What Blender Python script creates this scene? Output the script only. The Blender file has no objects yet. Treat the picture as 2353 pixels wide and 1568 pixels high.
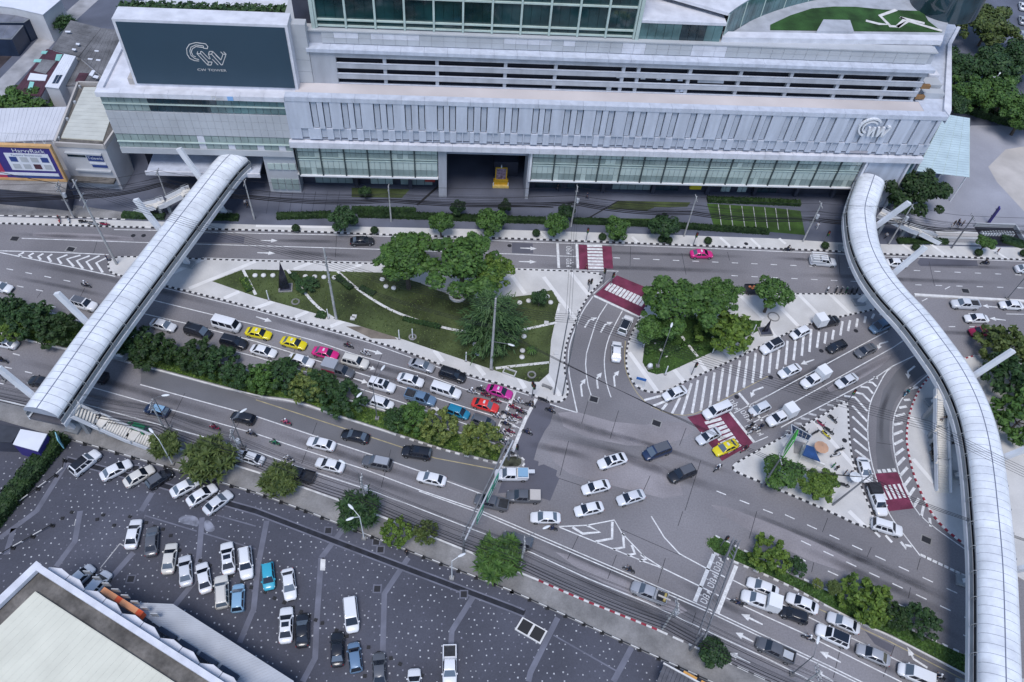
import bpy, bmesh, math, random
from mathutils import Vector, Matrix
R_ = random.Random(7)
rad = math.radians
SC = bpy.context.scene
COL = SC.collection

# ------------------------------------------------------------------ camera
# plan of the place was surveyed from the photograph: pixel (u,v) on a 2353x1568 grid -> point on a level z
PPX, PPY, FOC, CAMH = 1176.5, 784.0, 1790.0, 106.0
_dn = Vector((1035.0 - PPX, 2205.0 - PPY, FOC)).normalized()
_fy = (Vector((0, 0, 1)) - _dn * _dn.z).normalized()
_up = -_dn
_rx = _fy.cross(_up)
RM = Matrix((_rx, _fy, _up))


def G(u, v, z=0.0):
    r = RM @ Vector((u - PPX, v - PPY, FOC))
    k = (z - CAMH) / r.z
    return Vector((r.x * k, r.y * k, z))


cam_d = bpy.data.cameras.new("camera")
cam = bpy.data.objects.new("camera", cam_d)
COL.objects.link(cam)
cx, cy, cz = RM @ Vector((1, 0, 0)), -(RM @ Vector((0, 1, 0))), -(RM @ Vector((0, 0, 1)))
cam.matrix_world = Matrix(((cx.x, cy.x, cz.x, 0), (cx.y, cy.y, cz.y, 0), (cx.z, cy.z, cz.z, CAMH), (0, 0, 0, 1)))
cam_d.sensor_width = 36.0
cam_d.lens = 36.0 * FOC / 2353.0
cam_d.clip_end = 6000
cam_d.clip_start = 1.0
SC.camera = cam

# ------------------------------------------------------------------ light
SUN_EL, SUN_AZ = rad(67), rad(186)     # azimuth clockwise from +Y
W = bpy.data.worlds.new("World")
SC.world = W
W.use_nodes = True
nt = W.node_tree
bg = nt.nodes["Background"]
sky = nt.nodes.new("ShaderNodeTexSky")
sky.sky_type = 'NISHITA'
sky.sun_disc = False
sky.sun_elevation = SUN_EL
sky.sun_rotation = SUN_AZ
sky.air_density = 1.0
sky.dust_density = 0.6
sky.ozone_density = 2.0
nt.links.new(sky.outputs[0], bg.inputs[0])
bg.inputs[1].default_value = 0.105
sd = bpy.data.lights.new("sun", 'SUN')
sd.energy = 1.5
sd.angle = rad(24)
sd.color = (1.0, 0.96, 0.93)
sun = bpy.data.objects.new("sun", sd)
COL.objects.link(sun)
sv = Vector((math.sin(SUN_AZ) * math.cos(SUN_EL), math.cos(SUN_AZ) * math.cos(SUN_EL), math.sin(SUN_EL)))
sun.rotation_euler = (-sv).to_track_quat('-Z', 'Y').to_euler()
VS = SC.view_settings
VS.view_transform = 'Standard'
VS.look = 'None'
VS.exposure = 0.75
VS.gamma = 1.0
VS.use_curve_mapping = False
SC.render.engine = 'CYCLES'
SC.cycles.max_bounces = 5
SC.cycles.diffuse_bounces = 2
SC.cycles.glossy_bounces = 2
SC.cycles.transmission_bounces = 3
SC.cycles.transparent_max_bounces = 6

# ------------------------------------------------------------------ helpers
def T(cr, *a):
    """points read on a 4x4 survey sheet: 'cr' = column,row; pairs of sheet coordinates"""
    c, r = int(cr[0]), int(cr[1])
    return [(588.25 * c + a[i] * .25, 391.8 * r + a[i + 1] * .25) for i in range(0, len(a), 2)]


def g1(cr, x, y, z=0.0):
    (u, v), = T(cr, x, y)
    return G(u, v, z)


def GP(pts, z=0.0):
    return [G(u, v, z) for u, v in pts]


MATS = {}


def mat(name, col, rough=.7, var=.12, scale=.6, metal=0., spec=.4, fine=0., fscale=8., bump=0., coat=0., emit=0., tint=None, alpha=1., stretch=None):
    if name in MATS:
        return MATS[name]
    m = bpy.data.materials.new(name)
    MATS[name] = m
    m.use_nodes = True
    n, l = m.node_tree.nodes, m.node_tree.links
    b = n["Principled BSDF"]
    b.inputs["Roughness"].default_value = rough
    b.inputs["Metallic"].default_value = metal
    b.inputs["Specular IOR Level"].default_value = spec
    if coat:
        b.inputs["Coat Weight"].default_value = coat
        b.inputs["Coat Roughness"].default_value = .08
    c = tuple(col) + (1,)
    if var or fine:
        g = n.new("ShaderNodeNewGeometry")
        nz = n.new("ShaderNodeTexNoise")
        nz.inputs["Scale"].default_value = scale
        nz.inputs["Detail"].default_value = 4
        if stretch:
            vm = n.new("ShaderNodeVectorMath")
            vm.operation = 'MULTIPLY'
            vm.inputs[1].default_value = stretch
            l.new(g.outputs["Position"], vm.inputs[0])
            l.new(vm.outputs[0], nz.inputs["Vector"])
        else:
            l.new(g.outputs["Position"], nz.inputs["Vector"])
        r = n.new("ShaderNodeValToRGB")
        t = tint or tuple(x * (1 - var * 1.6) for x in col)
        r.color_ramp.elements[0].position = .3
        r.color_ramp.elements[1].position = .7
        r.color_ramp.elements[0].color = tuple(t) + (1,)
        r.color_ramp.elements[1].color = tuple(min(1, x * (1 + var)) for x in col) + (1,)
        l.new(nz.outputs[0], r.inputs[0])
        out = r.outputs[0]
        if fine:
            n2 = n.new("ShaderNodeTexNoise")
            n2.inputs["Scale"].default_value = fscale
            n2.inputs["Detail"].default_value = 5
            n2.inputs["Roughness"].default_value = .7
            l.new(g.outputs["Position"], n2.inputs["Vector"])
            mp = n.new("ShaderNodeMapRange")
            mp.inputs[1].default_value = .25
            mp.inputs[2].default_value = .75
            mp.inputs[3].default_value = 1 - fine
            mp.inputs[4].default_value = 1 + fine
            l.new(n2.outputs[0], mp.inputs[0])
            mx = n.new("ShaderNodeMix")
            mx.data_type = 'RGBA'
            mx.blend_type = 'MULTIPLY'
            mx.inputs[0].default_value = 1
            l.new(out, mx.inputs[6])
            l.new(mp.outputs[0], mx.inputs[7])
            out = mx.outputs[2]
            if bump:
                bp = n.new("ShaderNodeBump")
                bp.inputs["Strength"].default_value = bump
                bp.inputs["Distance"].default_value = .02
                l.new(n2.outputs[0], bp.inputs["Height"])
                l.new(bp.outputs[0], b.inputs["Normal"])
        l.new(out, b.inputs["Base Color"])
    else:
        b.inputs["Base Color"].default_value = c
    if emit:
        b.inputs["Emission Color"].default_value = c
        b.inputs["Emission Strength"].default_value = emit
    if alpha < 1:
        b.inputs["Alpha"].default_value = alpha
    return m


class MB:
    """collects shapes into one mesh"""

    def __init__(s):
        s.v, s.f, s.m = [], [], []
        s.mi = 0

    def add(s, vs, fs, mi=None):
        o = len(s.v)
        s.v += [tuple(x) for x in vs]
        s.f += [tuple(i + o for i in f) for f in fs]
        s.m += [s.mi if mi is None else mi] * len(fs)
        return s

    def box(s, x0, x1, y0, y1, z0, z1, mi=None):
        return s.add([(x0, y0, z0), (x1, y0, z0), (x1, y1, z0), (x0, y1, z0), (x0, y0, z1), (x1, y0, z1), (x1, y1, z1), (x0, y1, z1)],
                     [(3, 2, 1, 0), (4, 5, 6, 7), (0, 1, 5, 4), (1, 2, 6, 5), (2, 3, 7, 6), (3, 0, 4, 7)], mi)

    def prism(s, poly, z0, z1, mi=None, bottom=False):
        n = len(poly)
        a = sum(poly[i][0] * poly[(i + 1) % n][1] - poly[(i + 1) % n][0] * poly[i][1] for i in range(n))
        if a < 0:
            poly = poly[::-1]
        vs = [(p[0], p[1], z0) for p in poly] + [(p[0], p[1], z1) for p in poly]
        fs = [tuple(range(n, 2 * n))] + [(i, (i + 1) % n, n + (i + 1) % n, n + i) for i in range(n)]
        if bottom:
            fs.append(tuple(range(n - 1, -1, -1)))
        return s.add(vs, fs, mi)

    def sheet(s, poly, z, mi=None):
        n = len(poly)
        a = sum(poly[i][0] * poly[(i + 1) % n][1] - poly[(i + 1) % n][0] * poly[i][1] for i in range(n))
        if a < 0:
            poly = poly[::-1]
        return s.add([(p[0], p[1], z) for p in poly], [tuple(range(n))], mi)

    def strip(s, pts, w, z, mi=None):
        """flat ribbon along a path on the ground"""
        pts = [Vector((p[0], p[1])) for p in pts]
        L, Rr = [], []
        for i, p in enumerate(pts):
            d = (pts[min(i + 1, len(pts) - 1)] - pts[max(i - 1, 0)]).normalized()
            nn = Vector((-d.y, d.x)) * w / 2
            L.append(p + nn)
            Rr.append(p - nn)
        vs = [(p.x, p.y, z) for p in L] + [(p.x, p.y, z) for p in Rr]
        n = len(pts)
        return s.add(vs, [(n + i, n + i + 1, i + 1, i) for i in range(n - 1)], mi)

    def tube(s, p0, p1, r0, r1=None, n=8, mi=None, cap=True):
        p0, p1 = Vector(p0), Vector(p1)
        r1 = r0 if r1 is None else r1
        d = (p1 - p0).normalized()
        a = d.orthogonal().normalized()
        b = d.cross(a)
        vs = []
        for p, r in ((p0, r0), (p1, r1)):
            for k in range(n):
                t = 2 * math.pi * k / n
                vs.append(p + (a * math.cos(t) + b * math.sin(t)) * r)
        fs = [(k, (k + 1) % n, n + (k + 1) % n, n + k) for k in range(n)]
        if cap:
            fs += [tuple(range(n - 1, -1, -1)), tuple(range(n, 2 * n))]
        return s.add(vs, fs, mi)

    def path(s, pts, r, n=5, mi=None):
        for a, b in zip(pts, pts[1:]):
            s.tube(a, b, r, r, n, mi, cap=False)
        return s

    def bar(s, p0, p1, w, h, up=(0, 0, 1), mi=None):
        """rectangular beam between two points"""
        p0, p1 = Vector(p0), Vector(p1)
        d = (p1 - p0).normalized()
        a = d.cross(Vector(up))
        if a.length < 1e-4:
            a = Vector((1, 0, 0))
        a.normalize()
        b = a.cross(d)
        vs = [p + a * sx * w / 2 + b * sy * h / 2 for p in (p0, p1) for sx, sy in ((-1, -1), (1, -1), (1, 1), (-1, 1))]
        return s.add(vs, [(0, 1, 2, 3), (7, 6, 5, 4), (0, 4, 5, 1), (1, 5, 6, 2), (2, 6, 7, 3), (3, 7, 4, 0)], mi)

    def ball(s, c, rx, ry=None, rz=None, n=10, m=6, mi=None):
        ry = rx if ry is None else ry
        rz = rx if rz is None else rz
        vs = [(c[0], c[1], c[2] + rz)]
        for i in range(1, m):
            t = math.pi * i / m
            for k in range(n):
                p = 2 * math.pi * k / n
                vs.append((c[0] + rx * math.sin(t) * math.cos(p), c[1] + ry * math.sin(t) * math.sin(p), c[2] + rz * math.cos(t)))
        vs.append((c[0], c[1], c[2] - rz))
        fs = [(0, 1 + k, 1 + (k + 1) % n) for k in range(n)]
        for i in range(m - 2):
            o = 1 + i * n
            fs += [(o + k, o + n + k, o + n + (k + 1) % n, o + (k + 1) % n) for k in range(n)]
        o = 1 + (m - 2) * n
        fs += [(o + k, len(vs) - 1, o + (k + 1) % n) for k in range(n)]
        return s.add(vs, fs, mi)

    def mesh(s, name, mats, smooth=False):
        me = bpy.data.meshes.new(name)
        me.from_pydata(s.v, [], s.f)
        for m in (mats if isinstance(mats, (list, tuple)) else [mats]):
            me.materials.append(m)
        if me.materials and len(me.materials) > 1:
            me.polygons.foreach_set("material_index", s.m)
        if smooth:
            me.polygons.foreach_set("use_smooth", [True] * len(me.polygons))
            if smooth != 'all':
                me.set_sharp_from_angle(angle=rad(smooth if smooth is not True else 40))
        me.update()
        return me

    def build(s, name, mats, parent=None, smooth=False, **k):
        return link(name, s.mesh(name, mats, smooth), parent, **k)


def tag(o, label=None, cat=None, group=None, kind=None):
    if label:
        o["label"] = label
    if cat:
        o["category"] = cat
    if group:
        o["group"] = group
    if kind:
        o["kind"] = kind
    return o


def link(name, me, parent=None, loc=None, rz=None, label=None, cat=None, group=None, kind=None):
    o = bpy.data.objects.new(name, me)
    COL.objects.link(o)
    if parent is not None:
        o.parent = parent
    if loc is not None:
        o.location = loc
    if rz is not None:
        o.rotation_euler = (0, 0, rz)
    return tag(o, label, cat, group, kind)


def empty(name, loc=(0, 0, 0), rz=0., label=None, cat=None, group=None):
    o = link(name, None, None, loc, rz, label, cat, group)
    o.empty_display_size = .5
    return o


def copy_tree(o, parent=None, top=True):
    c = o.copy()
    COL.objects.link(c)
    if not top:
        c.parent = parent
        c.matrix_parent_inverse = o.matrix_parent_inverse
    for ch in list(o.children):
        copy_tree(ch, c, False)
    return c


def setmat(o, i, m):
    o.material_slots[i].link = 'OBJECT'
    o.material_slots[i].material = m


_txt = {}


def text_faces(s, size=1.0):
    """lettering as flat faces, centred, in the xy plane"""
    if s not in _txt:
        cu = bpy.data.curves.new("txt", 'FONT')
        cu.body = s
        cu.align_x, cu.align_y = 'CENTER', 'CENTER'
        cu.resolution_u = 2
        ob = bpy.data.objects.new("txt", cu)
        COL.objects.link(ob)
        dg = bpy.context.evaluated_depsgraph_get()
        me = bpy.data.meshes.new_from_object(ob.evaluated_get(dg))
        vs = [tuple(v.co) for v in me.vertices]
        fs = [tuple(p.vertices) for p in me.polygons]
        bpy.data.objects.remove(ob)
        bpy.data.curves.remove(cu)
        bpy.data.meshes.remove(me)
        _txt[s] = (vs, fs)
    vs, fs = _txt[s]
    return [Vector(v) * size for v in vs], fs


def put_text(mb, s, size, org, ex, ey, mi=None, sx=1.0):
    """write s with its baseline along ex and height along ey"""
    vs, fs = text_faces(s, size)
    org, ex, ey = Vector(org), Vector(ex), Vector(ey)
    mb.add([org + ex * v.x * sx + ey * v.y for v in vs], fs, mi)


def resample(pts, step, closed=False):
    P = [Vector((p[0], p[1], p[2] if len(p) > 2 else 0)) for p in pts]
    if closed:
        P.append(P[0].copy())
    L = [0]
    for a, b in zip(P, P[1:]):
        L.append(L[-1] + (b - a).length)
    n = max(1, round(L[-1] / step))
    out, j = [], 0
    for i in range(n + 1):
        s = L[-1] * i / n
        while j < len(L) - 2 and L[j + 1] < s:
            j += 1
        k = (s - L[j]) / max(1e-9, L[j + 1] - L[j])
        out.append(P[j].lerp(P[j + 1], k))
    return out


def smooth_path(pts, it=2, closed=False):
    P = [Vector((p[0], p[1], p[2] if len(p) > 2 else 0)) for p in pts]
    for _ in range(it):
        Q = []
        n = len(P)
        rng = range(n) if closed else range(n - 1)
        if not closed:
            Q.append(P[0])
        for i in rng:
            a, b = P[i], P[(i + 1) % n]
            Q += [a.lerp(b, .25), a.lerp(b, .75)]
        if not closed:
            Q.append(P[-1])
        P = Q
    return P
# ================================================================== ground, roads, pavements
M_asph = mat("asphalt", (.205, .197, .210), .85, .20, .045, fine=.22, fscale=4.)
M_asph2 = mat("asphalt_dark", (.105, .105, .130), .85, .14, .12, fine=.14, fscale=6.)
M_asph3 = mat("asphalt_grey", (.140, .140, .152), .85, .14, .1, fine=.14, fscale=6.)
M_paint = mat("road_paint", (.68, .68, .68), .6, .16, 1.5, fine=.18, fscale=6.)
M_paintw = mat("worn_paint", (.42, .42, .43), .7, .25, 1.2, fine=.3, fscale=5.)
M_yel = mat("yellow_line", (.40, .34, .20), .7, .2, 1.)
M_purp = mat("crossing_red", (.165, .030, .066), .75, .25, .5, fine=.2, fscale=5.)
M_conc = mat("pavement_concrete", (.55, .54, .53), .8, .08, .25, fine=.08, fscale=5.)
M_band = mat("pavement_band", (.70, .69, .68), .8, .06, .4)
M_conc2 = mat("old_concrete", (.24, .235, .235), .85, .22, .3, fine=.2, fscale=4.)
M_plaza = mat("plaza_paver", (.115, .125, .165), .7, .18, .12, fine=.12, fscale=6.)
M_fore = mat("forecourt", (.31, .315, .36), .75, .16, .06, fine=.08, fscale=4.)
M_cream = mat("cream_paving", (.47, .44, .42), .8, .1, .2, fine=.08)
M_lot = mat("lot_paver", (.072, .075, .098), .8, .22, .08, fine=.2, fscale=5.)
M_lotband = mat("lot_band", (.145, .15, .19), .8, .15, .4, fine=.1)
M_grass = mat("lawn", (.062, .084, .030), .95, .42, .16, fine=.35, fscale=5., bump=.6)
M_grass2 = mat("bright_lawn", (.040, .082, .016), .95, .3, .3, fine=.35, fscale=5., bump=.6)
M_dirt = mat("dirt", (.20, .17, .14), .9, .25, .4, fine=.2)
M_kw = mat("kerb_white", (.66, .65, .64), .7, .12, 1.)
M_kb = mat("kerb_black", (.035, .035, .042), .7, .2, 1.)
M_kr = mat("kerb_red", (.30, .03, .05), .7, .2, 1.)
M_dark = mat("dark_iron", (.02, .02, .025), .6, .1, 2.)
M_white = mat("white_metal", (.72, .73, .75), .4, .05, .5)

ground = MB().sheet([(-1500, -1500), (1500, -1500), (1500, 1500), (-1500, 1500)], -.06).build("ground", mat("ground_earth", (.17, .165, .16), .9, .25, .05, fine=.2), kind='structure')

NK = [(-300, 506), (0, 514), (258, 522), (340, 524), (588, 530), (763, 535), (863, 540), (1176, 549), (1406, 558), (1566, 564), (1764, 572), (1945, 579), (2037, 585), (2353, 598), (2800, 612)]
SK = [(-300, 832), (0, 919), (175, 966), (587, 1082), (860, 1180), (1226, 1330), (1509, 1448), (1765, 1566), (2100, 1720), (2500, 1905)]
road = MB().sheet(GP(NK) + GP(SK[::-1]), 0).build("road", M_asph, kind='structure')


def slab(name, pts, m, z=.15, z0=-.05, smooth=0, **k):
    P = GP(pts)
    if smooth:
        P = smooth_path(P, smooth, True)
    return MB().prism([(p[0], p[1]) for p in P], z0, z).build(name, m, kind='structure', **k)


PARK = [(262, 593), (297, 591), (470, 597), (588, 601), (863, 607), (1176, 620), (1376, 627), (1386, 644), (1366, 663), (1339, 699), (1321, 742), (1306, 777), (1298, 804), (1296, 849), (1303, 884), (1306, 904), (1296, 921), (1281, 926), (1246, 919), (1216, 904), (1176, 891), (1063, 859), (913, 801), (850, 784), (588, 709), (357, 652), (262, 632), (251, 622), (248, 606)]
RISL = [(1496, 686), (1512, 668), (1560, 672), (1700, 675), (1827, 677), (1987, 677), (2060, 688), (2066, 699), (2022, 709), (1925, 730), (1852, 747), (1797, 772), (1764, 789), (1671, 834), (1566, 881), (1536, 899), (1501, 904), (1471, 896), (1454, 881), (1439, 851), (1439, 809), (1446, 780), (1470, 730)]
TISL = [(1684, 1071), (1700, 1060), (1764, 1024), (1847, 979), (1900, 950), (1940, 923), (1947, 926), (1950, 1004), (1957, 1054), (1962, 1076), (1975, 1110), (1990, 1150), (2003, 1180), (2008, 1206), (1982, 1213), (1910, 1178), (1765, 1116), (1692, 1086), (1683, 1079)]
SEP = [(2800, 800), (2353, 813), (2290, 812), (2240, 818), (2180, 836), (2142, 859), (2112, 894), (2090, 944), (2082, 996), (2084, 1029), (2097, 1089), (2120, 1144), (2137, 1177), (2165, 1212), (2215, 1252), (2240, 1268), (2353, 1335), (2800, 1520)]
MEDL = [(-300, 600), (0, 686), (180, 738), (270, 765), (400, 803), (588, 858), (745, 902), (836, 931), (898, 949), (1050, 993), (1138, 1021), (1150, 1040), (1143, 1066), (1020, 1036), (900, 997), (775, 957), (683, 924), (588, 912), (297, 834), (247, 822), (85, 790), (0, 765), (-300, 690)]
MEDT = [(1158, 1050), (1185, 1046), (1204, 1056), (1206, 1068), (1196, 1078), (1155, 1078), (1146, 1068)]
MEDR = [(1621, 1250), (1624, 1238), (1643, 1232), (1700, 1262), (1760, 1290), (1827, 1325), (1862, 1340), (1940, 1375), (2140, 1470), (2235, 1512), (2500, 1636), (2500, 1700), (2235, 1560), (2047, 1463), (1975, 1433), (1892, 1390), (1828, 1355), (1764, 1325), (1640, 1272)]
park = slab("park_pavement", PARK, M_conc)
risl = slab("corner_pavement", RISL, M_conc)
tisl = slab("triangle_pavement", TISL, M_conc)
sep = slab("plaza_pavement", SEP, M_conc)
medl = slab("median", MEDL, M_conc2, .16)
medt = slab("median_tip", MEDT, M_conc2, .16)
medr = slab("median_east", MEDR, M_conc2, .16)
# north side: footway strip, mall plaza, forecourt
NW = [(-300, 492), (0, 500), (280, 508), (588, 518), (900, 524), (1176, 530), (1500, 540), (1765, 549), (1945, 560), (2040, 563), (2353, 571), (2800, 584)]
nwalk = slab("north_footway", NK + NW[::-1], M_conc)
plaza = slab("mall_plaza", NW + [(2800, 300), (2353, 60), (2353, -300), (-300, -300)], M_plaza)
fore = MB().sheet(GP([(2075, 548), (2045, 480), (2150, 420), (2230, 290), (2300, 290), (2353, 300), (2800, 330), (2800, 580), (2353, 568)]), .156).build("forecourt", M_fore, kind='structure')
MB().sheet(GP([(2353, 338), (2310, 345), (2270, 385), (2290, 420), (2353, 488), (2700, 560), (2700, 330)]), .161).build("forecourt_ramp", M_cream, fore)
leftc = MB().sheet(GP([(-300, 445), (0, 455), (150, 470), (290, 490), (288, 506), (0, 499), (-300, 491)]), .156).build("shop_forecourt", M_conc2, kind='structure')
# south side: footway, car park
LB = [(-300, 880), (160, 1013), (588, 1136), (703, 1178), (1176, 1362), (1501, 1510), (1700, 1601), (2100, 1790)]
swalk = slab("south_footway", SK[:9] + LB[::-1], M_conc2)
lot = slab("car_park", LB + [(2100, 2300), (-600, 2300), (-600, 900)], M_lot, .12)
Z_PAV = .154


def bands(owner, paths, w, z=Z_PAV, m=M_band, name="paving_band"):
    for p in paths:
        MB().strip(GP(p), w, z).build(name, m, owner)


bands(park, [T('11', 350, 915, 520, 850), T('11', 800, 935, 970, 870), T('11', -20, 1275, 170, 1210), T('11', 360, 1355, 480, 1300), T('11', 685, 1440, 810, 1390),
             T('21', 290, 985, 600, 1395), T('21', 540, 945, 700, 1145), T('21', 0, 975, 120, 1140), T('01', 1470, 1005, 1880, 815), T('01', 1740, 1090, 2353, 840), T('01', 2060, 1180, 2200, 1120), T('22', 325, 320, 440, 510), T('22', 60, 345, 120, 440), T('12', 1640, 90, 1720, 195), T('12', 2020, 220, 2100, 320)], .75)
bands(risl, [T('31', 280, 1145, 475, 1345), T('31', 570, 1145, 760, 1330), T('31', 120, 1275, 275, 1435), T('31', -20, 1420, 70, 1540), T('22', 1075, 110, 1335, 470), T('22', 1480, 260, 1575, 375), T('22', 1700, 165, 1790, 285), T('22', 1905, 45, 2005, 165), T('21', 2105, 1165, 2310, 1365), T('21', 1640, 1280, 1720, 1390)], .75)
bands(tisl, [T('32', 420, 740, 800, 1170), T('32', 100, 1060, 240, 1200), T('33', 740, 0, 890, 145)], .7)
bands(sep, [T('32', 1310, 700, 1520, 930), T('32', 1330, 1090, 1520, 1310)], .7)
bands(nwalk, [T('21', 250, 570, 320, 625), T('21', 1100, 615, 1160, 670), T('21', 1910, 620, 2000, 700), T('21', 2190, 630, 2280, 710), T('31', 100, 630, 160, 680), T('31', 1230, 685, 1320, 745), T('31', 1490, 680, 1620, 775), T('31', 2060, 730, 2190, 815), T('11', 0, 515, 720, 527)], .6)

# ---- kerbs: painted stones, each a piece
_kunit = {}


def kerb(owner, pts, cols, step=.55, h=.2, w=.28, closed=False, sm=1, zb=0.):
    P = GP(pts)
    if sm:
        P = smooth_path(P, sm, closed)
    P = resample(P, step, closed)
    camp = Vector((0, 0, CAMH))
    items = []
    for i, (a, b) in enumerate(zip(P, P[1:])):
        c = cols[i % len(cols)]
        if c is None:
            continue
        mid = (a + b) / 2
        items.append(((mid - camp).length, mid, b - a, c))
    items.sort(key=lambda x: x[0])
    for d, mid, e, c in items[:300]:
        if c not in _kunit:
            _kunit[c] = MB().box(-.5, .5, -.5, .5, 0, 1).mesh("kerb_stone", {'w': M_kw, 'b': M_kb, 'r': M_kr}[c])
        o = link("kerb_stone", _kunit[c], owner, (mid.x, mid.y, zb), math.atan2(e.y, e.x))
        o.scale = (e.length * 1.0, w, h + R_.uniform(-.006, .006))
    rest = items[300:]
    if rest:
        mb = MB()
        for d, mid, e, c in rest:
            dd = e.normalized()
            n = Vector((-dd.y, dd.x, 0)) * w / 2
            q = dd * e.length / 2
            vs = [mid - q - n, mid + q - n, mid + q + n, mid - q + n]
            mb.prism([(v.x, v.y) for v in vs], zb, zb + h, {'w': 0, 'b': 1, 'r': 2}[c])
        mb.build("kerb_run", [M_kw, M_kb, M_kr], owner, kind='stuff')


kerb(park, PARK, 'wb', closed=True)
kerb(risl, RISL, 'wb', closed=True)
kerb(tisl, TISL, 'wb', closed=True)
kerb(sep, SEP[3:16], 'wr')
kerb(nwalk, NK[:4], 'wb')
kerb(nwalk, NK[3:14], 'wb', .62)
kerb(medl, [(-60, 748), (85, 790), (247, 822), (297, 834), (588, 912), (683, 924), (775, 957), (900, 997)], 'w', 1.1, w=.22)
kerb(medl, [(900, 997), (1020, 1036), (1143, 1066)], ['w', None], .75)
kerb(medl, [(0, 686), (180, 738), (588, 858), (898, 949), (1050, 993), (1138, 1021)], 'w', 1.2, w=.2)
kerb(medt, MEDT, ['w', None], .6, closed=True)
kerb(medr, MEDR[:15][::-1][:0] + [(1640, 1272), (1764, 1325), (1828, 1355), (1892, 1390)], ['w', None], .75)
kerb(medr, [(1892, 1390), (1975, 1433), (2047, 1463), (2235, 1560), (2400, 1645)], 'w', 1.2, w=.2)
kerb(medr, [(1643, 1232), (1700, 1262), (1760, 1290), (1862, 1340), (2140, 1470), (2400, 1590)], ['w', None], .75)
kerb(swalk, [(1226, 1330), (1330, 1376), (1430, 1416), (1509, 1448)], 'wr', .75)
kerb(swalk, [(1509, 1448), (1640, 1508), (1765, 1566), (1900, 1628)], ['w', 'w', None], .75)
kerb(swalk, [(0, 919), (175, 966), (587, 1082), (860, 1180), (1226, 1330)], ['w'], 1.6, .16)
kerb(leftc, [(0, 497), (150, 500), (288, 506)], ['w', 'b'], .8, .17)

# ---- patches, stains and a painted bridge shadow on the roadway
def patch(pts, m, z=.004, name="asphalt_or_shade_patch", owner=road):
    MB().sheet(GP(pts), z).build(name, m, owner)


patch(T('22', 225, 545, 400, 590, 350, 760, 300, 830, 240, 950, 200, 1095, 245, 1110, 240, 1150, 290, 1135, 415, 1190, 405, 1240, 435, 1265, 350, 1470, 250, 1440, 100, 1390, -130, 1400, -60, 1200, 130, 1190, 60, 1040, 20, 1000), M_asph2)
patch(T('12', -1050, 170, 0, 530, 350, 575, 760, 705, 1250, 860, 2220, 1150, 2140, 1400, 1530, 1195, 740, 930, 0, 685, -1060, 390), M_asph3)
patch(T('01', 1750, 590, 1980, 580, 2250, 610, 2240, 670, 1740, 660), M_asph2)
patch(T('31', 1400, 805, 1920, 830, 1930, 880, 1400, 880, 1370, 850), M_asph2)
patch(T('21', 0, 665, 190, 672, 195, 765, 0, 760), M_asph2)
patch(T('32', 1370, 110, 1530, 250, 1400, 330, 1260, 440, 1170, 560, 1120, 700, 1115, 900, 1140, 1060, 1180, 1190, 1010, 1200, 990, 1000, 1000, 700, 1060, 450, 1180, 280), M_asph3)
patch(T('33', 890, 1100, 1160, 1240, 1130, 1300, 980, 1220), M_asph2)
patch(T('12', -1400, 30, -1120, 110, -1170, 180, -1450, 100), M_asph2)  # left footbridge's cast shadow, painted in as a dark sheet


def streak_mat():
    m = bpy.data.materials.new("oil_stain")
    m.use_nodes = True
    n, l = m.node_tree.nodes, m.node_tree.links
    b = n["Principled BSDF"]
    b.inputs["Base Color"].default_value = (.045, .045, .055, 1)
    b.inputs["Roughness"].default_value = .7
    uv = n.new("ShaderNodeUVMap")
    sp = n.new("ShaderNodeSeparateXYZ")
    l.new(uv.outputs[0], sp.inputs[0])

    def bell(o):
        a = n.new("ShaderNodeMath"); a.operation = 'SUBTRACT'; a.inputs[1].default_value = .5
        l.new(o, a.inputs[0])
        p = n.new("ShaderNodeMath"); p.operation = 'ABSOLUTE'
        l.new(a.outputs[0], p.inputs[0])
        r = n.new("ShaderNodeMapRange"); r.interpolation_type = 'SMOOTHSTEP'
        r.inputs[1].default_value = .5; r.inputs[2].default_value = .08
        r.inputs[3].default_value = 0; r.inputs[4].default_value = 1
        l.new(p.outputs[0], r.inputs[0])
        return r.outputs[0]
    bx, by = bell(sp.outputs[0]), bell(sp.outputs[1])
    mu = n.new("ShaderNodeMath"); mu.operation = 'MULTIPLY'
    l.new(bx, mu.inputs[0]); l.new(by, mu.inputs[1])
    g = n.new("ShaderNodeNewGeometry")
    nz = n.new("ShaderNodeTexNoise"); nz.inputs["Scale"].default_value = .35; nz.inputs["Detail"].default_value = 3
    l.new(g.outputs["Position"], nz.inputs["Vector"])
    m2 = n.new("ShaderNodeMath"); m2.operation = 'MULTIPLY'
    l.new(mu.outputs[0], m2.inputs[0]); l.new(nz.outputs[0], m2.inputs[1])
    m3 = n.new("ShaderNodeMath"); m3.operation = 'MULTIPLY'; m3.inputs[1].default_value = .65
    l.new(m2.outputs[0], m3.inputs[0])
    l.new(m3.outputs[0], b.inputs["Alpha"])
    return m


M_oil = streak_mat()


def streak(pts, w=1.6, z=.006):
    P = resample(smooth_path(GP(pts), 1), 4.)
    mb = MB().strip(P, w, z)
    me = mb.mesh("oil_stain", M_oil)
    uvl = me.uv_layers.new(name="UVMap")
    n = len(P)
    for li, lp in enumerate(me.loops):
        vi = lp.vertex_index
        uvl.data[li].uv = ((vi % n) / (n - 1), 0 if vi < n else 1)
    link("oil_stain", me, road)


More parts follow.
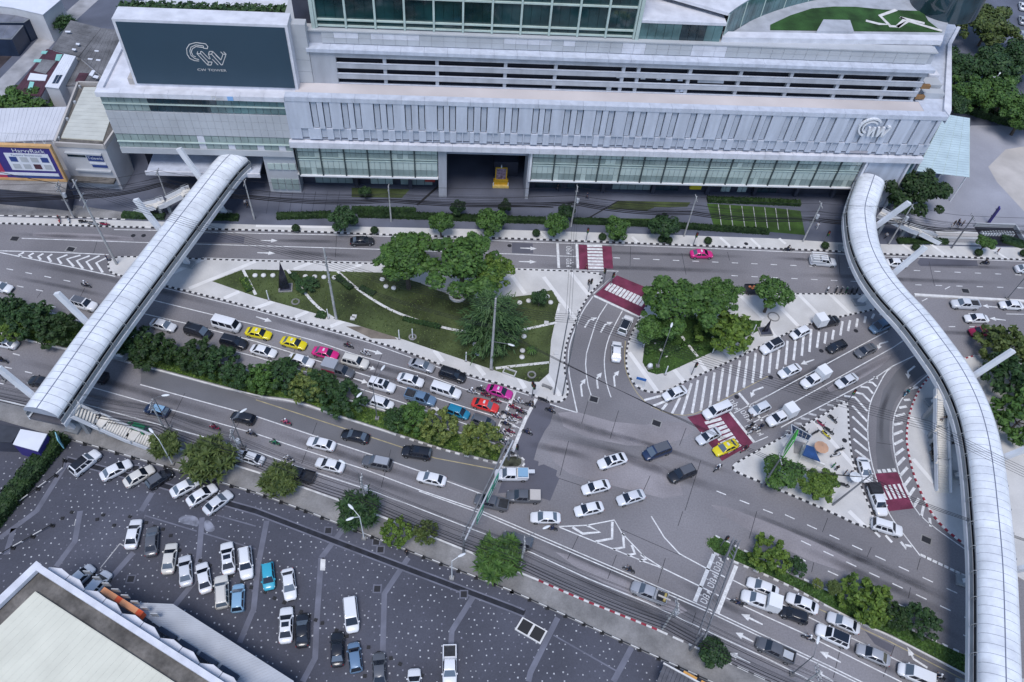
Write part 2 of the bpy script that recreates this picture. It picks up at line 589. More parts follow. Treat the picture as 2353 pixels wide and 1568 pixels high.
for p, w in [(T('22', 80, 600, 560, 760, 1000, 900, 1250, 1010), 2.0), (T('22', 120, 800, 500, 890, 900, 1010, 1400, 1210, 2300, 1480), 2.4), (T('22', 60, 930, 480, 1010, 800, 1110), 1.8),
             (T('32', 260, 640, 600, 440, 900, 260, 1300, 60), 1.7), (T('32', -100, 560, 300, 330, 800, 60), 1.5), (T('32', -200, 860, 0, 780, 240, 640), 1.7),
             (T('11', 0, 740, 600, 770, 1100, 800), 1.6), (T('11', 0, 640, 900, 660), 1.3), (T('21', 0, 860, 400, 880, 1200, 900, 2353, 940), 1.6), (T('31', 0, 960, 700, 970, 1300, 1010, 2353, 1040), 1.6),
             (T('01', 0, 820, 700, 930, 1500, 1110, 2353, 1330), 1.8), (T('11', 0, 1330, 600, 1490, 1100, 1640), 1.6), (T('12', 600, 90, 1300, 290, 1900, 420), 1.5), (T('12', 0, 120, 700, 300, 1500, 520), 1.4),
             (T('02', 0, 140, 900, 350, 1600, 560, 2353, 770), 1.8), (T('12', 0, 780, 900, 1080, 1900, 1400), 1.7), (T('12', 0, 930, 900, 1230, 1900, 1560), 1.6), (T('02', 800, 480, 1500, 650, 2353, 920), 1.6),
             (T('23', -100, 100, 700, 460, 1400, 760, 2300, 1200), 1.9), (T('23', 300, 480, 1000, 800, 1800, 1180), 1.5), (T('33', 0, 60, 700, 350, 1400, 680, 1900, 900), 1.8), (T('33', 200, 280, 900, 590, 1900, 1060), 1.8), (T('33', 700, 640, 1400, 960, 1900, 1240), 1.5),
             (T('33', 300, 1020, 900, 1330, 1500, 1640), 1.5), (T('23', 1500, 620, 1900, 830, 2350, 1050), 1.5), (T('01', 0, 580, 900, 620, 1400, 640), 1.3), (T('31', 1300, 870, 2353, 900), 1.4), (T('31', 1300, 1480, 1900, 1500, 2353, 1520), 1.4)]:
    streak(p, w)

M_asphL = mat("asphalt_light", (.265, .248, .262), .85, .16, .12, fine=.2, fscale=4.)
for p in [T('22', 400, 600, 1100, 790, 1560, 720, 1700, 860, 1250, 1000, 500, 850), T('22', 250, 870, 900, 1010, 1500, 1180, 1600, 1500, 800, 1300, 430, 1190), T('23', 300, 300, 1200, 700, 1650, 900, 1500, 960, 700, 600), T('33', -600, -120, 300, 210, 900, 520, 600, 560, -300, 120), T('01', 300, 560, 1200, 600, 1250, 660, 300, 620), T('32', 600, 480, 1000, 270, 1150, 130, 1080, 130, 500, 440)]:
    MB().sheet(smooth_path(GP(p), 1, True), .002).build("asphalt_or_shade_patch", M_asphL, road)
M_joint = mat("joint", (.05, .048, .055), .9, 0)
for c, *p in [('22', 520, 920, 440, 1240), ('22', 1270, 1240, 1200, 1395), ('22', 1735, 1100, 1590, 1560), ('22', 1600, 800, 1540, 960), ('22', 435, 1265, 650, 1335), ('22', 700, 550, 640, 760), ('22', 980, 640, 900, 900), ('23', 1570, 0, 1525, 135), ('23', 610, 225, 510, 440), ('23', 960, 400, 880, 620), ('23', 1410, 430, 1340, 660), ('23', 1000, 165, 1560, 410), ('23', 1690, 930, 1650, 1050), ('21', 1560, 760, 1600, 960), ('21', 1980, 750, 2000, 830), ('21', 1090, 700, 1085, 880), ('31', 1480, 840, 1530, 1060), ('31', 650, 790, 660, 960),
          ('01', 890, 660, 860, 760), ('01', 400, 1090, 340, 1170), ('01', 780, 1080, 730, 1180), ('11', 740, 600, 730, 800), ('12', 1160, 120, 1080, 330), ('12', 400, -30, 330, 150), ('12', 1560, 330, 1480, 520), ('12', 560, 750, 420, 1130), ('12', 1240, 1000, 1150, 1350), ('02', 1700, 480, 1560, 760), ('02', 2250, 640, 2120, 900), ('33', 950, 330, 910, 420), ('33', 1400, 430, 1370, 540), ('33', 1310, 700, 1290, 800), ('33', 665, 1260, 600, 1530), ('33', 1165, 1230, 1060, 1520), ('33', 420, 470, 400, 560), ('32', 1000, 935, 1140, 955), ('32', 480, 350, 560, 470), ('33', 550, 60, 500, 190), ('23', 2250, 0, 2180, 250)]:
    MB().strip(GP(T(c, *p)), .09, .0055).build("expansion_joint", M_joint, road)
for p, w in [(T('33', -500, -120, 300, 200, 1100, 560, 1900, 940), 1.2), (T('22', 560, 760, 1200, 930, 1600, 1060, 2200, 1280), 1.3), (T('21', 400, 740, 1300, 770, 2353, 800), 1.2), (T('31', 0, 800, 700, 840), 1.2), (T('01', 0, 960, 700, 1090, 1100, 1190), 1.2), (T('12', 0, 30, 600, 180, 1300, 360, 2000, 580), 1.2), (T('02', 0, 300, 700, 460, 1500, 700), 1.3), (T('32', 1200, 330, 1060, 560, 1030, 800, 1060, 1050), 1.1)]:
    streak(p, w)

# ---- painted markings
def line(pts, w=.16, m=M_paint, z=.009, sm=0, name="lane_line", owner=road):
    P = GP(pts)
    if sm:
        P = smooth_path(P, sm)
    MB().strip(P, w, z).build(name, m, owner)


def dashes(pts, n, L=1.25, w=.17, m=M_paint, name="lane_dash"):
    """n dashes with centres evenly spread on a path"""
    P = GP(pts)
    Q = resample(P, 1.)
    tot = len(Q) - 1
    for i in range(n):
        k = i * tot / max(1, n - 1)
        a = Q[int(min(k, tot - 1))]
        b = Q[int(min(k, tot - 1)) + 1]
        c = a.lerp(b, k - int(min(k, tot - 1)))
        d = (b - a).normalized() * L / 2
        MB().strip([c - d, c + d], w, .009).build(name, m, road)


# far road
line([(50, 548), (325, 557.5), (430, 560.5), (588, 565), (863, 573), (1176, 584), (1278, 589)], .17)
line([(262, 528), (340, 529.5), (457, 533), (588, 536.5), (863, 542.5), (1095, 551), (1176, 555), (1406, 563), (1566, 568.5), (1764, 577), (1944, 584.5)], .17)
line([(470, 593), (588, 596.5), (863, 603), (1176, 617), (1421, 623.5), (1364, 675)], .16)
line([(2010, 588), (2353, 601)], .16)
line([(1281, 559), (1284, 616)], .5, name="stop_line")
line([(1325, 561), (1328, 617)], .5, name="stop_line")
line([(1284, 588.5), (1324, 590)], .16)
dashes([(1417, 593), (1863, 612), (2000, 617)], 14)
dashes([(2107, 622), (2340, 632)], 6)
dashes([(1688, 634), (1962, 647)], 7)
dashes([(2110, 655), (2345, 662)], 6)
# island chevrons at far left
line(T('01', 0, 740, 500, 752, 1000, 775), .2)
line(T('01', -200, 715, 0, 755, 460, 850, 780, 915, 1060, 975), .2)
for c in [(220, 755, 175, 775, 200, 795), (310, 760, 265, 785, 290, 808), (400, 765, 350, 790, 375, 822), (480, 770, 440, 795, 470, 842), (620, 775, 530, 810, 565, 860), (740, 780, 615, 815, 680, 885), (825, 785, 705, 830, 765, 905), (915, 785, 795, 840, 850, 915), (985, 800, 885, 850, 945, 940)]:
    line(T('01', *c), .42, name="chevron_stripe")
dashes(T('01', 90, 910, 615, 1015), 4)
dashes(T('01', 185, 1068, 540, 1140), 3)
dashes(T('01', 100, 1180, 480, 1252), 2)
dashes(T('02', 150, 125, -100, 60), 2)
dashes(T('02', 75, 247, 262, 290), 2)
dashes(T('02', 0, 390, 170, 430), 2)
# western approach
line([(335, 686), (490, 724), (588, 747), (725, 784), (813, 814), (978, 861), (1075, 897), (1180, 931)], .17)
line([(312, 717), (430, 744), (588, 785), (738, 832), (813, 854), (928, 891), (998, 914), (1150, 961)], .17)
line([(525, 804), (588, 820), (633, 834), (743, 866), (766, 874), (936, 929), (978, 944), (1068, 974), (1130, 995)], .17)
line([(357, 657), (588, 714), (850, 788), (1063, 864), (1176, 896), (1215, 909)], .15)
line([(1184, 899), (1155, 964), (1141, 994)], .55, name="stop_line")
line([(1232, 917), (1207, 964), (1176, 1041)], .55, name="stop_line")
line([(1180, 931), (1213, 945)], .15)
line([(1152, 962), (1195, 985)], .15)
line([(180, 750), (300, 783), (420, 818)], .12, M_paintw)
# south carriageway
line([(322, 884), (588, 957), (773, 1019), (898, 1060), (970, 1085), (1108, 1136)], .17)
line([(200, 887), (588, 997), (698, 1034), (838, 1079), (963, 1126), (1100, 1172), (1176, 1204), (1243, 1233), (1476, 1333), (1633, 1402), (1761, 1463), (1902, 1529), (2050, 1602)], .16)
line([(963, 1129), (1100, 1178), (1176, 1211), (1243, 1240), (1476, 1340), (1633, 1409), (1761, 1470), (1902, 1536), (2050, 1609)], .16)
line([(175, 924), (588, 1037), (688, 1074), (863, 1131), (978, 1175), (1176, 1252), (1226, 1272), (1351, 1330), (1486, 1385), (1626, 1451), (1761, 1513), (1900, 1583)], .17)
line([(588, 919), (850, 1004), (1000, 1053), (1138, 1079)], .16, M_yel)
line([(1820, 1372), (1975, 1442), (2047, 1476), (2235, 1573)], .14, M_yel)
# turning road between the park and the corner island
line(T('21', 750, 1150, 650, 1290, 590, 1430, 540, 1560) + T('22', 515, 120, 520, 280, 560, 480, 600, 660), .2, sm=1)
line(T('22', 600, 660, 470, 622, 350, 580), .2)
line(T('21', 875, 1225, 780, 1370, 720, 1560) + T('22', 672, 160, 690, 380, 730, 510), .17, sm=1)
line(T('21', 1015, 1290, 940, 1430, 880, 1560) + T('22', 847, 150, 852, 280, 870, 400, 910, 520), .17, sm=1)
line(T('22', 1042, 0, 1030, 200, 1070, 350, 1180, 530, 1340, 640, 1550, 690, 1720, 665, 2000, 510, 2353, 325), .13, M_yel, sm=1)
line(T('21', 745, 1150, 1180, 1350), .45, name="stop_line")
for a in [(1280, 605, 1410, 555), (1215, 545, 1390, 500), (1370, 645, 1425, 575), (1470, 670, 1545, 520), (1560, 680, 1650, 390), (1655, 665, 1710, 360), (1735, 640, 1785, 325), (1820, 600, 1862, 290), (1895, 555, 1940, 250), (1975, 515, 2015, 215), (2050, 472, 2095, 180), (2130, 430, 2165, 140), (2210, 388, 2240, 110), (2285, 345, 2312, 120)]:
    line(T('22', *a), .42, name="hatch_stripe")
for a in [(10, 298, 28, 90), (80, 260, 105, 60), (160, 218, 180, 0), (235, 178, 258, -30), (310, 138, 328, -60), (380, 102, 398, -110), (450, 65, 470, -85), (520, 25, 535, -80), (590, -10, 605, -100), (665, -50, 685, -180), (735, -90, 755, -190), (810, -125, 825, -205), (885, -165, 898, -225)]:
    line(T('32', *a), .42, name="hatch_stripe")
for a in [(955, 1362, 975, 1318), (1030, 1332, 1048, 1300)]:
    line(T('31', *a), .42, name="hatch_stripe")
# north-eastern approach
line(T('32', -120, 570, 930, 0, 1100, -90), .17)
line(T('32', 0, 690, 220, 575, 1150, 60, 1330, -60), .17)
line(T('32', 120, 795, 230, 735, 640, 520, 1000, 330, 1140, 235, 1400, 110), .18)
line(T('22', 1990, 645, 2225, 935), .55, name="stop_line")
line(T('22', 2085, 480, 2300, 735), .45, name="stop_line")
line(T('22', 2040, 665, 2353, 500), .15)
line(T('22', 2140, 790, 2353, 680), .15)
line(T('22', 2225, 935, 2353, 880), .15)
# slip lane
line(T('32', 1140, 240, 1080, 290, 1000, 440, 940, 560, 920, 700, 915, 850, 930, 1000, 970, 1200, 1080, 1480) + T('33', 1100, 0, 1170, 110, 1400, 410), .18, sm=1)
line(T('32', 1510, 280, 1380, 380, 1250, 500, 1170, 640, 1145, 780, 1150, 960, 1190, 1180, 1260, 1360) + T('33', 1360, 0, 1500, 130, 1870, 390), .17, sm=1)
for a in [(1305, 440, 1380, 425), (1250, 545, 1308, 540), (1205, 615, 1275, 603), (1172, 692, 1260, 670), (1157, 772, 1242, 752), (1150, 862, 1237, 828), (1158, 952, 1240, 910), (1170, 1048, 1247, 990), (1190, 1142, 1257, 1072), (1215, 1238, 1282, 1163), (1245, 1342, 1312, 1255), (1290, 1432, 1347, 1350), (1342, 1520, 1388, 1450)]:
    line(T('32', *a), .45, name="hatch_stripe")
line(T('33', 1410, 50, 1430, -50), .4, name="hatch_stripe")
line(T('33', 1495, 140, 1485, 60), .4, name="hatch_stripe")
for a in [(775, 595, 915, 745), (775, 695, 915, 832), (785, 803, 920, 920), (785, 900, 920, 1012), (800, 1002, 940, 1108), (700, 505, 800, 520, 915, 648), (790, 470, 870, 490, 940, 560), (850, 420, 920, 430, 965, 485), (915, 375, 962, 385, 998, 420), (970, 335, 1010, 345), (300, 712, 382, 722), (370, 668, 445, 685), (470, 628, 532, 640), (545, 585, 605, 597), (625, 548, 690, 556), (240, 755, 310, 765)]:
    line(T('32', *a), .42, M_paintw if a[0] < 700 else M_paint, name="hatch_stripe")
for i in range(4):
    line(T('32', 1008 + 45 * i, 1200 - 4 * i, 1038 + 45 * i, 1198 - 4 * i), .6, name="hatch_stripe")
# eastern carriageway
dashes(T('33', 200, 50, 1690, 730), 8, 1.5)
dashes(T('33', 350, 292, 1855, 995), 8, 1.5)
dashes(T('33', 300, 436, 710, 620, 1600, 1043, 1845, 1160), 6, 1.5)
dashes(T('33', 1430, 412, 1850, 612), 9, .95, .42)
dashes(T('33', -430, -170, 0, 0), 3, 1.5)
for a in [(985, 190, 1030, 235), (1080, 220, 1140, 285), (1220, 280, 1275, 348, 1265, 310, 1320, 322)]:
    line(T('33', *a), .4, name="chevron_stripe")
# intersection guide lines
line(T('23', 430, 140, 690, 128, 940, 80, 1010, 200, 1210, 410, 1390, 525), .18)
line(T('23', 435, 145, 770, 282, 1210, 460, 1390, 525, 1720, 685, 1900, 775), .18)
for c in [(555, 145, 650, 205, 810, 190, 690, 130), (922, 95, 920, 250, 770, 278), (1020, 200, 1030, 330, 930, 348), (1100, 310, 1130, 390, 1060, 402), (1185, 395, 1230, 440, 1170, 455)]:
    line(T('23', *c), .38, name="chevron_stripe")
line(T('23', 1280, 45, 1400, 240, 1540, 390, 1780, 520, 1960, 605), .19)
line(T('23', 1855, 395, 1680, 830), .55, name="stop_line")
line(T('23', 2062, 500, 1890, 930), .55, name="stop_line")
line(T('23', 2030, 632, 2340, 790) + T('33', 90, 835, 430, 1000, 740, 1150, 1230, 1390, 1560, 1560), .17)
line(T('23', 1970, 795, 2353, 975) + T('33', 300, 1110, 460, 1190, 1230, 1570), .17)
line(T('31', 1840, 1315, 1955, 1317), .16)
line(T('31', 2190, 1320, 2353, 1323), .16)
dashes(T('31', 1690, 1437, 2260, 1437), 4)
dashes(T('31', 1440, 1190, 1650, 1080), 2, 1.5)
MB().box(0, 1, 0, 1, 0, 1)
_a, _b = G(2100, 679), G(2353, 690)
_s = MB()
_s.bar((_a.x, _a.y, .15), (_b.x + 40, _b.y + 1.8, .15), .55, .3)
_s.build("lane_separator", M_kw, road)
# crossings
def crossing(pts, stripes):
    MB().sheet(GP(pts), .010).build("crossing_surface", M_purp, road)
    for a, b, w in stripes:
        MB().strip([G(*a), G(*b)], w, .015).build("crossing_stripe", M_paint, road)


crossing(T('21', 612, 682, 915, 700, 930, 903, 618, 912), [(T('21', 690 + k * 1.5, 694 + 28.5 * k)[0], T('21', 828 + k * 2, 697 + 28.5 * k)[0], .62) for k in range(8)])
crossing(T('21', 965, 965, 1290, 1100, 1180, 1345, 765, 1140), [(T('21', 918 + 31 * k, 1038 + 14 * k)[0], T('21', 862 + 31.5 * k, 1102 + 14.5 * k)[0], .55) for k in range(11)])
crossing(T('22', 1610, 700, 1760, 665, 1985, 650, 2215, 938, 2140, 985, 1930, 1105, 1740, 850), [(T('22', 1775 + 29 * k, 757 + 38 * k)[0], T('22', 1925 + 25 * k, 715 + 34 * k)[0], .55) for k in range(8)])
crossing(T('32', 985, 1220, 1190, 1208, 1340, 1540, 1110, 1567, 1040, 1390), [(T('32', 1030 + 42 * k, 1335 - 5 * k)[0], T('32', 1092 + 42 * k, 1462 - 5 * k)[0], .42) for k in range(6)])


def arrow(p0, p1, turn=0, owner=road):
    """road arrow from tail p0 to tip p1 (survey px); turn +1 right, -1 left"""
    a, b = G(*p0), G(*p1)
    d = (b - a)
    L = d.length
    d.normalize()
    n = Vector((d.y, -d.x, 0))
    mb = MB()
    w = .16
    if turn == 0:
        q = a + d * L * .62
        mb.sheet([a - n * w * .6, q - n * w, q + n * w, a + n * w * .6], .009)
        mb.sheet([q - n * .5, b, q + n * .5], .009)
    else:
        n = n * turn
        q = a + d * L * .62
        e = q + n * .42 + d * L * .16
        mb.strip([a, q, e], w * 1.9, .009)
        k = (e - q).normalized()
        kn = Vector((k.y, -k.x, 0))
        mb.sheet([e - kn * .45 - k * .12, e + k * .95, e + kn * .45 - k * .12], .0094)
    mb.build("arrow_marking", M_paint, owner)


for c, a, b, t in [('11', (42, 645), (200, 647), 0), ('11', (12, 757), (178, 763), 0), ('21', (75, 714), (228, 720), 0), ('21', (62, 838), (225, 842), 0), ('21', (668, 1445), (735, 1335), 1), ('21', (815, 1490), (880, 1375), 1),
                   ('22', (645, 512), (625, 345), 1), ('22', (790, 440), (772, 290), 1), ('22', (945, 420), (932, 272), 1), ('22', (2310, 425), (2165, 480), -1), ('32', (425, 172), (300, 215), 0), ('32', (1350, 232), (1245, 315), -1), ('32', (1105, 5), (980, 40), -1),
                   ('12', (1000, 75), (1165, 122), 0), ('12', (1000, 230), (1095, 262), 0), ('12', (895, 345), (1030, 388), 0), ('11', (0, 1345), (145, 1390), 0), ('31', (2110, 1258), (1970, 1245), 0), ('31', (2185, 1378), (2035, 1360), 0),
                   ('33', (670, 1388), (475, 1288), 0), ('33', (1465, 1438), (1262, 1308), 1), ('33', (600, 1562), (430, 1470), 0), ('23', (2303, 1040), (2105, 943), 0), ('23', (2190, 1393), (1992, 1298), 0), ('23', (2220, 1200), (2055, 1115), 0), ('12', (1560, 600), (1700, 640), 0)]:
    arrow(T(c, *a)[0], T(c, *b)[0], t)


def road_word(s, c, base, along, size):
    """word painted on the road: base centre, a point in the reading direction"""
    o = g1(c, *base)
    ex = (g1(c, *along) - o).normalized()
    ey = Vector((-ex.y, ex.x, 0))
    mb = MB()
    put_text(mb, s, size, (o.x, o.y, .0095), ex, ey * 1.35)
    mb.build("road_lettering", M_paint, road)


for c, b, a in [('21', (520, 735), (520, 690)), ('21', (520, 850), (520, 805)), ('22', (30, 740), (60, 670)), ('22', (-20, 860), (10, 790)), ('22', (2040, 590), (2005, 545)), ('22', (2150, 690), (2115, 645)), ('22', (2255, 820), (2220, 775)),
                ('23', (1905, 490), (1870, 570)), ('23', (1848, 640), (1813, 720)), ('23', (1785, 785), (1750, 865))]:
    road_word("หยุด", c, b, a, 1.3)

# covers in the roadway
_mh = MB().tube((0, 0, 0), (0, 0, .012), .42, n=14).mesh("manhole_cover", M_dark)
_dr = MB().box(-.65, .65, -.5, .5, 0, .012).mesh("drain_grate", M_dark)
_drf = MB().box(-.85, .85, -.68, .68, 0, .009).mesh("drain_frame", M_conc2)
for c, x, y, k, rz in [('01', 135, 628, 1, 0), ('01', 650, 725, 1, -.1), ('22', 752, 537, 1, -.2), ('22', 1328, 758, 1, -.3), ('33', 1455, 262, 1, -.4), ('31', 1815, 1108, 1, 0), ('11', 2330, 693, 0, 0), ('22', 2065, 515, 0, 0), ('32', 490, 92, 0, 0), ('32', 25, 335, 0, 0), ('31', 808, 1475, 0, 0), ('33', 1785, 635, 0, 0), ('32', 700, 920, 2, 0), ('01', 1225, 600, 0, 0), ('01', 1320, 600, 0, 0), ('21', 2150, 680, 2, 0)]:
    p = g1(c, x, y)
    if k == 1:
        f = link("drain_frame", _drf, road, (p.x, p.y, .003), rz)
        link("drain_grate", _dr, road, (p.x, p.y, .006), rz)
    else:
        link("manhole_cover", _mh, road if k == 0 else tisl, (p.x, p.y, .004 if k == 0 else .151))

# ---- lawns
LAWN = [(488, 648), (555, 622), (588, 621), (875, 628), (960, 650), (1040, 682), (1110, 690), (1176, 684), (1219, 679), (1268, 668), (1286, 699), (1276, 737), (1266, 784), (1261, 859), (1239, 879), (1216, 879), (1176, 866), (1126, 849), (998, 806), (928, 782), (805, 744), (768, 734), (588, 683)]
RLAWN = [(1500, 735), (1574, 729), (1749, 739), (1745, 760), (1726, 770), (1611, 822), (1534, 857), (1509, 862), (1489, 856), (1476, 834), (1480, 799)]


def lawn(name, pts, m, z=.165, owner=None):
    mb = MB().prism([(p.x, p.y) for p in GP(pts)], .1, z)
    return mb.build(name, m, owner, kind=None if owner else 'structure')


lawn1 = lawn("park_lawn", LAWN, M_grass)
lawn2 = lawn("corner_lawn", RLAWN, M_grass2)
lawn3 = lawn("median_lawn", [(u, v + (4 if i < 12 else -4)) for i, (u, v) in enumerate(MEDL)], M_grass2, .18)
lawn4 = lawn("median_east_lawn", [(u + (6 if i < 3 else 0), v + (3 if 3 <= i < 11 else -3 if i >= 11 else 2)) for i, (u, v) in enumerate(MEDR)], M_grass2, .18)
lawn5 = lawn("median_tip_bed", [(1162, 1053), (1184, 1050), (1198, 1057), (1198, 1067), (1190, 1073), (1158, 1073), (1152, 1066)], mat("dry_bed", (.07, .075, .05), .95, .5, .8, fine=.4), .18)
MB().sheet(GP(T('11', 830, 1440, 960, 1440, 1250, 1510, 1300, 1560, 1060, 1550)), .156).build("worn_patch", M_dirt, park)
for p, m in [(T('11', 880, 165, 1415, 180, 1340, 260, 880, 250), M_grass), (T('21', 985, 285, 1640, 300, 1610, 340, 1310, 345, 1240, 375, 870, 360), M_grass), (T('21', 1790, 310, 2353, 345, 2650, 378, 2692, 600, 2353, 570, 1850, 510), M_grass2), (T('21', 620, 440, 1250, 450, 1820, 520, 1820, 545, 600, 470), M_grass2)]:
    lawn("plaza_bed", p, m, .17, plaza)
# garden edging strips
for p in [T('11', 290, 920, 440, 1120, 560, 1260, 715, 1368), T('11', 750, 935, 920, 1090, 1140, 1240, 1350, 1340, 1600, 1420, 1800, 1470, 1940, 1490), T('21', 90, 1475, 410, 1405), T('22', 340, 205, 0, 240, -150, 258), T('01', 2230, 910, 2353, 1150), T('21', 440, 1230, 400, 1380)]:
    MB().strip(smooth_path(GP(p), 2), .5, .215).build("garden_edging", M_kw, lawn1)
z7 = lambda x, y: ((2560 + x / 4.706) / 1.7407, (1100 + y / 4.706) / 1.7407)
for a, b in [((780, 1170), (1080, 1553)), ((280, 1290), (500, 1560)), ((1350, 1180), (1530, 1370)), ((1040, 800), (1150, 890))]:
    MB().strip([G(*z7(*a)), G(*z7(*b))], .5, .215).build("garden_edging", M_kw, lawn2)
for a in [1895, 2000, 2110, 2215, 2320, 2420, 2525]:
    MB().strip([g1('21', a, 320 + (a - 1895) * .06), g1('21', a + 28, 515 + (a - 1895) * .07)], .14, .178).build("bay_line", M_paintw, plaza)

# ---- car park: bands, drain channel, marks, grates
bands(lot, [T('02', 640, 1090, 340, 1567) + T('03', 0, 250), T('13', 600, 430, 560, 1000, 545, 1350, 430, 1567), T('13', 800, 170, 600, 430), T('13', 1400, 430, 1180, 760, 1165, 1330), T('13', 1995, 790, 1800, 1100, 1790, 1270), T('23', 420, 980, 170, 1480, 150, 1567), T('23', 1100, 1250, 930, 1567), T('03', 1860, 60, 1830, 420, 1780, 660, 1600, 880), T('13', 100, 90, 20, 500, -20, 900, -150, 1210), T('03', 740, 0, 690, 280, 520, 510), T('03', 1230, 380, 1000, 640), T('02', 1400, 1400, 1300, 1567), T('03', 130, 160, 60, 400)], .75, .126, M_lotband, "paver_band")
MB().strip(GP([(155, 1058), (300, 1096), (588, 1176), (880, 1287), (1176, 1399), (1205, 1411)]), 1.0, .130).build("drain_channel", mat("drain_dark", (.018, .02, .03), .8, .3, 1.), lot)
for sx in (-1, 1):
    MB().strip(GP([(155, 1058 + 7 * sx), (300, 1096 + 7 * sx), (588, 1176 + 7.5 * sx), (880, 1287 + 7.5 * sx), (1176, 1399 + 8 * sx), (1205, 1411 + 8 * sx)]), .22, .134).build("channel_edge", M_lotband, lot)
for p in [T('23', 380, 1140, 960, 1470), T('03', 1330, 40, 1810, 185), T('03', 1860, 200, 2353, 350), T('03', 2000, 40, 2353, 140)]:
    MB().strip(GP(p), .2, .13).build("bay_line", M_lotband, lot)
for p in [T('03', 1105, 300, 925, 525, 1035, 590), T('03', 1105, 300, 1180, 345), T('03', 700, 75, 685, 135, 665, 130)]:
    MB().strip(GP(p), .14, .13).build("bay_line", M_paintw, lot)
for c, x, y in [('03', 1205, 625), ('13', 1115, 715), ('13', 1910, 765), ('13', 665, 180), ('13', 1145, 355), ('13', 1105, 285), ('02', 1250, 1175)]:
    p = g1(c, x, y)
    MB().box(-.6, .6, -.6, .6, 0, .012).build("grate_frame", M_lotband, lot, loc=(p.x, p.y, .12), rz=.1)
    MB().box(-.42, .42, -.42, .42, 0, .016).build("drain_grate", M_dark, lot, loc=(p.x, p.y, .12), rz=.1)
p = GP(T('13', 595, 440, 640, 445, 635, 548, 590, 545))
MB().sheet(p, .132).build("paint_patch", M_kw, lot)
# pale pavers sprinkled through the dark paving (set flush, so many that they read as texture)
rr = random.Random(3)
lotpoly = GP(LB[1:8] + [(2100, 2000), (-200, 2000), (-200, 1130)])


def inpoly(x, y, P):
    c = False
    n = len(P)
    for i in range(n):
        a, b = P[i], P[(i + 1) % n]
        if (a[1] > y) != (b[1] > y) and x < (b[0] - a[0]) * (y - a[1]) / (b[1] - a[1]) + a[0]:
            c = not c
    return c


mb = MB()
xs = [p.x for p in lotpoly]; ys = [p.y for p in lotpoly]
for i in range(150):
    for j in range(72):
        if rr.random() < .22:
            continue
        x = -86 + i * 1.0 + (j % 2) * .5 + .35 * math.sin(j * .3) + rr.gauss(0, .13)
        y = 13 + j * .93 + .4 * math.sin(i * .21) + rr.gauss(0, .13)
        if inpoly(x, y, lotpoly):
            k = rr.uniform(.06, .105)
            mb.add([(x - k, y - k, .1235), (x + k, y - k, .1235), (x + k, y + k, .1235), (x - k, y + k, .1235)], [(0, 1, 2, 3)], rr.choice((0, 0, 1)))
mb.build("pale_paver", [mat("pale_paver", (.44, .45, .48), .8, .2, 2.), mat("pale_paver_dim", (.2, .2, .25), .8, .2, 2.)], lot, kind='stuff')
for pts, in [(T('03', 1640, 60, 1730, 30, 1830, 60, 1830, 150, 1760, 130, 1650, 110),), (T('03', 1890, 80, 1940, 90, 1990, 180, 1900, 200, 1870, 130),)]:
    MB().sheet(smooth_path(GP(pts), 2, True), .1225).build("chalk_stain", mat("chalk_stain", (.22, .23, .28), .9, .3, 1.), lot)
# ================================================================== shopping mall
A0 = Vector((-43.71, 116.48, 0))
MANG = rad(6.67)
MD = Vector((math.cos(MANG), math.sin(MANG), 0))
MN = Vector((-MD.y, MD.x, 0))


def onplane(u, v, t):
    """survey pixel -> (s, z) on the mall's front plane moved back by t"""
    r = RM @ Vector((u - PPX, v - PPY, FOC))
    k = (MN.dot(A0) + t) / MN.dot(Vector((r.x, r.y, 0)))
    q = r * k
    return MD.dot(Vector((q.x, q.y, 0)) - A0), CAMH + q.z


def mloc(p):
    q = Vector((p[0], p[1], 0)) - A0
    return MD.dot(q), MN.dot(q)


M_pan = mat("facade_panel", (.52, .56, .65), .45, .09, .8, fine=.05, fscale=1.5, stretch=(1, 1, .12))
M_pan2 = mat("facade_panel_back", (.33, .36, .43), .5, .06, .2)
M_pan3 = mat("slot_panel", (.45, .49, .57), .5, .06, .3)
M_clad = mat("grey_cladding", (.45, .47, .50), .45, .06, .3)
M_ledge = mat("white_ledge", (.64, .65, .71), .5, .1, .5, fine=.05)
M_deck = mat("deck_concrete", (.40, .42, .465), .7, .12, .5, fine=.06, stretch=(1, 1, .2))
M_terr = mat("terrace_membrane", (.56, .52, .52), .8, .1, .08, fine=.05)
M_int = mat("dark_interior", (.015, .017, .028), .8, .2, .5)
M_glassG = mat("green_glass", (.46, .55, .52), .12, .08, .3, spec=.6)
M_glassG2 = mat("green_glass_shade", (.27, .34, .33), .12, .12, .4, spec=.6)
M_glassT = mat("teal_glass", (.015, .055, .060), .05, .35, .12, spec=.9, tint=(.006, .018, .022))
M_glassD = mat("dark_glass", (.02, .045, .06), .06, .3, .3, spec=.8)
M_mull = mat("mullion_dark", (.055, .075, .08), .5, .1, 1.)
M_mullG = mat("mullion_pale_green", (.46, .56, .53), .4, .08, .5)
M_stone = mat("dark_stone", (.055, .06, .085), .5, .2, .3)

mall = empty("shopping_mall", A0, MANG, "long pale blue-white shopping mall with slotted panel facade and green glass podium", "building")


def mbox(name, m, *b):
    mb = MB()
    for q in b:
        mb.box(*q)
    return mb.build(name, m, mall)


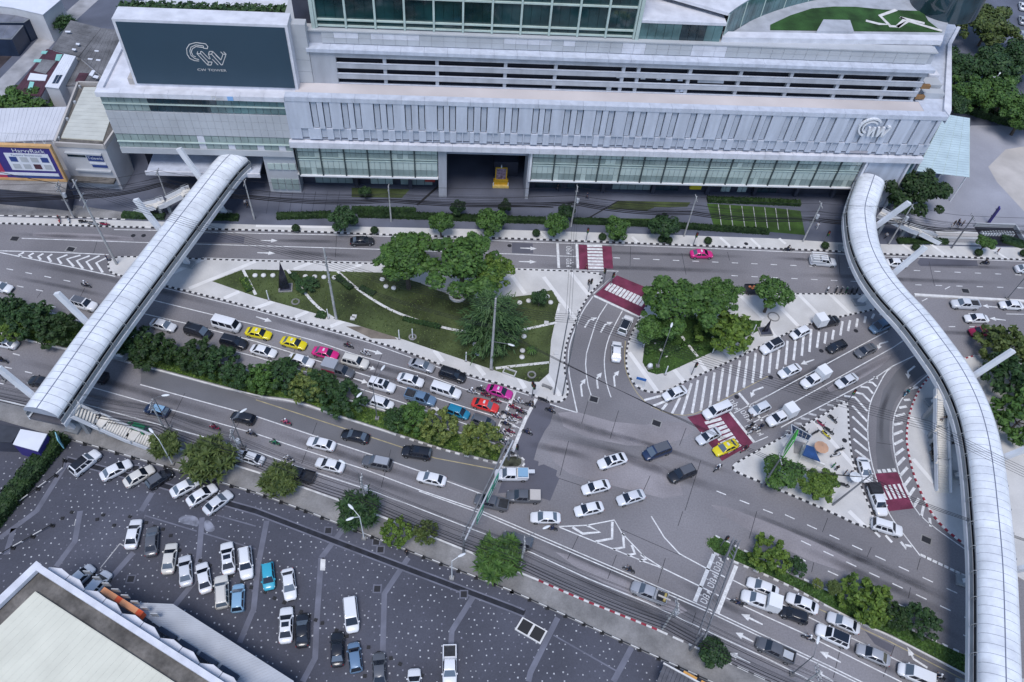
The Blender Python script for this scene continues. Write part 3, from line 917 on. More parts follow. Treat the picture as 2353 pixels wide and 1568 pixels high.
# core volumes
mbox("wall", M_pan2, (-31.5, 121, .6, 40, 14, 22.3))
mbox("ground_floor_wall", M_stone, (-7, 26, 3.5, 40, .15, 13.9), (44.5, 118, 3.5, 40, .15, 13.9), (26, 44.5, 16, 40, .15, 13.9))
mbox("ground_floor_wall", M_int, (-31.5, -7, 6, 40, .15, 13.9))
mbox("upper_wall", M_deck, (1.2, 117.5, 6.2, 40, 22.3, 32))
mb = MB()
mb.box(-1, 26.6, .1, 3.4, 4.9, 5.1)
mb.box(44.0, 110.3, .1, 3.4, 4.9, 5.1)
mb.build("soffit", M_clad, mall)
# podium glass
def glass_run(s0, s1, n):
    w = (s1 - s0) / n
    for i in range(n):
        a, b = s0 + i * w + .1, s0 + (i + 1) * w - .1
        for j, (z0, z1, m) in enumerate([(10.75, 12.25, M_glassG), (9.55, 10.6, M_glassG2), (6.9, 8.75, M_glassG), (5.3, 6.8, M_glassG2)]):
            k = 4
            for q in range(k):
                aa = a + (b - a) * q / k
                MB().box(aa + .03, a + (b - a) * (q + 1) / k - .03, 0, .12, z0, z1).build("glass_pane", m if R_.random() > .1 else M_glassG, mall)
        for z in (8.85, 9.4):
            MB().box(a, b, -.12, .3, z - .09, z + .09).build("transom", M_mullG, mall)
        MB().box(a - .22, a + .02, -.28, .3, 5.2, 12.3).build("mullion", M_mull, mall)
    MB().box(s0, s1, -.35, .5, 4.95, 5.25).build("sill_beam", M_white, mall)
    MB().box(s0, s1, .3, .6, 5.1, 12.3).build("glass_backing", M_glassG2, mall)


glass_run(-.4, 26.2, 6)
glass_run(44.4, 110.3, 15)
# portal
mbox("portal_beam", M_pan2, (26.4, 44.2, 1.5, 3.4, 9.9, 12.3))
mbox("portal_jamb", M_deck, (26.3, 27.9, .0, 6, .15, 12.3))
mbox("portal_jamb", M_deck, (43.7, 44.35, .0, 6, .15, 12.3))
mbox("portal_floor", M_plaza, (27.9, 43.7, 1, 16, .16, .2))
mbox("portal_frame", M_white, (44.0, 44.4, -.3, .0, 4.9, 12.3))
mbox("lobby_block", M_stone, (37.5, 42.5, 7, 12, .2, 3.8))
# ground floor shop fronts
for s0, s1, m in [(1.5, 9, M_glassG2), (12.5, 17, M_glassG), (18.5, 25, M_glassG2), (46, 51.5, M_glassD), (52.5, 57.5, M_glassD), (62, 70, M_glassG2), (71, 76, M_glassD), (85, 87, M_glassG), (88.5, 90.5, M_glassG), (92, 97, M_glassD)]:
    n = max(2, round((s1 - s0) / 1.6))
    for i in range(n):
        w = (s1 - s0) / n
        MB().box(s0 + i * w + .05, s0 + (i + 1) * w - .05, 3.25, 3.45, .5, 3.6).build("shop_window", m, mall)
mbox("shop_sign", mat("sign_yellow", (.62, .52, .03), .6, .05, 1.), (78.2, 80.6, 2.9, 3.4, 1.2, 3.4))
mbox("shop_sign", mat("sign_red", (.45, .06, .05), .6, .05, 1.), (23.5, 25.5, 2.9, 3.4, 1.6, 2.8))
for s in (9.8, 20.5, 60, 70.5, 82, 92, 101, 109):
    mbox("column", M_stone, (s - .35, s + .35, 2.4, 3.1, .15, 4.9))
# ledge
s = -1.2
while s < 121.3:
    e = min(s + 2.75, 121.4)
    MB().box(s + .015, e - .015, -1.0, .6, 12.32, 13.55 + R_.uniform(-.01, .01)).build("ledge_panel", M_ledge, mall)
    s = e
# panel facade: proud panels with slots between
edges = [3.6, 5.8, 9.1, 11.3, 14.8, 17.1, 20.4, 22.8, 26.2, 28.4, 31.7, 34.1, 37.4, 39.8, 43.6, 45.8, 49.4, 51.7, 55.2, 57.5, 61.0, 63.4, 66.9, 69.3, 72.8, 75.2, 78.8, 81.2, 84.9, 87.1, 90.9, 93.3, 97.0, 99.4, 103.1, 105.6, 109.2, 111.8, 115.6, 119.0]
prev = -.8
for i, x in enumerate(edges):
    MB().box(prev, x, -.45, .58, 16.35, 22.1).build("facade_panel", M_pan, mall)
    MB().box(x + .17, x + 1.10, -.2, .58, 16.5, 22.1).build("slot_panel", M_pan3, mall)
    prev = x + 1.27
MB().box(prev, 121, -.45, .58, 16.35, 22.1).build("facade_panel", M_pan, mall)
prev = -.8
lows = []
for i, x in enumerate(edges):
    nx = edges[i + 1] if i + 1 < len(edges) else 122
    gap = nx - x - 1.27
    if gap > 1.6:
        lows += [x + 1.35, x + 2.6]
    else:
        lows += [x + 1.35]
lows = [-.8 + 2.2] + lows
for i, x in enumerate(lows):
    w = 1.05 if i % 3 else 1.25
    if x - prev > .15:
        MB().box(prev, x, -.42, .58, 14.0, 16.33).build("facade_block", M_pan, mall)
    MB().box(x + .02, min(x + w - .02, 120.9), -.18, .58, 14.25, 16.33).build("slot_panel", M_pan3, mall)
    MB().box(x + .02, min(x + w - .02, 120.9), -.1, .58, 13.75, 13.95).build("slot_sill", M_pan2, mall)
    prev = x + w
if prev < 121:
    MB().box(prev, 121, -.42, .58, 14.0, 16.33).build("facade_block", M_pan, mall)
# coping
s = -.6
while s < 121.4:
    e = min(s + 4.1, 121.8)
    MB().box(s + .015, e - .015, -.55, 1.0, 22.12, 23.0).build("coping_panel", M_pan, mall)
    s = e
mbox("terrace_floor", M_terr, (1.0, 118, 1.0, 4.6, 22.2, 22.55))
mbox("terrace_floor", M_pan, (118.0, 121.7, 1.0, 4.8, 22.2, 22.6))
MB().prism([(121.7, -.5), (122.6, 1.4), (132.2, 24.5), (137, 31.6), (139, 60), (117.5, 60), (117.5, 4.8), (121.6, 4.8), (121.6, 1)], 21.5, 22.62).build("side_terrace", M_pan, mall)
MB().prism([(121.8, -.55), (122.9, 1.2), (132.4, 24.5), (137.3, 31.6), (136.7, 31.9), (131.7, 24.8), (121.6, 1.6)], 21.4, 23.25).build("side_parapet", M_ledge, mall)
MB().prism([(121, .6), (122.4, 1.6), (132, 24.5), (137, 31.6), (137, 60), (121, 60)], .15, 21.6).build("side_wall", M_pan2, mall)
# parking deck: bands, slots, columns
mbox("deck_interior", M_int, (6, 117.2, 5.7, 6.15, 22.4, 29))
mbox("deck_wall", M_deck, (4.0, 8.4, 4.6, 6.3, 22.4, 29))
for z0, z1 in [(21.9, 22.6), (23.6, 24.6), (25.7, 26.7), (27.8, 28.9)]:
    MB().box(8.3, 117.0, 4.65, 4.9, z0, z1).build("deck_parapet", M_deck, mall)
    MB().box(8.3, 117.0, 4.60, 4.95, z1 - .02, z1 + .05).build("parapet_cap", M_pan, mall)
for c in (16.9, 26.2, 38.5, 47.6, 60.0, 62.8, 72.4, 81.9, 91.5, 101.0, 110.4, 116.6):
    MB().box(c - .3, c + .3, 4.85, 5.7, 22.5, 28.9).build("deck_column", M_deck, mall)
s = 3.5
while s < 117.6:
    e = min(s + 4.1, 117.8)
    MB().box(s + .015, e - .015, 4.2, 6.4, 28.9, 29.55).build("deck_coping", M_pan, mall)
    s = e
# things seen inside the deck slots
for s, z in [(38.9, 28.0), (39.8, 28.0), (59.0, 25.7), (63.5, 25.6), (66.5, 25.6), (68.2, 25.5), (70.5, 25.5), (57.5, 23.1), (70.6, 23.1), (71.2, 23.2)]:
    mbox("deck_equipment", M_pan if R_.random() > .4 else M_clad, (s, s + .9, 5.0, 5.65, z - .4, z + .3))
mbox("deck_screen", M_deck, (74.3, 79.2, 5.0, 5.6, 24.9, 25.7))
# upper cladding wall with panels and white lights
for i in range(52):
    for j in range(2):
        a = 6.2 + i * 2.12
        wh = (i in (25, 26, 31, 32, 33) or (j == 1 and i in (1, 2, 4, 5, 6, 7, 15, 16, 17, 18, 20)))
        z0 = 29.7 + j * 1.05
        MB().box(a + .02, a + 2.1, 5.98 + (0 if wh else R_.uniform(0, .04)), 6.25, z0, z0 + 1.02).build("cladding_panel", M_ledge if wh else M_clad, mall)
mbox("upper_cap", M_clad, (1.0, 117.7, 5.9, 8, 31.85, 32.1))
for i, z in enumerate((22.6, 24.9, 27.2, 29.4, 31.6)):
    MB().box(1.2, 3.95, 4.5 - .02 * i, 6.3, z, z + 2.25).build("cladding_panel", M_clad, mall)
# office tower in teal glass
TW = empty("office_tower", tuple(A0), MANG, "dark teal glass office tower with pale green frames above the parking deck", "building")
MB().box(5.4, 61.2, 7.4, 40, 32.1, 78).build("tower_core", M_glassT, TW)
vs_ = [5.5 + i * 5.05 for i in range(12)]
hz = [32.5, 33.6, 37.9, 42.2, 46.5, 50.8]
for i in range(11):
    for j in range(len(hz) - 1):
        for q in range(3):
            a = vs_[i] + q * 5.05 / 3
            MB().box(a + .03, a + 5.05 / 3 - .03, 7.15 + R_.uniform(0, .01), 7.38, hz[j] + .05, hz[j + 1] - .05).build("glass_pane", M_glassT, TW)
for x in vs_:
    MB().box(x - .17, x + .17, 6.6, 7.15, 32.2, 60).build("mullion", M_mullG, TW)
for z in hz[:2] + hz[2:]:
    MB().box(5.3, 61.3, 6.75, 7.12, z - .13, z + .13).build("transom", M_mullG, TW)
for x in (5.0, 61.6):
    MB().box(x - .3, x + .3, 6.4, 8.5, 32.1, 60).build("corner_mullion", M_mullG, TW)
mbox("roof_plant_wall", M_stone, (1.6, 4.6, 8.2, 30, 32, 42))
mbox("roof_strip", M_clad, (-.5, 1.6, 8, 30, 31, 32.2))
# low glass hall and curved wall beside the tower
for i in range(10):
    a = 62 + i * 1.48
    MB().box(a + .03, a + 1.45, 6.9, 7.1, 32.1, 35.2).build("glass_pane", M_glassD if i in (5, 6, 7) else mat("teal_pale", (.10, .19, .20), .1, .3, .3, spec=.8), mall)
mbox("hall_roof", M_ledge, (61.8, 77.2, 6.8, 16, 35.2, 35.7))
crv = [mloc(g1('20', *p, 32.1)) for p in ((1930, 368), (2010, 305), (2110, 240), (2220, 180), (2353, 125), (2500, 75), (2700, 20), (2950, -30))]
crv = [(q.x, q.y) for q in resample(smooth_path([(a, b, 0) for a, b in crv], 2), 1.6)]
for i, (a, b) in enumerate(zip(crv, crv[1:])):
    a, b = Vector(a), Vector(b)
    d = (b - a) * .02
    MB().add([(a.x + d.x, a.y + d.y, 32.1), (b.x - d.x, b.y - d.y, 32.1), (b.x - d.x, b.y - d.y, 37), (a.x + d.x, a.y + d.y, 37),
              (a.x + d.x, a.y + d.y + .15, 32.1), (b.x - d.x, b.y - d.y + .15, 32.1), (b.x - d.x, b.y - d.y + .15, 37), (a.x + d.x, a.y + d.y + .15, 37)],
             [(0, 1, 2, 3), (5, 4, 7, 6), (0, 4, 5, 1), (1, 5, 6, 2), (2, 6, 7, 3), (3, 7, 4, 0)]).build("hall_pane", MATS["teal_pale"], mall)
    if i % 4 == 0:
        MB().box(a.x - .08, a.x + .08, a.y - .15, a.y, 32.1, 37).build("mullion", M_mullG, mall)
MB().prism([(x, y + .3) for x, y in crv] + [(crv[-1][0], 60), (61.8, 60), (61.8, 16)], 36.5, 37.05).build("hall_roof", M_ledge, mall)
# roof garden
RZ = 32.1
MB().prism([mloc(g1('30', *p, RZ)) for p in ((-420, 360), (1600, 400), (1640, 250), (1750, 0), (1750, -300), (-60, -300), (-60, 130))], 31.5, RZ).build("roof_deck", M_deck, mall)
MB().prism([mloc(g1('30', *p, RZ)) for p in ((20, 280), (20, 235), (200, 150), (400, 85), (600, 68), (800, 70), (1050, 95), (1420, 110), (1470, 200), (1600, 300))], RZ, RZ + .15).build("roof_lawn", mat("roof_lawn", (.03, .085, .022), .95, .35, .3, fine=.3, fscale=4.), mall)
MB().prism([mloc(g1('30', *p, RZ + .9)) for p in ((-420, 290), (1615, 325), (1605, 375), (-420, 345))], RZ, RZ + .9).build("roof_parapet", M_ledge, mall)
MB().prism([mloc(g1('30', *p, RZ + 1.4)) for p in ((510, 180), (755, 185), (790, 290), (450, 285))], RZ + .1, RZ + 1.4).build("stair_head", M_deck, mall)
for p in [(900, 190, 1020, 220, 1110, 225, 1030, 145, 1180, 90), (1110, 240, 1190, 245, 1260, 180, 1215, 160), (1190, 250, 1290, 195, 1600, 285), (1215, 160, 1440, 215)]:
    P = [g1('30', p[i], p[i + 1], RZ + .2) for i in range(0, len(p), 2)]
    P = [mloc(q) for q in P]
    MB().strip(P, .8, RZ + .19).build("roof_path", M_kw, mall)
cA = mloc(g1('30', 1690, 235, 32))
mb = MB()
mb.tube((cA[0] + 1, cA[1] + 7, 31.9), (cA[0] + 1, cA[1] + 7, 52), 6.5, n=40)
drum = mb.build("glass_drum", M_glassD, mall, smooth=True)
# side plant on the terrace
for a, b, m in [((1470, 670, 1530, 720), 1.6, M_ledge), ((1440, 735, 1545, 800), 1.4, M_clad), ((1430, 830, 1590, 870), 1.2, M_clad)]:
    q0, q1 = mloc(g1('30', a[0], a[3], 23.5)), mloc(g1('30', a[2], a[1], 23.5))
    MB().box(min(q0[0], q1[0]), max(q0[0], q1[0]), min(q0[1], q1[1]), max(q0[1], q1[1]), 22.6, 22.6 + b).build("roof_unit", m, mall)
for z in (22.9, 25.2):
    mbox("brown_vent", mat("brown_vent", (.25, .14, .06), .6, .1, 1.), (117.2, 119, 4.9, 5.6, z, z + .7))
# raised CW emblem on the facade
M_chr = mat("emblem_metal", (.70, .72, .76), .3, 0, 1.)
def emblem_stroke(mb, pts, w, t0, t1):
    for a, b in zip(pts, pts[1:]):
        mb.bar((a[0], (t0 + t1) / 2, a[1]), (b[0], (t0 + t1) / 2, b[1]), w, abs(t1 - t0), up=(0, 1, 0))
EC = MB()
for r, w in ((2.0, .34), (1.35, .3)):
    pts = [(107.6 + r * 1.05 * math.cos(rad(a)), 20.3 + r * .95 * math.sin(rad(a))) for a in range(40, 265, 15)]
    emblem_stroke(EC, pts, w, -.95, -.5)
for x0 in (107.5, 109.3):
    emblem_stroke(EC, [(x0, 20.4), (x0 + .35, 18.4)], .4, -1.0, -.5)
    emblem_stroke(EC, [(x0 + .35, 18.4), (x0 + .95, 20.4)], .3, -.98, -.5)
    emblem_stroke(EC, [(x0 + .95, 20.4), (x0 + 1.3, 18.3)], .4, -1.0, -.5)
emblem_stroke(EC, [(110.65, 18.3), (111.5, 20.5), (110.9, 20.6)], .34, -1.0, -.5)
EC.build("emblem", M_chr, mall)
mbox("stain_panel", mat("brown_stain", (.42, .40, .44), .6, .15, .5), (106.2, 109.8, -.44, -.43, 14.05, 14.6))
# ---- left wing
W0, W1 = -32.6, -.9
for i in range(24):
    a = W0 + i * (W1 - W0) / 24
    b = a + (W1 - W0) / 24
    for j in range(3):
        z0 = 13.75 + j * 1.62
        MB().box(a + .015, b - .015, R_.uniform(-.012, .0), .3, z0 + .015, z0 + 1.6).build("cladding_panel", M_clad, mall)
    for z0, z1, m in ((20.4, 21.75, M_glassG2 if i < 6 else M_glassD if i < 15 else MATS["teal_pale"]), (18.8, 20.15, M_glassG2 if i < 6 else M_glassD if i < 14 else MATS["teal_pale"]), (12.2, 13.6, M_glassG2), (10.75, 12.0, M_glassG2)):
        wh = z1 in (13.6, 12.0) and i in (11, 15, 19, 22) and (z1 == 12.0 or i == 11)
        MB().box(a + .04, b - .04, .08, .3, z0, z1).build("wing_window", M_ledge if wh else m, mall)
for z in (20.28, 12.1):
    MB().box(W0, W1, -.18, .3, z - .08, z + .08).build("transom", M_mullG, mall)
mbox("wing_wall", M_clad, (W0, W1, .31, 40, 9.4, 22.2))
mbox("wing_fascia", M_clad, (W0, W1, -.1, .3, 9.4, 10.7))
s = W0 - .3
while s < -.9:
    e = min(s + 4.1, -.65)
    MB().box(s + .015, e - .015, -.55, .9, 21.85, 22.75).build("coping_panel", M_ledge, mall)
    s = e
MB().box(W0 - .3, W0 + .8, .9, 30, 21.85, 22.9).build("wing_parapet", M_ledge, mall)
mbox("wing_roof", M_ledge, (W0 + .8, 1.0, .9, 40, 22.0, 22.4))
mbox("roof_unit", M_cream, (-27.9, -26.7, 2.6, 5.5, 22.4, 23.6))
mbox("wing_base", M_clad, (-7, -1, .5, 3.5, .15, 9.4))
for i in range(4):
    MB().box(-6.4 + i * 1.35, -5.2 + i * 1.35, .3, .48, 6.0, 7.4).build("shop_window", M_glassG, mall)
    MB().box(-6.4 + i * 1.35, -5.2 + i * 1.35, .3, .48, 1.0, 3.6).build("shop_window", M_glassG2, mall)
mbox("wing_canopy", M_pan, (-29, -8, -1.0, 5, 5.4, 5.9))
mbox("canopy_edge", M_ledge, (-29.2, -7.8, -1.3, -1.0, 5.2, 6.1))
mbox("wing_recess", M_pan2, (-31.5, -7.5, 5, 6, 5.9, 9.4))
mbox("end_panel", M_pan, (111.4, 119.2, -.2, .5, .15, 12.3))
mbox("end_fin", M_ledge, (110.5, 110.95, -.7, .3, 4.9, 12.3))
mbox("end_fin", M_ledge, (119.3, 119.7, -.7, .3, .2, 12.3))
mbox("corner_glass", MATS["teal_pale"], (119.8, 121, .2, 3, .2, 12.3))

# ---- big advertising screen on the left wing
M_scr = mat("screen_slate", (.032, .064, .096), .5, .03, .2)
bb = empty("rooftop_billboard", tuple(A0), MANG, "huge slate-blue rooftop billboard with white line-drawn CW TOWER emblem", "billboard")
MB().box(-26.8, 1.5, 2.3, 6.2, 22.4, 34.9).build("frame_box", M_ledge, bb)
MB().box(-26.3, 1.0, 2.18, 2.3, 22.95, 34.45).build("screen", M_scr, bb)
cwl = [(1910, 430, 1890, 405, 1800, 393, 1740, 410, 1715, 450, 1720, 500, 1745, 540, 1790, 560, 1830, 563), (1870, 425, 1800, 415, 1755, 435, 1745, 470, 1755, 510, 1790, 540, 1830, 550), (1870, 440, 1800, 430, 1768, 450, 1758, 480, 1775, 515, 1800, 525),
       (1905, 450, 1870, 445, 1870, 425), (1910, 430, 1905, 450), (1810, 495, 1910, 600, 1940, 600, 1950, 572, 1915, 572, 1845, 497, 1810, 495), (1845, 497, 1845, 475, 1855, 475, 1925, 545), (1810, 495, 1818, 475), (1915, 572, 1910, 600), (1925, 545, 1932, 540, 1915, 500, 1945, 500, 2035, 600, 2045, 595, 2078, 500, 2050, 500, 2030, 555), (1915, 500, 1925, 475, 1955, 475, 2025, 545), (1945, 500, 1955, 475), (2078, 500, 2055, 478), (2050, 500, 2028, 478), (1950, 545, 2005, 600), (2030, 555, 1985, 510)]
mb = MB()
for p in cwl:
    q = [onplane(u, v, 2.15) for u, v in T('00', *p)]
    for a, b in zip(q, q[1:]):
        mb.bar((a[0], 2.16, a[1]), (b[0], 2.16, b[1]), .11, .04, up=(0, 1, 0))
mb.build("emblem_drawing", M_kw, bb)
mb = MB()
c = onplane(*T('00', 1948, 647)[0], 2.15)
put_text(mb, "CW TOWER", .66, (c[0], 2.14, c[1]), (1, 0, 0), (0, 0, 1), sx=1.35)
mb.build("lettering", M_kw, bb)
mb = MB()
c = onplane(*T('00', 1978, 832)[0], -.6)
put_text(mb, "Plan", 1.35, (c[0], -.63, 22.3), (1, 0, 0), (0, 0, 1))
mb.build("plan_lettering", M_kw, bb)
MB().box(c[0] + 1.7, c[0] + 2.7, -.62, -.57, 21.9, 22.7).build("plan_mark", mat("plan_blue", (.25, .45, .75), .5, 0), bb)

# ---- glass canopy at the right end
can = empty("glass_canopy", G(2180, 330), 0, "pale turquoise glass canopy roof beside the mall's right end", "canopy")
cl = G(2180, 330)
CZ = 8.0
cc = [G(2173, 263, CZ), G(2228, 272, CZ), G(2227, 408, CZ), G(2106, 394, CZ)]
M_cang = mat("canopy_glass", (.50, .62, .66), .12, .08, .25, spec=.6)
NR, NC = 26, 4
ins = lambda a, b: (cc[0].lerp(cc[3], b)).lerp(cc[1].lerp(cc[2], b), a)
def _left(b):
    return 0.0
for i in range(NR):
    for j in range(NC):
        q = [ins((j + x) / NC, (i + y) / NR) for x, y in ((.02, .05), (.98, .05), (.98, .95), (.02, .95))]
        MB().prism([(v.x - cl.x, v.y - cl.y) for v in q], CZ, CZ + .05, bottom=True).build("glass_pane", M_cang, can)
for j in range(NC + 1):
    a, b = ins(j / NC, 0), ins(j / NC, 1)
    MB().bar((a.x - cl.x, a.y - cl.y, CZ - .1), (b.x - cl.x, b.y - cl.y, CZ - .1), .16, .2).build("beam", M_mullG, can)
for j in (0, 2, 4):
    for b in (.1, .5, .92):
        a = ins(j / NC, b)
        MB().tube((a.x - cl.x, a.y - cl.y, .15), (a.x - cl.x, a.y - cl.y, CZ - .15), .14).build("post", M_white, can)
# ================================================================== roofed footbridges
M_roofp = mat("bridge_roof", (.72, .75, .80), .22, .09, .35, spec=.5, fine=.12, fscale=.9)
M_seam = mat("roof_seam", (.16, .18, .24), .5, .1, 1.)
M_bwhite = mat("bridge_white", (.66, .68, .72), .4, .06, .4)
M_bgrey = mat("bridge_grey", (.30, .32, .34), .5, .1, .5)
M_bdark = mat("bridge_floor", (.09, .09, .11), .6, .15, .6)
EAVE, RIDGE, DECK, HW = 8.2, 9.7, 6.3, 2.6


def footbridge(name, path, label, masts, lean, gable=None):
    root = empty(name, (0, 0, 0), 0, label, "footbridge")
    P = resample(path, 1.3)
    P = [Vector((p.x, p.y, 0)) for p in P]
    n = len(P)
    N = []
    for i in range(n):
        d = (P[min(i + 1, n - 1)] - P[max(i - 1, 0)]).normalized()
        N.append(Vector((-d.y, d.x, 0)))     # to the left of travel

    def sec(i, a, lift=0.):
        """point of the arch at angle a (0 = right eave .. pi = left eave) on station i"""
        f = int(min(i, n - 2))
        k = i - f
        p, q = P[f].lerp(P[f + 1], k), N[f].lerp(N[f + 1], k)
        return p - q * math.cos(a) * (HW + lift) + Vector((0, 0, EAVE + (RIDGE - EAVE) * math.sin(a) + lift))
    K = 7
    for i in range(n - 1):
        for half in (0, 1):
            a0, a1 = (0, math.pi / 2) if half == 0 else (math.pi / 2, math.pi)
            e = .022
            A = [a0 + e * (half == 1) + (a1 - a0 - e) * k / K for k in range(K + 1)]
            vs = [sec(i + .025, a) for a in A] + [sec(i + .975, a) for a in A] + [sec(i + .025, a, -.06) for a in A] + [sec(i + .975, a, -.06) for a in A]
            m = K + 1
            fs = [(k, m + k, m + k + 1, k + 1) for k in range(K)] + [(2 * m + k + 1, 3 * m + k + 1, 3 * m + k, 2 * m + k) for k in range(K)]
            fs += [(0, 2 * m, 3 * m, m), (K, m + K, 3 * m + K, 2 * m + K)] + [(k, k + 1, 2 * m + k + 1, 2 * m + k) for k in range(K)] + [(m + k + 1, m + k, 3 * m + k, 3 * m + k + 1) for k in range(K)]
            MB().add(vs, fs).build("roof_panel", M_roofp, root, smooth=30)
        # rib under the joint
        mb = MB()
        mb.path([sec(i, math.pi * k / 12, -.09) for k in range(13)], .075, 4)
        mb.build("rib", M_seam, root)
    ridge = MB()
    for i in range(n - 1):
        a, b = sec(i, math.pi / 2, -.03), sec(i + 1, math.pi / 2, -.03)
        ridge.bar(a, b, .16, .08)
    ridge.build("ridge_seam", M_seam, root)
    # deck, parapets, eave beams
    def run(nm, off, z, w, h, m, i0=0, i1=n - 1):
        mb = MB()
        for i in range(i0, i1):
            a, b = P[i] + N[i] * off, P[i + 1] + N[i + 1] * off
            wa = N[i] * w / 2
            wb = N[i + 1] * w / 2
            vs = [a - wa, b - wb, b + wb, a + wa]
            o = [(v.x, v.y, z) for v in vs] + [(v.x, v.y, z + h) for v in vs]
            mb.add(o, [(3, 2, 1, 0), (4, 5, 6, 7), (0, 1, 5, 4), (2, 3, 7, 6)] + ([(3, 0, 4, 7)] if i == i0 else []) + ([(1, 2, 6, 5)] if i == i1 - 1 else []))
        return mb.build(nm, m, root)
    run("deck", 0, DECK - .5, 5.4, .5, M_bdark)
    for sgn in (-1, 1):
        run("eave_beam", sgn * (HW - .05), EAVE - .28, .22, .3, M_bgrey)
        run("fascia", sgn * (HW + .2), DECK - .6, .16, .8, M_bwhite)
        run("handrail", sgn * (HW + .12), DECK + 1.05, .1, .1, M_bgrey)
        run("guard_glass", sgn * (HW + .12), DECK + .3, .05, .75, M_bgrey)
        run("gutter_ledge", sgn * (HW + .05), DECK + .15, .4, .1, M_bwhite)
        for i in range(0, n, 3):
            c = P[i] + N[i] * sgn * (HW - .1)
            mb = MB()
            mb.tube((c.x, c.y, DECK), (c.x, c.y, EAVE), .08, n=6)
            mb.build("post", M_bgrey, root)
            mb = MB()
            pts = []
            for k in range(7):
                t = math.pi * (.5 - k / 6.)
                q = P[i] + N[i] * sgn * (HW + .0 + .42 * math.cos(t))
                pts.append((q.x, q.y, (EAVE + DECK) / 2 + .25 + .75 * math.sin(t)))
            mb.path(pts, .06, 5)
            mb.build("bracket", M_bgrey, root)
    for i in (([0] if gable in ('start', 'both') else []) + ([n - 1] if gable in ('end', 'both') else [])):
        pts = [sec(i, math.pi * k / 12) for k in range(13)]
        MB().add(pts, [tuple(range(13))]).build("gable", mat("gable_grey", (.35, .38, .45), .5, .1, .5), root)
    for (y, extra) in masts:
        i = min(range(n), key=lambda k: abs(P[k].y - y))
        f = P[i] + N[i] * lean[0]
        t = P[i] + N[i] * lean[1]
        mb = MB()
        mb.bar((f.x, f.y, .1), (t.x, t.y, 14.2 + extra), 1.0, .55, up=(0, 1, 0))
        mb.build("mast", M_bwhite, root)
        mb = MB()
        mb.box(-1.1, 1.1, -.8, .8, 0, .45)
        mb.build("mast_foot", M_bgrey, root, loc=(f.x, f.y, .1), rz=math.atan2(N[i].y, N[i].x))
    return root


Lc = []
for u, v in [(575, 366), (547, 392), (476, 487), (405, 582), (330, 683), (255, 784), (190, 880), (134, 962)]:
    Lc.append(G(u, v, EAVE))
d0 = (Lc[-1] - Lc[0]).normalized()
nl = Vector((-d0.y, d0.x, 0))
Lpath = smooth_path([p - nl * 2.75 for p in Lc], 2)
# survey runs north -> south, so the left of travel is east
bridgeL = footbridge("covered_footbridge", Lpath, "straight white arched-roof footbridge crossing the roads at the left", [(109, 0), (95, 0), (73.5, 0), (58.5, 0)], (.3, -5.4), 'end')
Rb = T('31', 980, 40, 890, 300, 890, 420, 925, 640, 1020, 860, 1180, 1080, 1400, 1300, 1600, 1560) + T('32', 1780, 240, 1940, 560, 2030, 880, 2085, 1250, 2115, 1560) + T('33', 2150, 340, 2170, 700, 2190, 1560)
Rp = [G(u, v, RIDGE) for u, v in Rb]
Rp.append(Rp[-1] + (Rp[-1] - Rp[-2]) * 1.2)
bridgeR = footbridge("covered_footbridge", smooth_path(Rp, 2), "S-curved white arched-roof footbridge sweeping down the right side", [(116, 0), (101.5, 0), (80, 0), (66, 0), (48, 0), (33, 0)], (-.3, 6.2))


def stairs(name, nodes, width, label, m, parent_label=None, step_w=.32):
    """nodes: (point, z). sloping stretches become steps, level stretches landings"""
    root = empty(name, (nodes[-1][0].x, nodes[-1][0].y, 0), 0, label, "staircase")
    o = Vector((nodes[-1][0].x, nodes[-1][0].y, 0))
    for (a, za), (b, zb) in zip(nodes, nodes[1:]):
        a, b = a - o, b - o
        d = Vector((b.x - a.x, b.y - a.y, 0))
        L = d.length
        d.normalize()
        nn = Vector((-d.y, d.x, 0))
        if abs(za - zb) < .05:
            q = [a - nn * width / 2, b - nn * width / 2, b + nn * width / 2, a + nn * width / 2]
            MB().prism([(v.x, v.y) for v in q], za - .22, za, bottom=True).build("landing", m, root)
        else:
            k = max(3, round(L / step_w))
            for i in range(k):
                z = za + (zb - za) * (i + 1) / k
                p0, p1 = a + d * L * i / k, a + d * (L * (i + 1) / k + .03)
                q = [p0 - nn * width / 2, p1 - nn * width / 2, p1 + nn * width / 2, p0 + nn * width / 2]
                MB().prism([(v.x, v.y) for v in q], z - .24, z, bottom=True).build("step", m, root)
        for sg in (-1, 1):
            e = nn * sg * (width / 2 + .08)
            mb = MB()
            mb.bar((a.x + e.x, a.y + e.y, za + .25), (b.x + e.x, b.y + e.y, zb + .25), .1, .9)
            mb.build("side_wall", M_bwhite, root)
            mb = MB()
            mb.bar((a.x + e.x, a.y + e.y, za + 1.05), (b.x + e.x, b.y + e.y, zb + 1.05), .06, .06)
            mb.build("handrail", M_bgrey, root)
        c = a.lerp(b, .9)
        if za > 1.2:
            MB().box(c.x - .3, c.x + .3, c.y - .3, c.y + .3, .1, min(za, zb) + (za - zb) * .1 - .2).build("support", M_bgrey, root)
    return root


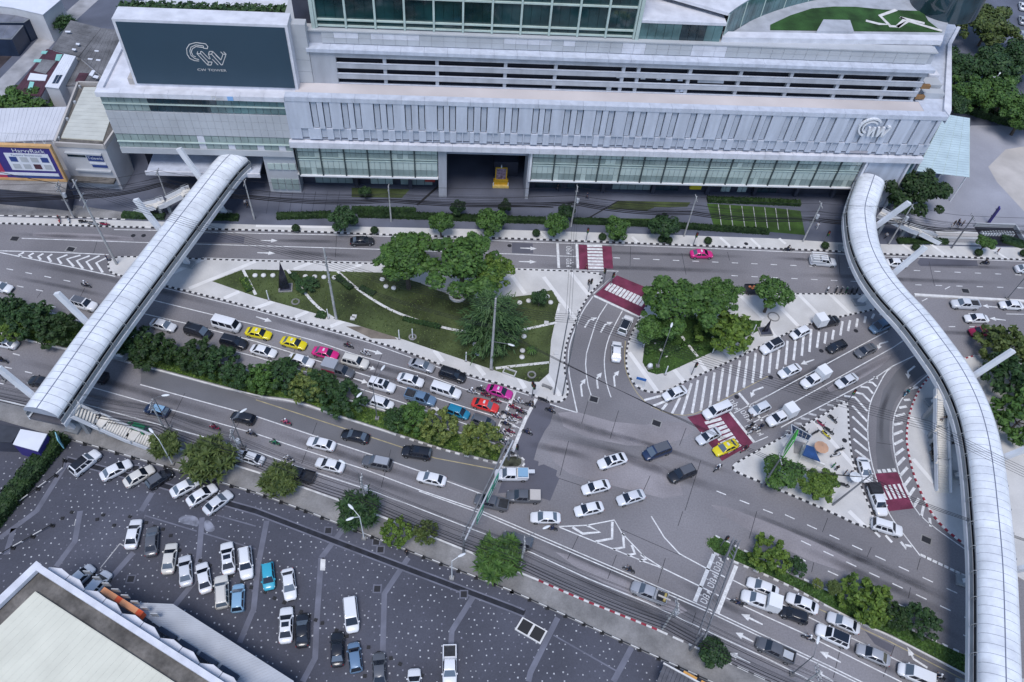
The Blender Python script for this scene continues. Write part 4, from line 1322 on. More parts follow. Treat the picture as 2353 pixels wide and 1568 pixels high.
M_step = mat("stair_concrete", (.64, .62, .58), .7, .08, .5)
q2 = lambda x, y: ((200 + x / 5.6) / 1.7407, (1500 + y / 5.6) / 1.7407)
stairs("bridge_stair", [(G(*q2(380, 720), 6.2), 6.2), (G(*q2(560, 810), 6.2), 6.2), (G(*q2(1050, 1040), 3.3), 3.3), (G(*q2(1220, 1110), 3.3), 3.3), (G(*q2(1760, 1350), 1.3), 1.3), (G(*q2(1930, 1410), 1.3), 1.3), (G(*q2(2250, 1530), .2), .2)], 2.1, "cream stair with two landings descending from the left footbridge to the footway", M_step)
t32 = lambda x, y, z: g1('32', x, y, z)
stairs("bridge_stair", [(t32(1590, 460, 6.2), 6.2), (t32(1590, 540, 6.2), 6.2), (t32(1585, 795, 3.7), 3.7), (t32(1588, 850, 3.7), 3.7), (t32(1598, 1085, 1.9), 1.9), (t32(1600, 1145, 1.9), 1.9), (t32(1605, 1395, .2), .2)], 2.0, "pale stair of three flights beside the curved footbridge on the corner plaza", M_step)
_a = t32(1590, 500, 6.2)
_b = min(Rp, key=lambda p: (Vector((p.x, p.y, 0)) - Vector((_a.x, _a.y, 0))).length)
MB().bar((_a.x, _a.y, 6.05), (_b.x, _b.y, 6.05), 2.0, .2).build("stair_link", M_step, bridgeR)
stairs("bridge_stair", [(g1('31', 1020, 400, 4.6), 4.6), (g1('31', 1100, 440, 4.6), 4.6), (g1('31', 1290, 530, 2.6), 2.6), (g1('31', 1380, 560, 2.6), 2.6), (g1('31', 1560, 650, .2), .2)], 2.0, "beige stair dropping from the curved footbridge to the forecourt footway", M_step)
stairs("bridge_stair", [(g1('01', 1760, 190, 5.0), 5.0), (g1('01', 1690, 215, 5.0), 5.0), (g1('01', 1520, 300, 2.6), 2.6), (g1('01', 1450, 320, 2.6), 2.6), (g1('01', 1270, 360, .2), .2)], 2.0, "beige stair behind the left footbridge below the mall wing", M_step)
# ================================================================== neighbouring buildings
M_shopw = mat("shop_wall", (.56, .56, .58), .7, .08, .3, fine=.06)
M_creamroof = mat("cream_roof", (.64, .63, .53), .6, .05, .3)
M_ribroof = mat("pale_ribbed_roof", (.52, .53, .58), .5, .08, .2)
M_old = mat("old_roof", (.155, .155, .165), .85, .3, .25, fine=.25, fscale=3.)
M_red = mat("dark_red_roof", (.075, .03, .045), .8, .25, .4)
M_gut = mat("gutter_stain", (.14, .13, .12), .85, .35, .35, fine=.3, fscale=2.)
M_teal = mat("teal_sheet", (.25, .55, .50), .6, .1, .5)
M_blued = mat("blue_glassroof", (.025, .04, .075), .3, .2, .3)
M_signb = mat("sign_blue", (.03, .06, .22), .5, .05, .5)
M_navy = mat("sign_navy", (.045, .035, .20), .5, .05, .5)
M_signr = mat("sign_crimson", (.45, .05, .10), .5, .05, .5)
M_signo = mat("sign_orange", (.70, .10, .03), .5, .05, .5)
M_frameo = mat("frame_orange", (.60, .36, .16), .6, .12, .6)
M_signw = mat("sign_white", (.68, .70, .76), .5, .04, .5)


def roofbox(root, name, cr, z, pts, m, z0=.1, org=None):
    P = [g1(cr, pts[i], pts[i + 1], z) for i in range(0, len(pts), 2)]
    o = org or Vector((0, 0, 0))
    return MB().prism([(p.x - o.x, p.y - o.y) for p in P], z0, z).build(name, m, root)


def block(name, cr, z, pts, label, wall, roof, seams=0, seam_m=None, cat="building"):
    """small building: wall prism, thin roof slab, optional roof sheets as pieces"""
    P = [g1(cr, pts[i], pts[i + 1], z) for i in range(0, len(pts), 2)]
    o = sum(P, Vector((0, 0, 0))) / len(P)
    o.z = 0
    root = empty(name, o, 0, label, cat)
    c = [(p.x - o.x, p.y - o.y) for p in P]
    MB().prism(c, .1, z - .15).build("wall", wall, root)
    MB().prism([(x * 1.02, y * 1.02) for x, y in c], z - .15, z).build("roof", roof, root)
    if seams and len(P) == 4:
        A = [Vector((x, y, z)) for x, y in c]
        for i in range(seams):
            a, b = i / seams, (i + .96) / seams
            q = [A[0].lerp(A[1], a), A[0].lerp(A[1], b), A[3].lerp(A[2], b), A[3].lerp(A[2], a)]
            MB().prism([(v.x, v.y) for v in q], z + .002, z + .05 + R_.uniform(0, .015)).build("roof_sheet", seam_m or roof, root)
    return root


# corner shop with cream roof next to the mall
cs = [g1('00', *p, 10.8) for p in ((715, 755), (950, 762), (1070, 1165), (955, 1337), (500, 1310))]
shop = empty("corner_shop", (cs[4].x, cs[4].y, 0), 0, "white three-storey corner shop with cream flat roof left of the mall", "building")
so = Vector((cs[4].x, cs[4].y, 0))
c = [(p.x - so.x, p.y - so.y) for p in cs]
MB().prism(c, .1, 10.0).build("wall", M_shopw, shop)
cen = (sum(x for x, y in c) / 5, sum(y for x, y in c) / 5)
rf = MB().prism([(cen[0] + (x - cen[0]) * .97, cen[1] + (y - cen[1]) * .97) for x, y in c], 10.0, 10.15).build("roof", M_gut, shop)
inn = [g1('00', *p, 10.4) for p in ((770, 800), (930, 800), (1015, 1085), (945, 1290), (560, 1265))]
inn = [(p.x - so.x, p.y - so.y) for p in inn]
MB().prism(inn, 10.15, 10.3).build("roof_deck", M_creamroof, rf)
A = [Vector((x, y, 0)) for x, y in inn]
for i in range(14):
    a, b = i / 14, (i + .95) / 14
    L_, R__ = [A[0].lerp(A[4], t) for t in (a, b)], []
    for t in (a, b):
        R__.append(A[1].lerp(A[2], t * 1.7) if t < .59 else A[2].lerp(A[3], (t - .59) / .41))
    MB().prism([(v.x, v.y) for v in (L_[0], R__[0], R__[1], L_[1])], 10.302, 10.36).build("roof_sheet", mat("cream_roof_sheet", (.52, .53, .49), .6, .06, .5), rf)
for i in range(5):
    a, b = c[i], c[(i + 1) % 5]
    MB().bar((a[0], a[1], 10.45), (b[0], b[1], 10.45), .35, .9).build("parapet", M_cream, shop)
fx = Vector((c[3][0] - c[4][0], c[3][1] - c[4][1], 0)).normalized()
fn = Vector((fx.y, -fx.x, 0))
def shopbox(name, m, x0, x1, z0, z1, d0=.02, d1=.12, tx=None, ts=1., tm=None):
    mb = MB()
    q = [fx * x0 + fn * d0, fx * x1 + fn * d0, fx * x1 + fn * d1, fx * x0 + fn * d1]
    mb.prism([(v.x, v.y) for v in q], z0, z1, bottom=True)
    o = mb.build(name, m, shop)
    if tx:
        mb = MB()
        put_text(mb, tx, ts, fx * (x0 + x1) / 2 + fn * (d1 + .02) + Vector((0, 0, (z0 + z1) / 2)), fx, (0, 0, 1), sx=.9)
        mb.build("lettering", tm or M_signw, o)
    return o
shopbox("sign_board", M_signb, 4.9, 7.8, 7.0, 8.4, tx="Telewiz", ts=1.0)
shopbox("sign_board", M_signw, 4.9, 7.9, 6.2, 6.6)
shopbox("sign_board", M_signb, 5.2, 8.0, 5.5, 6.0)
shopbox("window_ledge", M_clad, 1.2, 7.9, 8.6, 8.9, .02, .5)
shopbox("window_ledge", M_clad, 1.8, 8.4, 4.6, 4.9, .02, .5)
shopbox("window", M_glassD, 1.3, 4.6, 7.7, 8.5, .0, .06)
shopbox("awning", M_gut, .2, 8.6, 2.6, 3.0, .02, 1.4)
for p in ((735, 800), (690, 945), (620, 1100), (540, 1275)):
    q = g1('00', *p, 10.4) - so
    MB().box(q.x - .2, q.x + .2, q.y - .2, q.y + .2, 10.15, 10.75).build("roof_vent", M_clad, shop)

# low white warehouse and its framed billboards
block("warehouse", '00', 7.5, (-420, 1010, 615, 985, 490, 1285, -420, 1320), "low warehouse with broad pale ribbed roof behind the framed billboard", M_shopw, M_ribroof, 26, mat("ribbed_sheet", (.58, .59, .64), .5, .05, .3))
bA, bB = Vector((-107.0, 107.1, 0)), Vector((-87.0, 109.1, 0))
fb = empty("framed_billboard", bA, math.atan2(bB.y - bA.y, bB.x - bA.x), "orange-framed shop billboard with navy and white panels by the left edge", "billboard")
LB_ = (bB - bA).length
def fbox(name, m, x0, x1, z0, z1, y0=-.1, y1=.1, par=None):
    return MB().box(x0, x1, y0, y1, z0, z1).build(name, m, par or fb)
fbox("frame", M_frameo, 0, LB_ + .3, 12.0, 12.5, -.35, .35)
fbox("frame", M_frameo, 0, LB_ + .3, 4.3, 4.8, -.35, .35)
fbox("frame", M_frameo, LB_ - .1, LB_ + .3, 4.8, 12.0, -.35, .35)
bd = fbox("board", M_navy, 0, LB_ - .1, 4.8, 12.0, -.2, .1)
fbox("board_panel", M_signr, 0, 9.8, 4.8, 12.0, -.24, -.2, bd)
fbox("board_panel", M_signw, 0, 8.8, 6.6, 10.9, -.27, -.24, bd)
fbox("board_panel", M_signw, 11.4, LB_ - .9, 6.7, 10.6, -.25, -.2, bd)
fbox("board_panel", M_signw, 0, LB_ - .7, 5.5, 6.1, -.28, -.2, bd)
fbox("board_panel", M_signb, 11.4, LB_ - .6, 4.85, 5.4, -.26, -.2, bd)
mb = MB()
put_text(mb, "HarvyRack", 1.25, (16.0, -.27, 11.2), (1, 0, 0), (0, 0, 1), sx=1.05)
mb.build("lettering", M_signw, bd)
mb = MB()
put_text(mb, "Factory Showroom", .5, (15.3, -.28, 10.2), (1, 0, 0), (0, 0, 1), sx=1.4)
for k, tx in enumerate(("SHELF", "RACK", "TROLLEY", "LOCKER")):
    pass
mb.build("lettering", M_signb, bd)
for k in range(8):
    x, z = 12.0 + (k % 4) * 1.85, 8.7 - (k // 4) * 1.6
    MB().box(x, x + 1.3, -.29, -.25, z, z + 1.1).build("product_picture", M_clad if k % 3 else (M_red if k == 6 else M_signb), bd)
mb = MB()
for i in range(12):
    mb.tube((i * 1.75, .3, 12.5), (i * 1.75 + .6, 1.6, 13.6), .035, n=4)
    mb.tube((i * 1.75 + .6, 1.6, 13.6), (i * 1.75 + 1.75, .3, 12.5), .035, n=4)
mb.tube((0, 1.6, 13.6), (LB_, 1.6, 13.6), .05, n=5)
mb.build("lighting_rack", M_clad, fb)
for x in (2, 8, 14, 19):
    MB().box(x - .15, x + .15, .1, .5, .1, 12.2).build("post", M_clad, fb)
# shop front below: awning roof and name strip
block("shop_row", '01', 4.2, (-300, 88, 610, 95, 590, 225, -300, 140), "grey shop awning roof under the framed billboard", M_stone, M_conc2)
sA, sB = g1('01', -200, 150, 3.2), g1('01', 545, 232, 3.2)
ss = empty("shop_sign_strip", (sA.x, sA.y, 0), math.atan2(sB.y - sA.y, sB.x - sA.x), "long purple and orange shop name strip above the shop fronts at left", "sign")
LS = (sB - sA).length
MB().box(0, LS, -.35, -.1, 2.6, 4.1).build("sign_board", M_navy, ss)
MB().box(0, LS * .52, -.38, -.35, 2.9, 4.05).build("sign_panel", M_signo, ss)
MB().box(0, LS * .40, -.4, -.38, 2.6, 3.2).build("sign_panel", M_signw, ss)
mb = MB()
put_text(mb, "Harvy Rack", 1.2, (LS * .79, -.4, 3.35), (1, 0, 0), (0, 0, 1), sx=1.05)
mb.build("lettering", M_signw, ss)
for x in (.3, LS * .5, LS - .3):
    MB().box(x - .1, x + .1, -.3, -.1, .1, 2.6).build("post", M_clad, ss)
# old roofs
block("old_shed", '00', 5.5, (480, 450, 650, 190, 930, 262, 722, 520), "grey weathered shed roof beside the lane, upper of the two", M_shopw, M_old, 9, M_old)
block("old_shed", '00', 6.0, (935, 262, 1120, 285, 1000, 745, 735, 520), "grey patched shed roof nearest the billboard", M_shopw, M_old, 8, M_old)
block("old_shed", '00', 5.0, (720, 525, 1000, 745, 930, 775, 600, 790), "low patchy shed roof behind the corner shop", M_shopw, M_old, 10, M_old)
rs = block("red_roof_house", '00', 5.0, (430, 455, 590, 492, 375, 885, 120, 850), "row house with dark red roof and turquoise sheets", M_shopw, M_red, 10, M_red)
for p in ((385, 470, 440, 470, 420, 495, 375, 495), (520, 500, 575, 500, 545, 560, 505, 555), (318, 545, 385, 545, 370, 572, 305, 570), (275, 750, 315, 755, 290, 835, 250, 835)):
    roofbox(rs, "turquoise_sheet", '00', 5.16, p, M_teal, 5.06, Vector(rs.location))
for p, m in (((280, 672, 435, 690, 415, 742, 250, 735), M_signw), ((390, 545, 520, 560, 420, 680, 310, 650), M_old)):
    roofbox(rs, "patched_sheet", '00', 5.2, p, m, 5.07, Vector(rs.location))
wh = block("white_house", '00', 6.5, (590, 500, 695, 520, 540, 810, 415, 795), "narrow white house with skylight roof among the old sheds", M_shopw, M_signw, 6, M_signw)
for k in range(6):
    roofbox(wh, "skylight", '00', 6.62, tuple(v + d for v, d in zip((520, 690, 545, 690, 530, 715, 505, 715), [(k % 2) * 30 - (k // 2) * 14, (k // 2) * 26] * 4)), M_blued, 6.56, Vector(wh.location))
for i, p in enumerate([(845, 645, 875, 650, 850, 700, 815, 690), (870, 690, 910, 700, 895, 722, 850, 710), (700, 395, 735, 400, 725, 415, 695, 408), (600, 283, 650, 285, 645, 297, 598, 295), (870, 462, 908, 465, 905, 475, 868, 472), (665, 445, 700, 450, 690, 465, 660, 458), (810, 535, 855, 540, 845, 550, 805, 545), (885, 545, 925, 548, 920, 560, 880, 556)]):
    o = [ob for ob in COL.objects if ob.name.startswith("old_shed") and ob.parent is None][0 if i in (2, 3, 5) else 1 if i in (4,) else 2]
    roofbox(o, "pale_sheet", '00', 6.2, p, M_signw, 6.08, Vector(o.location))
rb_ = roofbox
block("red_lean_to", '00', 5.2, (730, 670, 815, 675, 770, 750, 690, 745), "small dark red lean-to roof behind the corner shop", M_shopw, M_red)
block("white_hall", '00', 7.0, (-200, 30, 120, 70, 390, 132, 560, -10, 300, -150, -200, -150), "large white hall roof in the top left corner", M_shopw, M_signw)
for i, (p, z) in enumerate([((-160, 130, 320, 140, 215, 205, -160, 205), 5.0), ((-160, 232, 210, 235, 105, 358, -160, 352), 4.5)]):
    block("glass_roof_house", '00', z, p, ["blue-grey framed glass roof in the top left corner, upper one", "blue-grey framed glass roof in the top left corner, lower one"][i], M_blued, M_bgrey, 3, mat("grey_roof_glass", (.16, .17, .21), .4, .2, .4))
MB().strip([g1('00', *p) for p in ((-300, 1130), (0, 830), (300, 520), (490, 310), (660, 150), (850, -20), (950, -140))], 4.2, .17).build("lane", mat("lane_concrete", (.34, .34, .36), .85, .2, .3), kind='structure')
MB().sheet([g1('00', *p) for p in ((-300, 1000), (0, 640), (300, 330), (430, 180), (400, 130), (100, 60), (-400, 100))], .165).build("yard", mat("yard_soil", (.05, .04, .045), .9, .4, .3), kind='structure')

# ---- hall in the bottom left corner
HZ = 10.0
hp = [g1('03', *p, HZ) for p in ((335, 455), (2150, 1612), (1600, 2400), (-1200, 1900))]
ho = Vector((hp[0].x, hp[0].y, 0))
hall = empty("market_hall", ho, 0, "big hall with cream roof and white parapet in the bottom left corner", "building")
hc = [Vector((p.x - ho.x, p.y - ho.y, 0)) for p in hp]
MB().prism([(v.x, v.y) for v in hc], .1, HZ - 1.2).build("wall", M_shopw, hall)
MB().prism([(v.x, v.y) for v in hc], HZ - 1.2, HZ - .9).build("roof_gutter", M_gut, hall)
e1 = (hc[1] - hc[0]).normalized()
e2 = (hc[3] - hc[0]).normalized()
n1, n2 = Vector((e1.y, -e1.x, 0)), Vector((-e2.y, e2.x, 0))
if n1.dot(hc[3]) < 0: n1 = -n1
if n2.dot(hc[1]) < 0: n2 = -n2
L1, L2 = (hc[1] - hc[0]).length, (hc[3] - hc[0]).length
MB().bar(hc[0] + n1 * .5 + Vector((0, 0, HZ - .3)), hc[1] + n1 * .5 + Vector((0, 0, HZ - .3)), .75, .7).build("parapet", M_ledge, hall)
MB().bar(hc[0] + n2 * .5 + Vector((0, 0, HZ - .31)), hc[3] + n2 * .5 + Vector((0, 0, HZ - .31)), .98, .69).build("parapet", M_ledge, hall)
c0 = hc[0] + n1 * 2.6 + n2 * 2.6
roofp = MB()
cr_ = [c0, c0 + e1 * (L1 - 2), c0 + e1 * (L1 - 2) + e2 * (L2 - 4), c0 + e2 * (L2 - 4)]
MB().prism([(v.x, v.y) for v in cr_], HZ - .9, HZ - .45).build("roof", M_creamroof, hall)
nS = 34
for i in range(nS):
    a, b = (L1 - 2.2) * i / nS + .1, (L1 - 2.2) * (i + .985) / nS + .1
    q = [c0 + e1 * a + e2 * .1, c0 + e1 * b + e2 * .1, c0 + e1 * b + e2 * (L2 - 4.2), c0 + e1 * a + e2 * (L2 - 4.2)]
    MB().prism([(v.x, v.y) for v in q], HZ - .449, HZ - .41).build("roof_sheet", M_creamroof, hall)
# scalloped white fascia canopies along the front
no1 = -n1
for i in range(13):
    a, b = 1.2 + i * 3.0, 1.2 + (i + .97) * 3.0
    q = [hc[0] + e1 * a, hc[0] + e1 * b, hc[0] + e1 * b + no1 * (.3 if i % 2 else .75), hc[0] + e1 * (a + b) / 2 + no1 * .9, hc[0] + e1 * a + no1 * (.75 if i % 2 else .3)]
    MB().prism([(v.x, v.y) for v in q], HZ - 1.5, HZ - 1.15, bottom=True).build("fascia_panel", M_ledge, hall)
oz = 5.0
def hq(a, d, z):
    v = hc[0] + e1 * a + no1 * d
    return (v.x, v.y, z)
for i, (a0, a1) in enumerate([(7.6, 9.9), (10.7, 13.3)]):
    sg = MB().bar(hq(a0, 1.6, oz + 1), hq(a1, 1.6, oz + 1), .7, 1.2)
    sg.build("orange_sign_box", mat("orange_top", (.78, .34, .16), .5, .1, .6), hall)
    MB().bar(hq(a1 + .02, 1.6, oz + 1), hq(a1 + .8, 1.6, oz + 1), .7, 1.2).build("red_sign_end", M_signo, hall)
for i in range(8):
    MB().bar(hq(3.6 + i * 1.6, 2.2, oz + .9), hq(4.4 + i * 1.6, 2.6, oz + .9), .12, 1.0).build("sign_bracket", M_clad, hall)
for i in range(4):
    MB().bar(hq(16.6 + i * 3.2, 1.5, oz + .2), hq(19.2 + i * 3.2, 1.5, oz + .2), .55, .5).build("sign_box", M_blued, hall)
cq = [g1('03', *p, 4.6) - ho for p in ((1150, 835), (1590, 852), (2700, 1560), (2600, 1900), (1700, 1230))]
cn = MB().prism([(v.x, v.y) for v in cq], 4.4, 4.6, bottom=True).build("canopy_roof", M_ribroof, hall)
a0, a1 = Vector((cq[1].x, cq[1].y, 0)), Vector((cq[2].x, cq[2].y, 0))
b0, b1 = Vector((cq[0].x, cq[0].y, 0)), Vector((cq[4].x, cq[4].y, 0))
bx_ = b0 + (b1 - b0) * 2.2
for i in range(44):
    t0, t1 = i / 44, (i + .9) / 44
    q = [a0.lerp(a1, t0), a0.lerp(a1, t1), b0.lerp(bx_, t1), b0.lerp(bx_, t0)]
    MB().prism([(v.x, v.y) for v in q], 4.602, 4.64).build("canopy_sheet", mat("canopy_sheet", (.44, .46, .50), .45, .06, .4), cn)
for t in (.35, .7):
    v = a0.lerp(a1, t)
    MB().tube((v.x, v.y - .5, .1), (v.x, v.y - .5, 4.4), .12, n=6).build("canopy_post", M_clad, hall)

# ---- kiosks by the left footbridge
block("white_kiosk", '02', 3.2, (190, 812, 430, 856, 345, 1012, 120, 950), "small kiosk with bright white square roof near the left edge", M_navy, M_signw)
block("dark_kiosk", '02', 3.0, (-200, 740, 195, 800, 105, 932, -200, 920), "dark flat-roofed kiosk on the left edge beside the white one", M_stone, mat("dark_felt", (.045, .05, .065), .85, .2, .5))
ps = g1('02', 600, 985)
sg = empty("parking_sign", (ps.x, ps.y, 0), 2.2, "leaning light blue sign panel at the car park corner", "sign")
MB().box(-.8, .8, -.06, .06, 1.0, 3.4).build("panel", mat("sign_cyan", (.25, .55, .68), .5, .1, 1.), sg)
MB().tube((0, .1, .1), (0, .1, 3.2), .06, n=6).build("post", M_clad, sg)
# ================================================================== vehicles
PAINT = {}


def paint(n, c, metal=0.):
    PAINT[n] = mat("paint_" + n, c, .28, 0, 1., metal=metal, spec=.5, coat=.6)


for n, c, mt in [("white", (.72, .73, .76), 0), ("pearl", (.60, .62, .66), 0), ("silver", (.42, .43, .46), .3), ("beige", (.62, .60, .56), 0), ("grey", (.12, .125, .14), .2), ("black", (.012, .013, .018), 0), ("navy", (.015, .03, .08), 0), ("steel", (.15, .24, .36), .2), ("lightblue", (.25, .42, .58), .1), ("cyan", (.04, .36, .50), 0), ("teal", (.015, .20, .34), 0), ("yellow", (.72, .60, .01), 0), ("pink", (.62, .02, .20), 0), ("magenta", (.50, .03, .26), 0), ("red", (.66, .035, .03), 0), ("crimson", (.34, .01, .06), 0), ("green", (.01, .16, .06), 0)]:
    paint(n, c, mt)
M_cglass = mat("car_glass", (.010, .014, .024), .06, 0, 1., spec=.8)
M_cglass2 = mat("car_glass_pale", (.10, .13, .17), .08, 0, 1., spec=.8)
M_tyre = mat("tyre", (.012, .012, .013), .85, 0)
M_rim = mat("rim", (.30, .31, .33), .35, 0, metal=.6)
M_lamp = mat("headlamp", (.62, .64, .66), .15, 0, spec=.8)
M_tail = mat("tail_lamp", (.32, .012, .012), .25, 0)
M_trim = mat("car_trim", (.018, .018, .02), .6, 0)
M_bed = mat("bed_liner", (.028, .03, .036), .8, .2, 2.)
M_box = mat("cargo_box", (.74, .75, .77), .5, .03, .6)


def loft(mb, sts, mi=None):
    """closed hull through stations (x, ztop, halfwidth, zbot)"""
    K = None
    o = []
    for x, zt, hw, zb in sts:
        r = [(-hw * .90, zb), (-hw, zb + .18), (-hw * 1.0, zt - .16), (-hw * .94, zt - .055), (-hw * .76, zt), (hw * .76, zt), (hw * .94, zt - .055), (hw, zt - .16), (hw, zb + .18), (hw * .90, zb)]
        K = len(r)
        o.append([(x, y, z) for y, z in r])
    vs = [v for r in o for v in r]
    fs = []
    for i in range(len(o) - 1):
        for k in range(K):
            a, b = i * K + k, i * K + (k + 1) % K
            fs.append((a, b, b + K, a + K))
    fs.append(tuple(range(K - 1, -1, -1)))
    fs.append(tuple(range((len(o) - 1) * K, len(o) * K)))
    mb.add(vs, fs, mi)


def cabin(mb, xb, xt, zb, zt, hb, ht, mi=None):
    """frustum: base x-range xb, roof x-range xt"""
    vs = [(xb[0], -hb, zb), (xb[1], -hb, zb), (xb[1], hb, zb), (xb[0], hb, zb), (xt[0], -ht, zt - .05), (xt[1], -ht, zt - .05), (xt[1], ht, zt - .05), (xt[0], ht, zt - .05),
          (xt[0] + .1, -ht * .82, zt), (xt[1] - .12, -ht * .82, zt), (xt[1] - .12, ht * .82, zt), (xt[0] + .1, ht * .82, zt)]
    mb.add(vs, [(0, 1, 5, 4), (1, 2, 6, 5), (2, 3, 7, 6), (3, 0, 4, 7), (4, 5, 9, 8), (5, 6, 10, 9), (6, 7, 11, 10), (7, 4, 8, 11), (8, 9, 10, 11)], mi)


def glass_quad(A, B, C, D, inset=.1, push=.018):
    """pane within quad ABCD, pushed outward, with thickness"""
    P = [Vector(p) for p in (A, B, C, D)]
    c = sum(P, Vector((0, 0, 0))) / 4
    n = (P[1] - P[0]).cross(P[3] - P[0]).normalized()
    Q = []
    for p in P:
        d = (c - p)
        Q.append(p + d * inset)
    top = [q + n * push for q in Q]
    bot = [q - n * .01 for q in Q]
    return top + bot, [(0, 1, 2, 3), (0, 4, 5, 1), (1, 5, 6, 2), (2, 6, 7, 3), (3, 7, 4, 0)]


VT = {}


def wheel_mesh():
    mb = MB()
    mb.tube((0, -.11, 0), (0, .11, 0), .33, n=16, mi=0)
    mb.tube((0, -.118, 0), (0, .118, 0), .2, n=12, mi=1)
    return mb.mesh("wheel", [M_tyre, M_rim], 40)


WHEEL = None


def vtype(name):
    """dict of part meshes for one kind of vehicle: list of (part, mesh, loc)"""
    global WHEEL
    if name in VT:
        return VT[name]
    if WHEEL is None:
        WHEEL = wheel_mesh()
    P = []
    spec = {
        'sedan': dict(L=4.55, W=.87, belt=.94, hood=.90, trunk=.98, roof=1.46, xb=(-1.72, 1.18), xt=(-1.02, .38)),
        'bigsedan': dict(L=4.85, W=.91, belt=.94, hood=.90, trunk=.98, roof=1.46, xb=(-1.85, 1.22), xt=(-1.08, .38)),
        'hatch': dict(L=3.95, W=.84, belt=.94, hood=.92, trunk=.98, roof=1.50, xb=(-1.92, 1.12), xt=(-1.55, .42)),
        'suv': dict(L=4.65, W=.92, belt=1.10, hood=1.08, trunk=1.12, roof=1.76, xb=(-2.26, 1.12), xt=(-1.95, .42)),
        'mpv': dict(L=4.7, W=.92, belt=1.12, hood=1.0, trunk=1.15, roof=1.88, xb=(-2.30, 1.55), xt=(-2.1, .72)),
        'van': dict(L=4.9, W=.95, belt=1.2, hood=1.25, trunk=1.25, roof=2.1, xb=(-2.4, 2.05), xt=(-2.3, 1.45)),
        'pickup': dict(L=5.2, W=.92, belt=1.12, hood=1.08, trunk=1.1, roof=1.75, xb=(-.80, 1.42), xt=(-.62, .72)),
        'canopy': dict(L=5.2, W=.92, belt=1.12, hood=1.08, trunk=1.1, roof=1.78, xb=(-2.5, 1.42), xt=(-2.35, .72)),
    }
    base = name.split('_')[0]
    S = spec[base]
    L, Wd, belt, hood, trunk = S['L'], S['W'], S['belt'], S['hood'], S['trunk']
    h = L / 2
    xb, xt = S['xb'], S['xt']
    body = MB()
    loft(body, [(-h, trunk - .30, Wd * .58, .38), (-h + .05, trunk - .15, Wd * .74, .30), (-h + .16, trunk - .05, Wd * .88, .26), (-h + .5, trunk, Wd * .98, .22), (xb[0] + .1 if base not in ('pickup',) else -.8, max(belt, trunk), Wd, .2), (xb[1] - .1, belt, Wd, .2), (h - 1.0 if base != 'van' else h - .5, hood, Wd * .985, .2), (h - .42, hood - .07, Wd * .94, .22), (h - .16, hood - .17, Wd * .82, .26), (h - .05, hood - .27, Wd * .68, .30), (h, hood - .40, Wd * .50, .36)], 0)
    hb, ht = Wd * .93, Wd * .74 if base not in ('van', 'mpv') else Wd * .82
    zb, zt = belt - .04, S['roof']
    cabin(body, xb, xt, zb, zt, hb, ht, 0)
    P.append(("body", body.mesh("body", [PAINT["white"]], 50), None))
    z0, z1 = zb + .02, zt - .07
    def pane(nm, A, B, C, D, ins=.08, m=M_cglass):
        v, f = glass_quad(A, B, C, D, ins)
        mb = MB().add(v, f)
        P.append((nm, mb.mesh(nm, m), None))
    pane("windshield", (xb[1], -hb, z0), (xb[1], hb, z0), (xt[1], ht, z1), (xt[1], -ht, z1))
    pane("rear_window", (xb[0], hb, z0), (xb[0], -hb, z0), (xt[0], -ht, z1), (xt[0], ht, z1), .12)
    fr = (xb[1] - .35 - xb[0] - .2)
    for sgn in (-1, 1):
        lo0, lo1 = xb[0] + .28, xb[1] - .30
        hi0, hi1 = xt[0] + .06, xt[1] - .04
        nsp = 2 if base not in ('canopy', 'van', 'mpv', 'suv') else 3
        for k in range(nsp):
            a, b = k / nsp + .02, (k + 1) / nsp - .02
            A = (lo0 + (lo1 - lo0) * a, sgn * hb, z0 + .02)
            B = (lo0 + (lo1 - lo0) * b, sgn * hb, z0 + .02)
            C = (hi0 + (hi1 - hi0) * b, sgn * ht, z1)
            D_ = (hi0 + (hi1 - hi0) * a, sgn * ht, z1)
            if sgn < 0:
                pane("side_window", A, B, C, D_, .04)
            else:
                pane("side_window", B, A, D_, C, .04)
        for nm, m, x, zz, dx in (("headlamp", M_lamp, h - .30, hood - .24, .16), ("tail_lamp", M_tail, -h + .18, trunk - .2, .07)):
            mb = MB()
            mb.box(x - dx, x + .06, sgn * Wd * .74 - .14, sgn * Wd * .74 + .14, zz - .06, zz + .07)
            P.append((nm, mb.mesh(nm, m), None))
        mb = MB()
        mb.box(xb[1] - .42, xb[1] - .24, sgn * (Wd + .02) - .09, sgn * (Wd + .02) + .09, belt - .02, belt + .14)
        P.append(("mirror", mb.mesh("mirror", [PAINT["white"]]), None))
        for wx in (-h + .85, h - .85):
            P.append(("wheel", WHEEL, (wx, sgn * (Wd - .10), .33)))
    mb = MB()
    mb.box(h - .07, h + .015, -Wd * .5, Wd * .5, .36, .56)
    P.append(("grille", mb.mesh("grille", M_trim), None))
    mb = MB()
    mb.box(-h + .3, h - .3, -Wd * .8, Wd * .8, .14, .24)
    P.append(("underbody", mb.mesh("underbody", M_trim), None))
    if base in ('pickup',):
        mb = MB()
        mb.box(-h + .16, -.9, -Wd * .80, Wd * .80, 1.085, 1.115)
        P.append(("bed", mb.mesh("bed", M_bed), None))
        for sgn in (-1, 1):
            mb = MB()
            mb.box(-h + .05, -.82, sgn * Wd * .9 - .06, sgn * Wd * .9 + .06, 1.0, 1.36)
            P.append(("bed_side", mb.mesh("bed_side", [PAINT["white"]]), None))
        mb = MB()
        mb.box(-h + .02, -h + .12, -Wd * .9, Wd * .9, .95, 1.34)
        P.append(("tailgate", mb.mesh("tailgate", [PAINT["white"]]), None))
    VT[name] = P
    return P


CARS = []


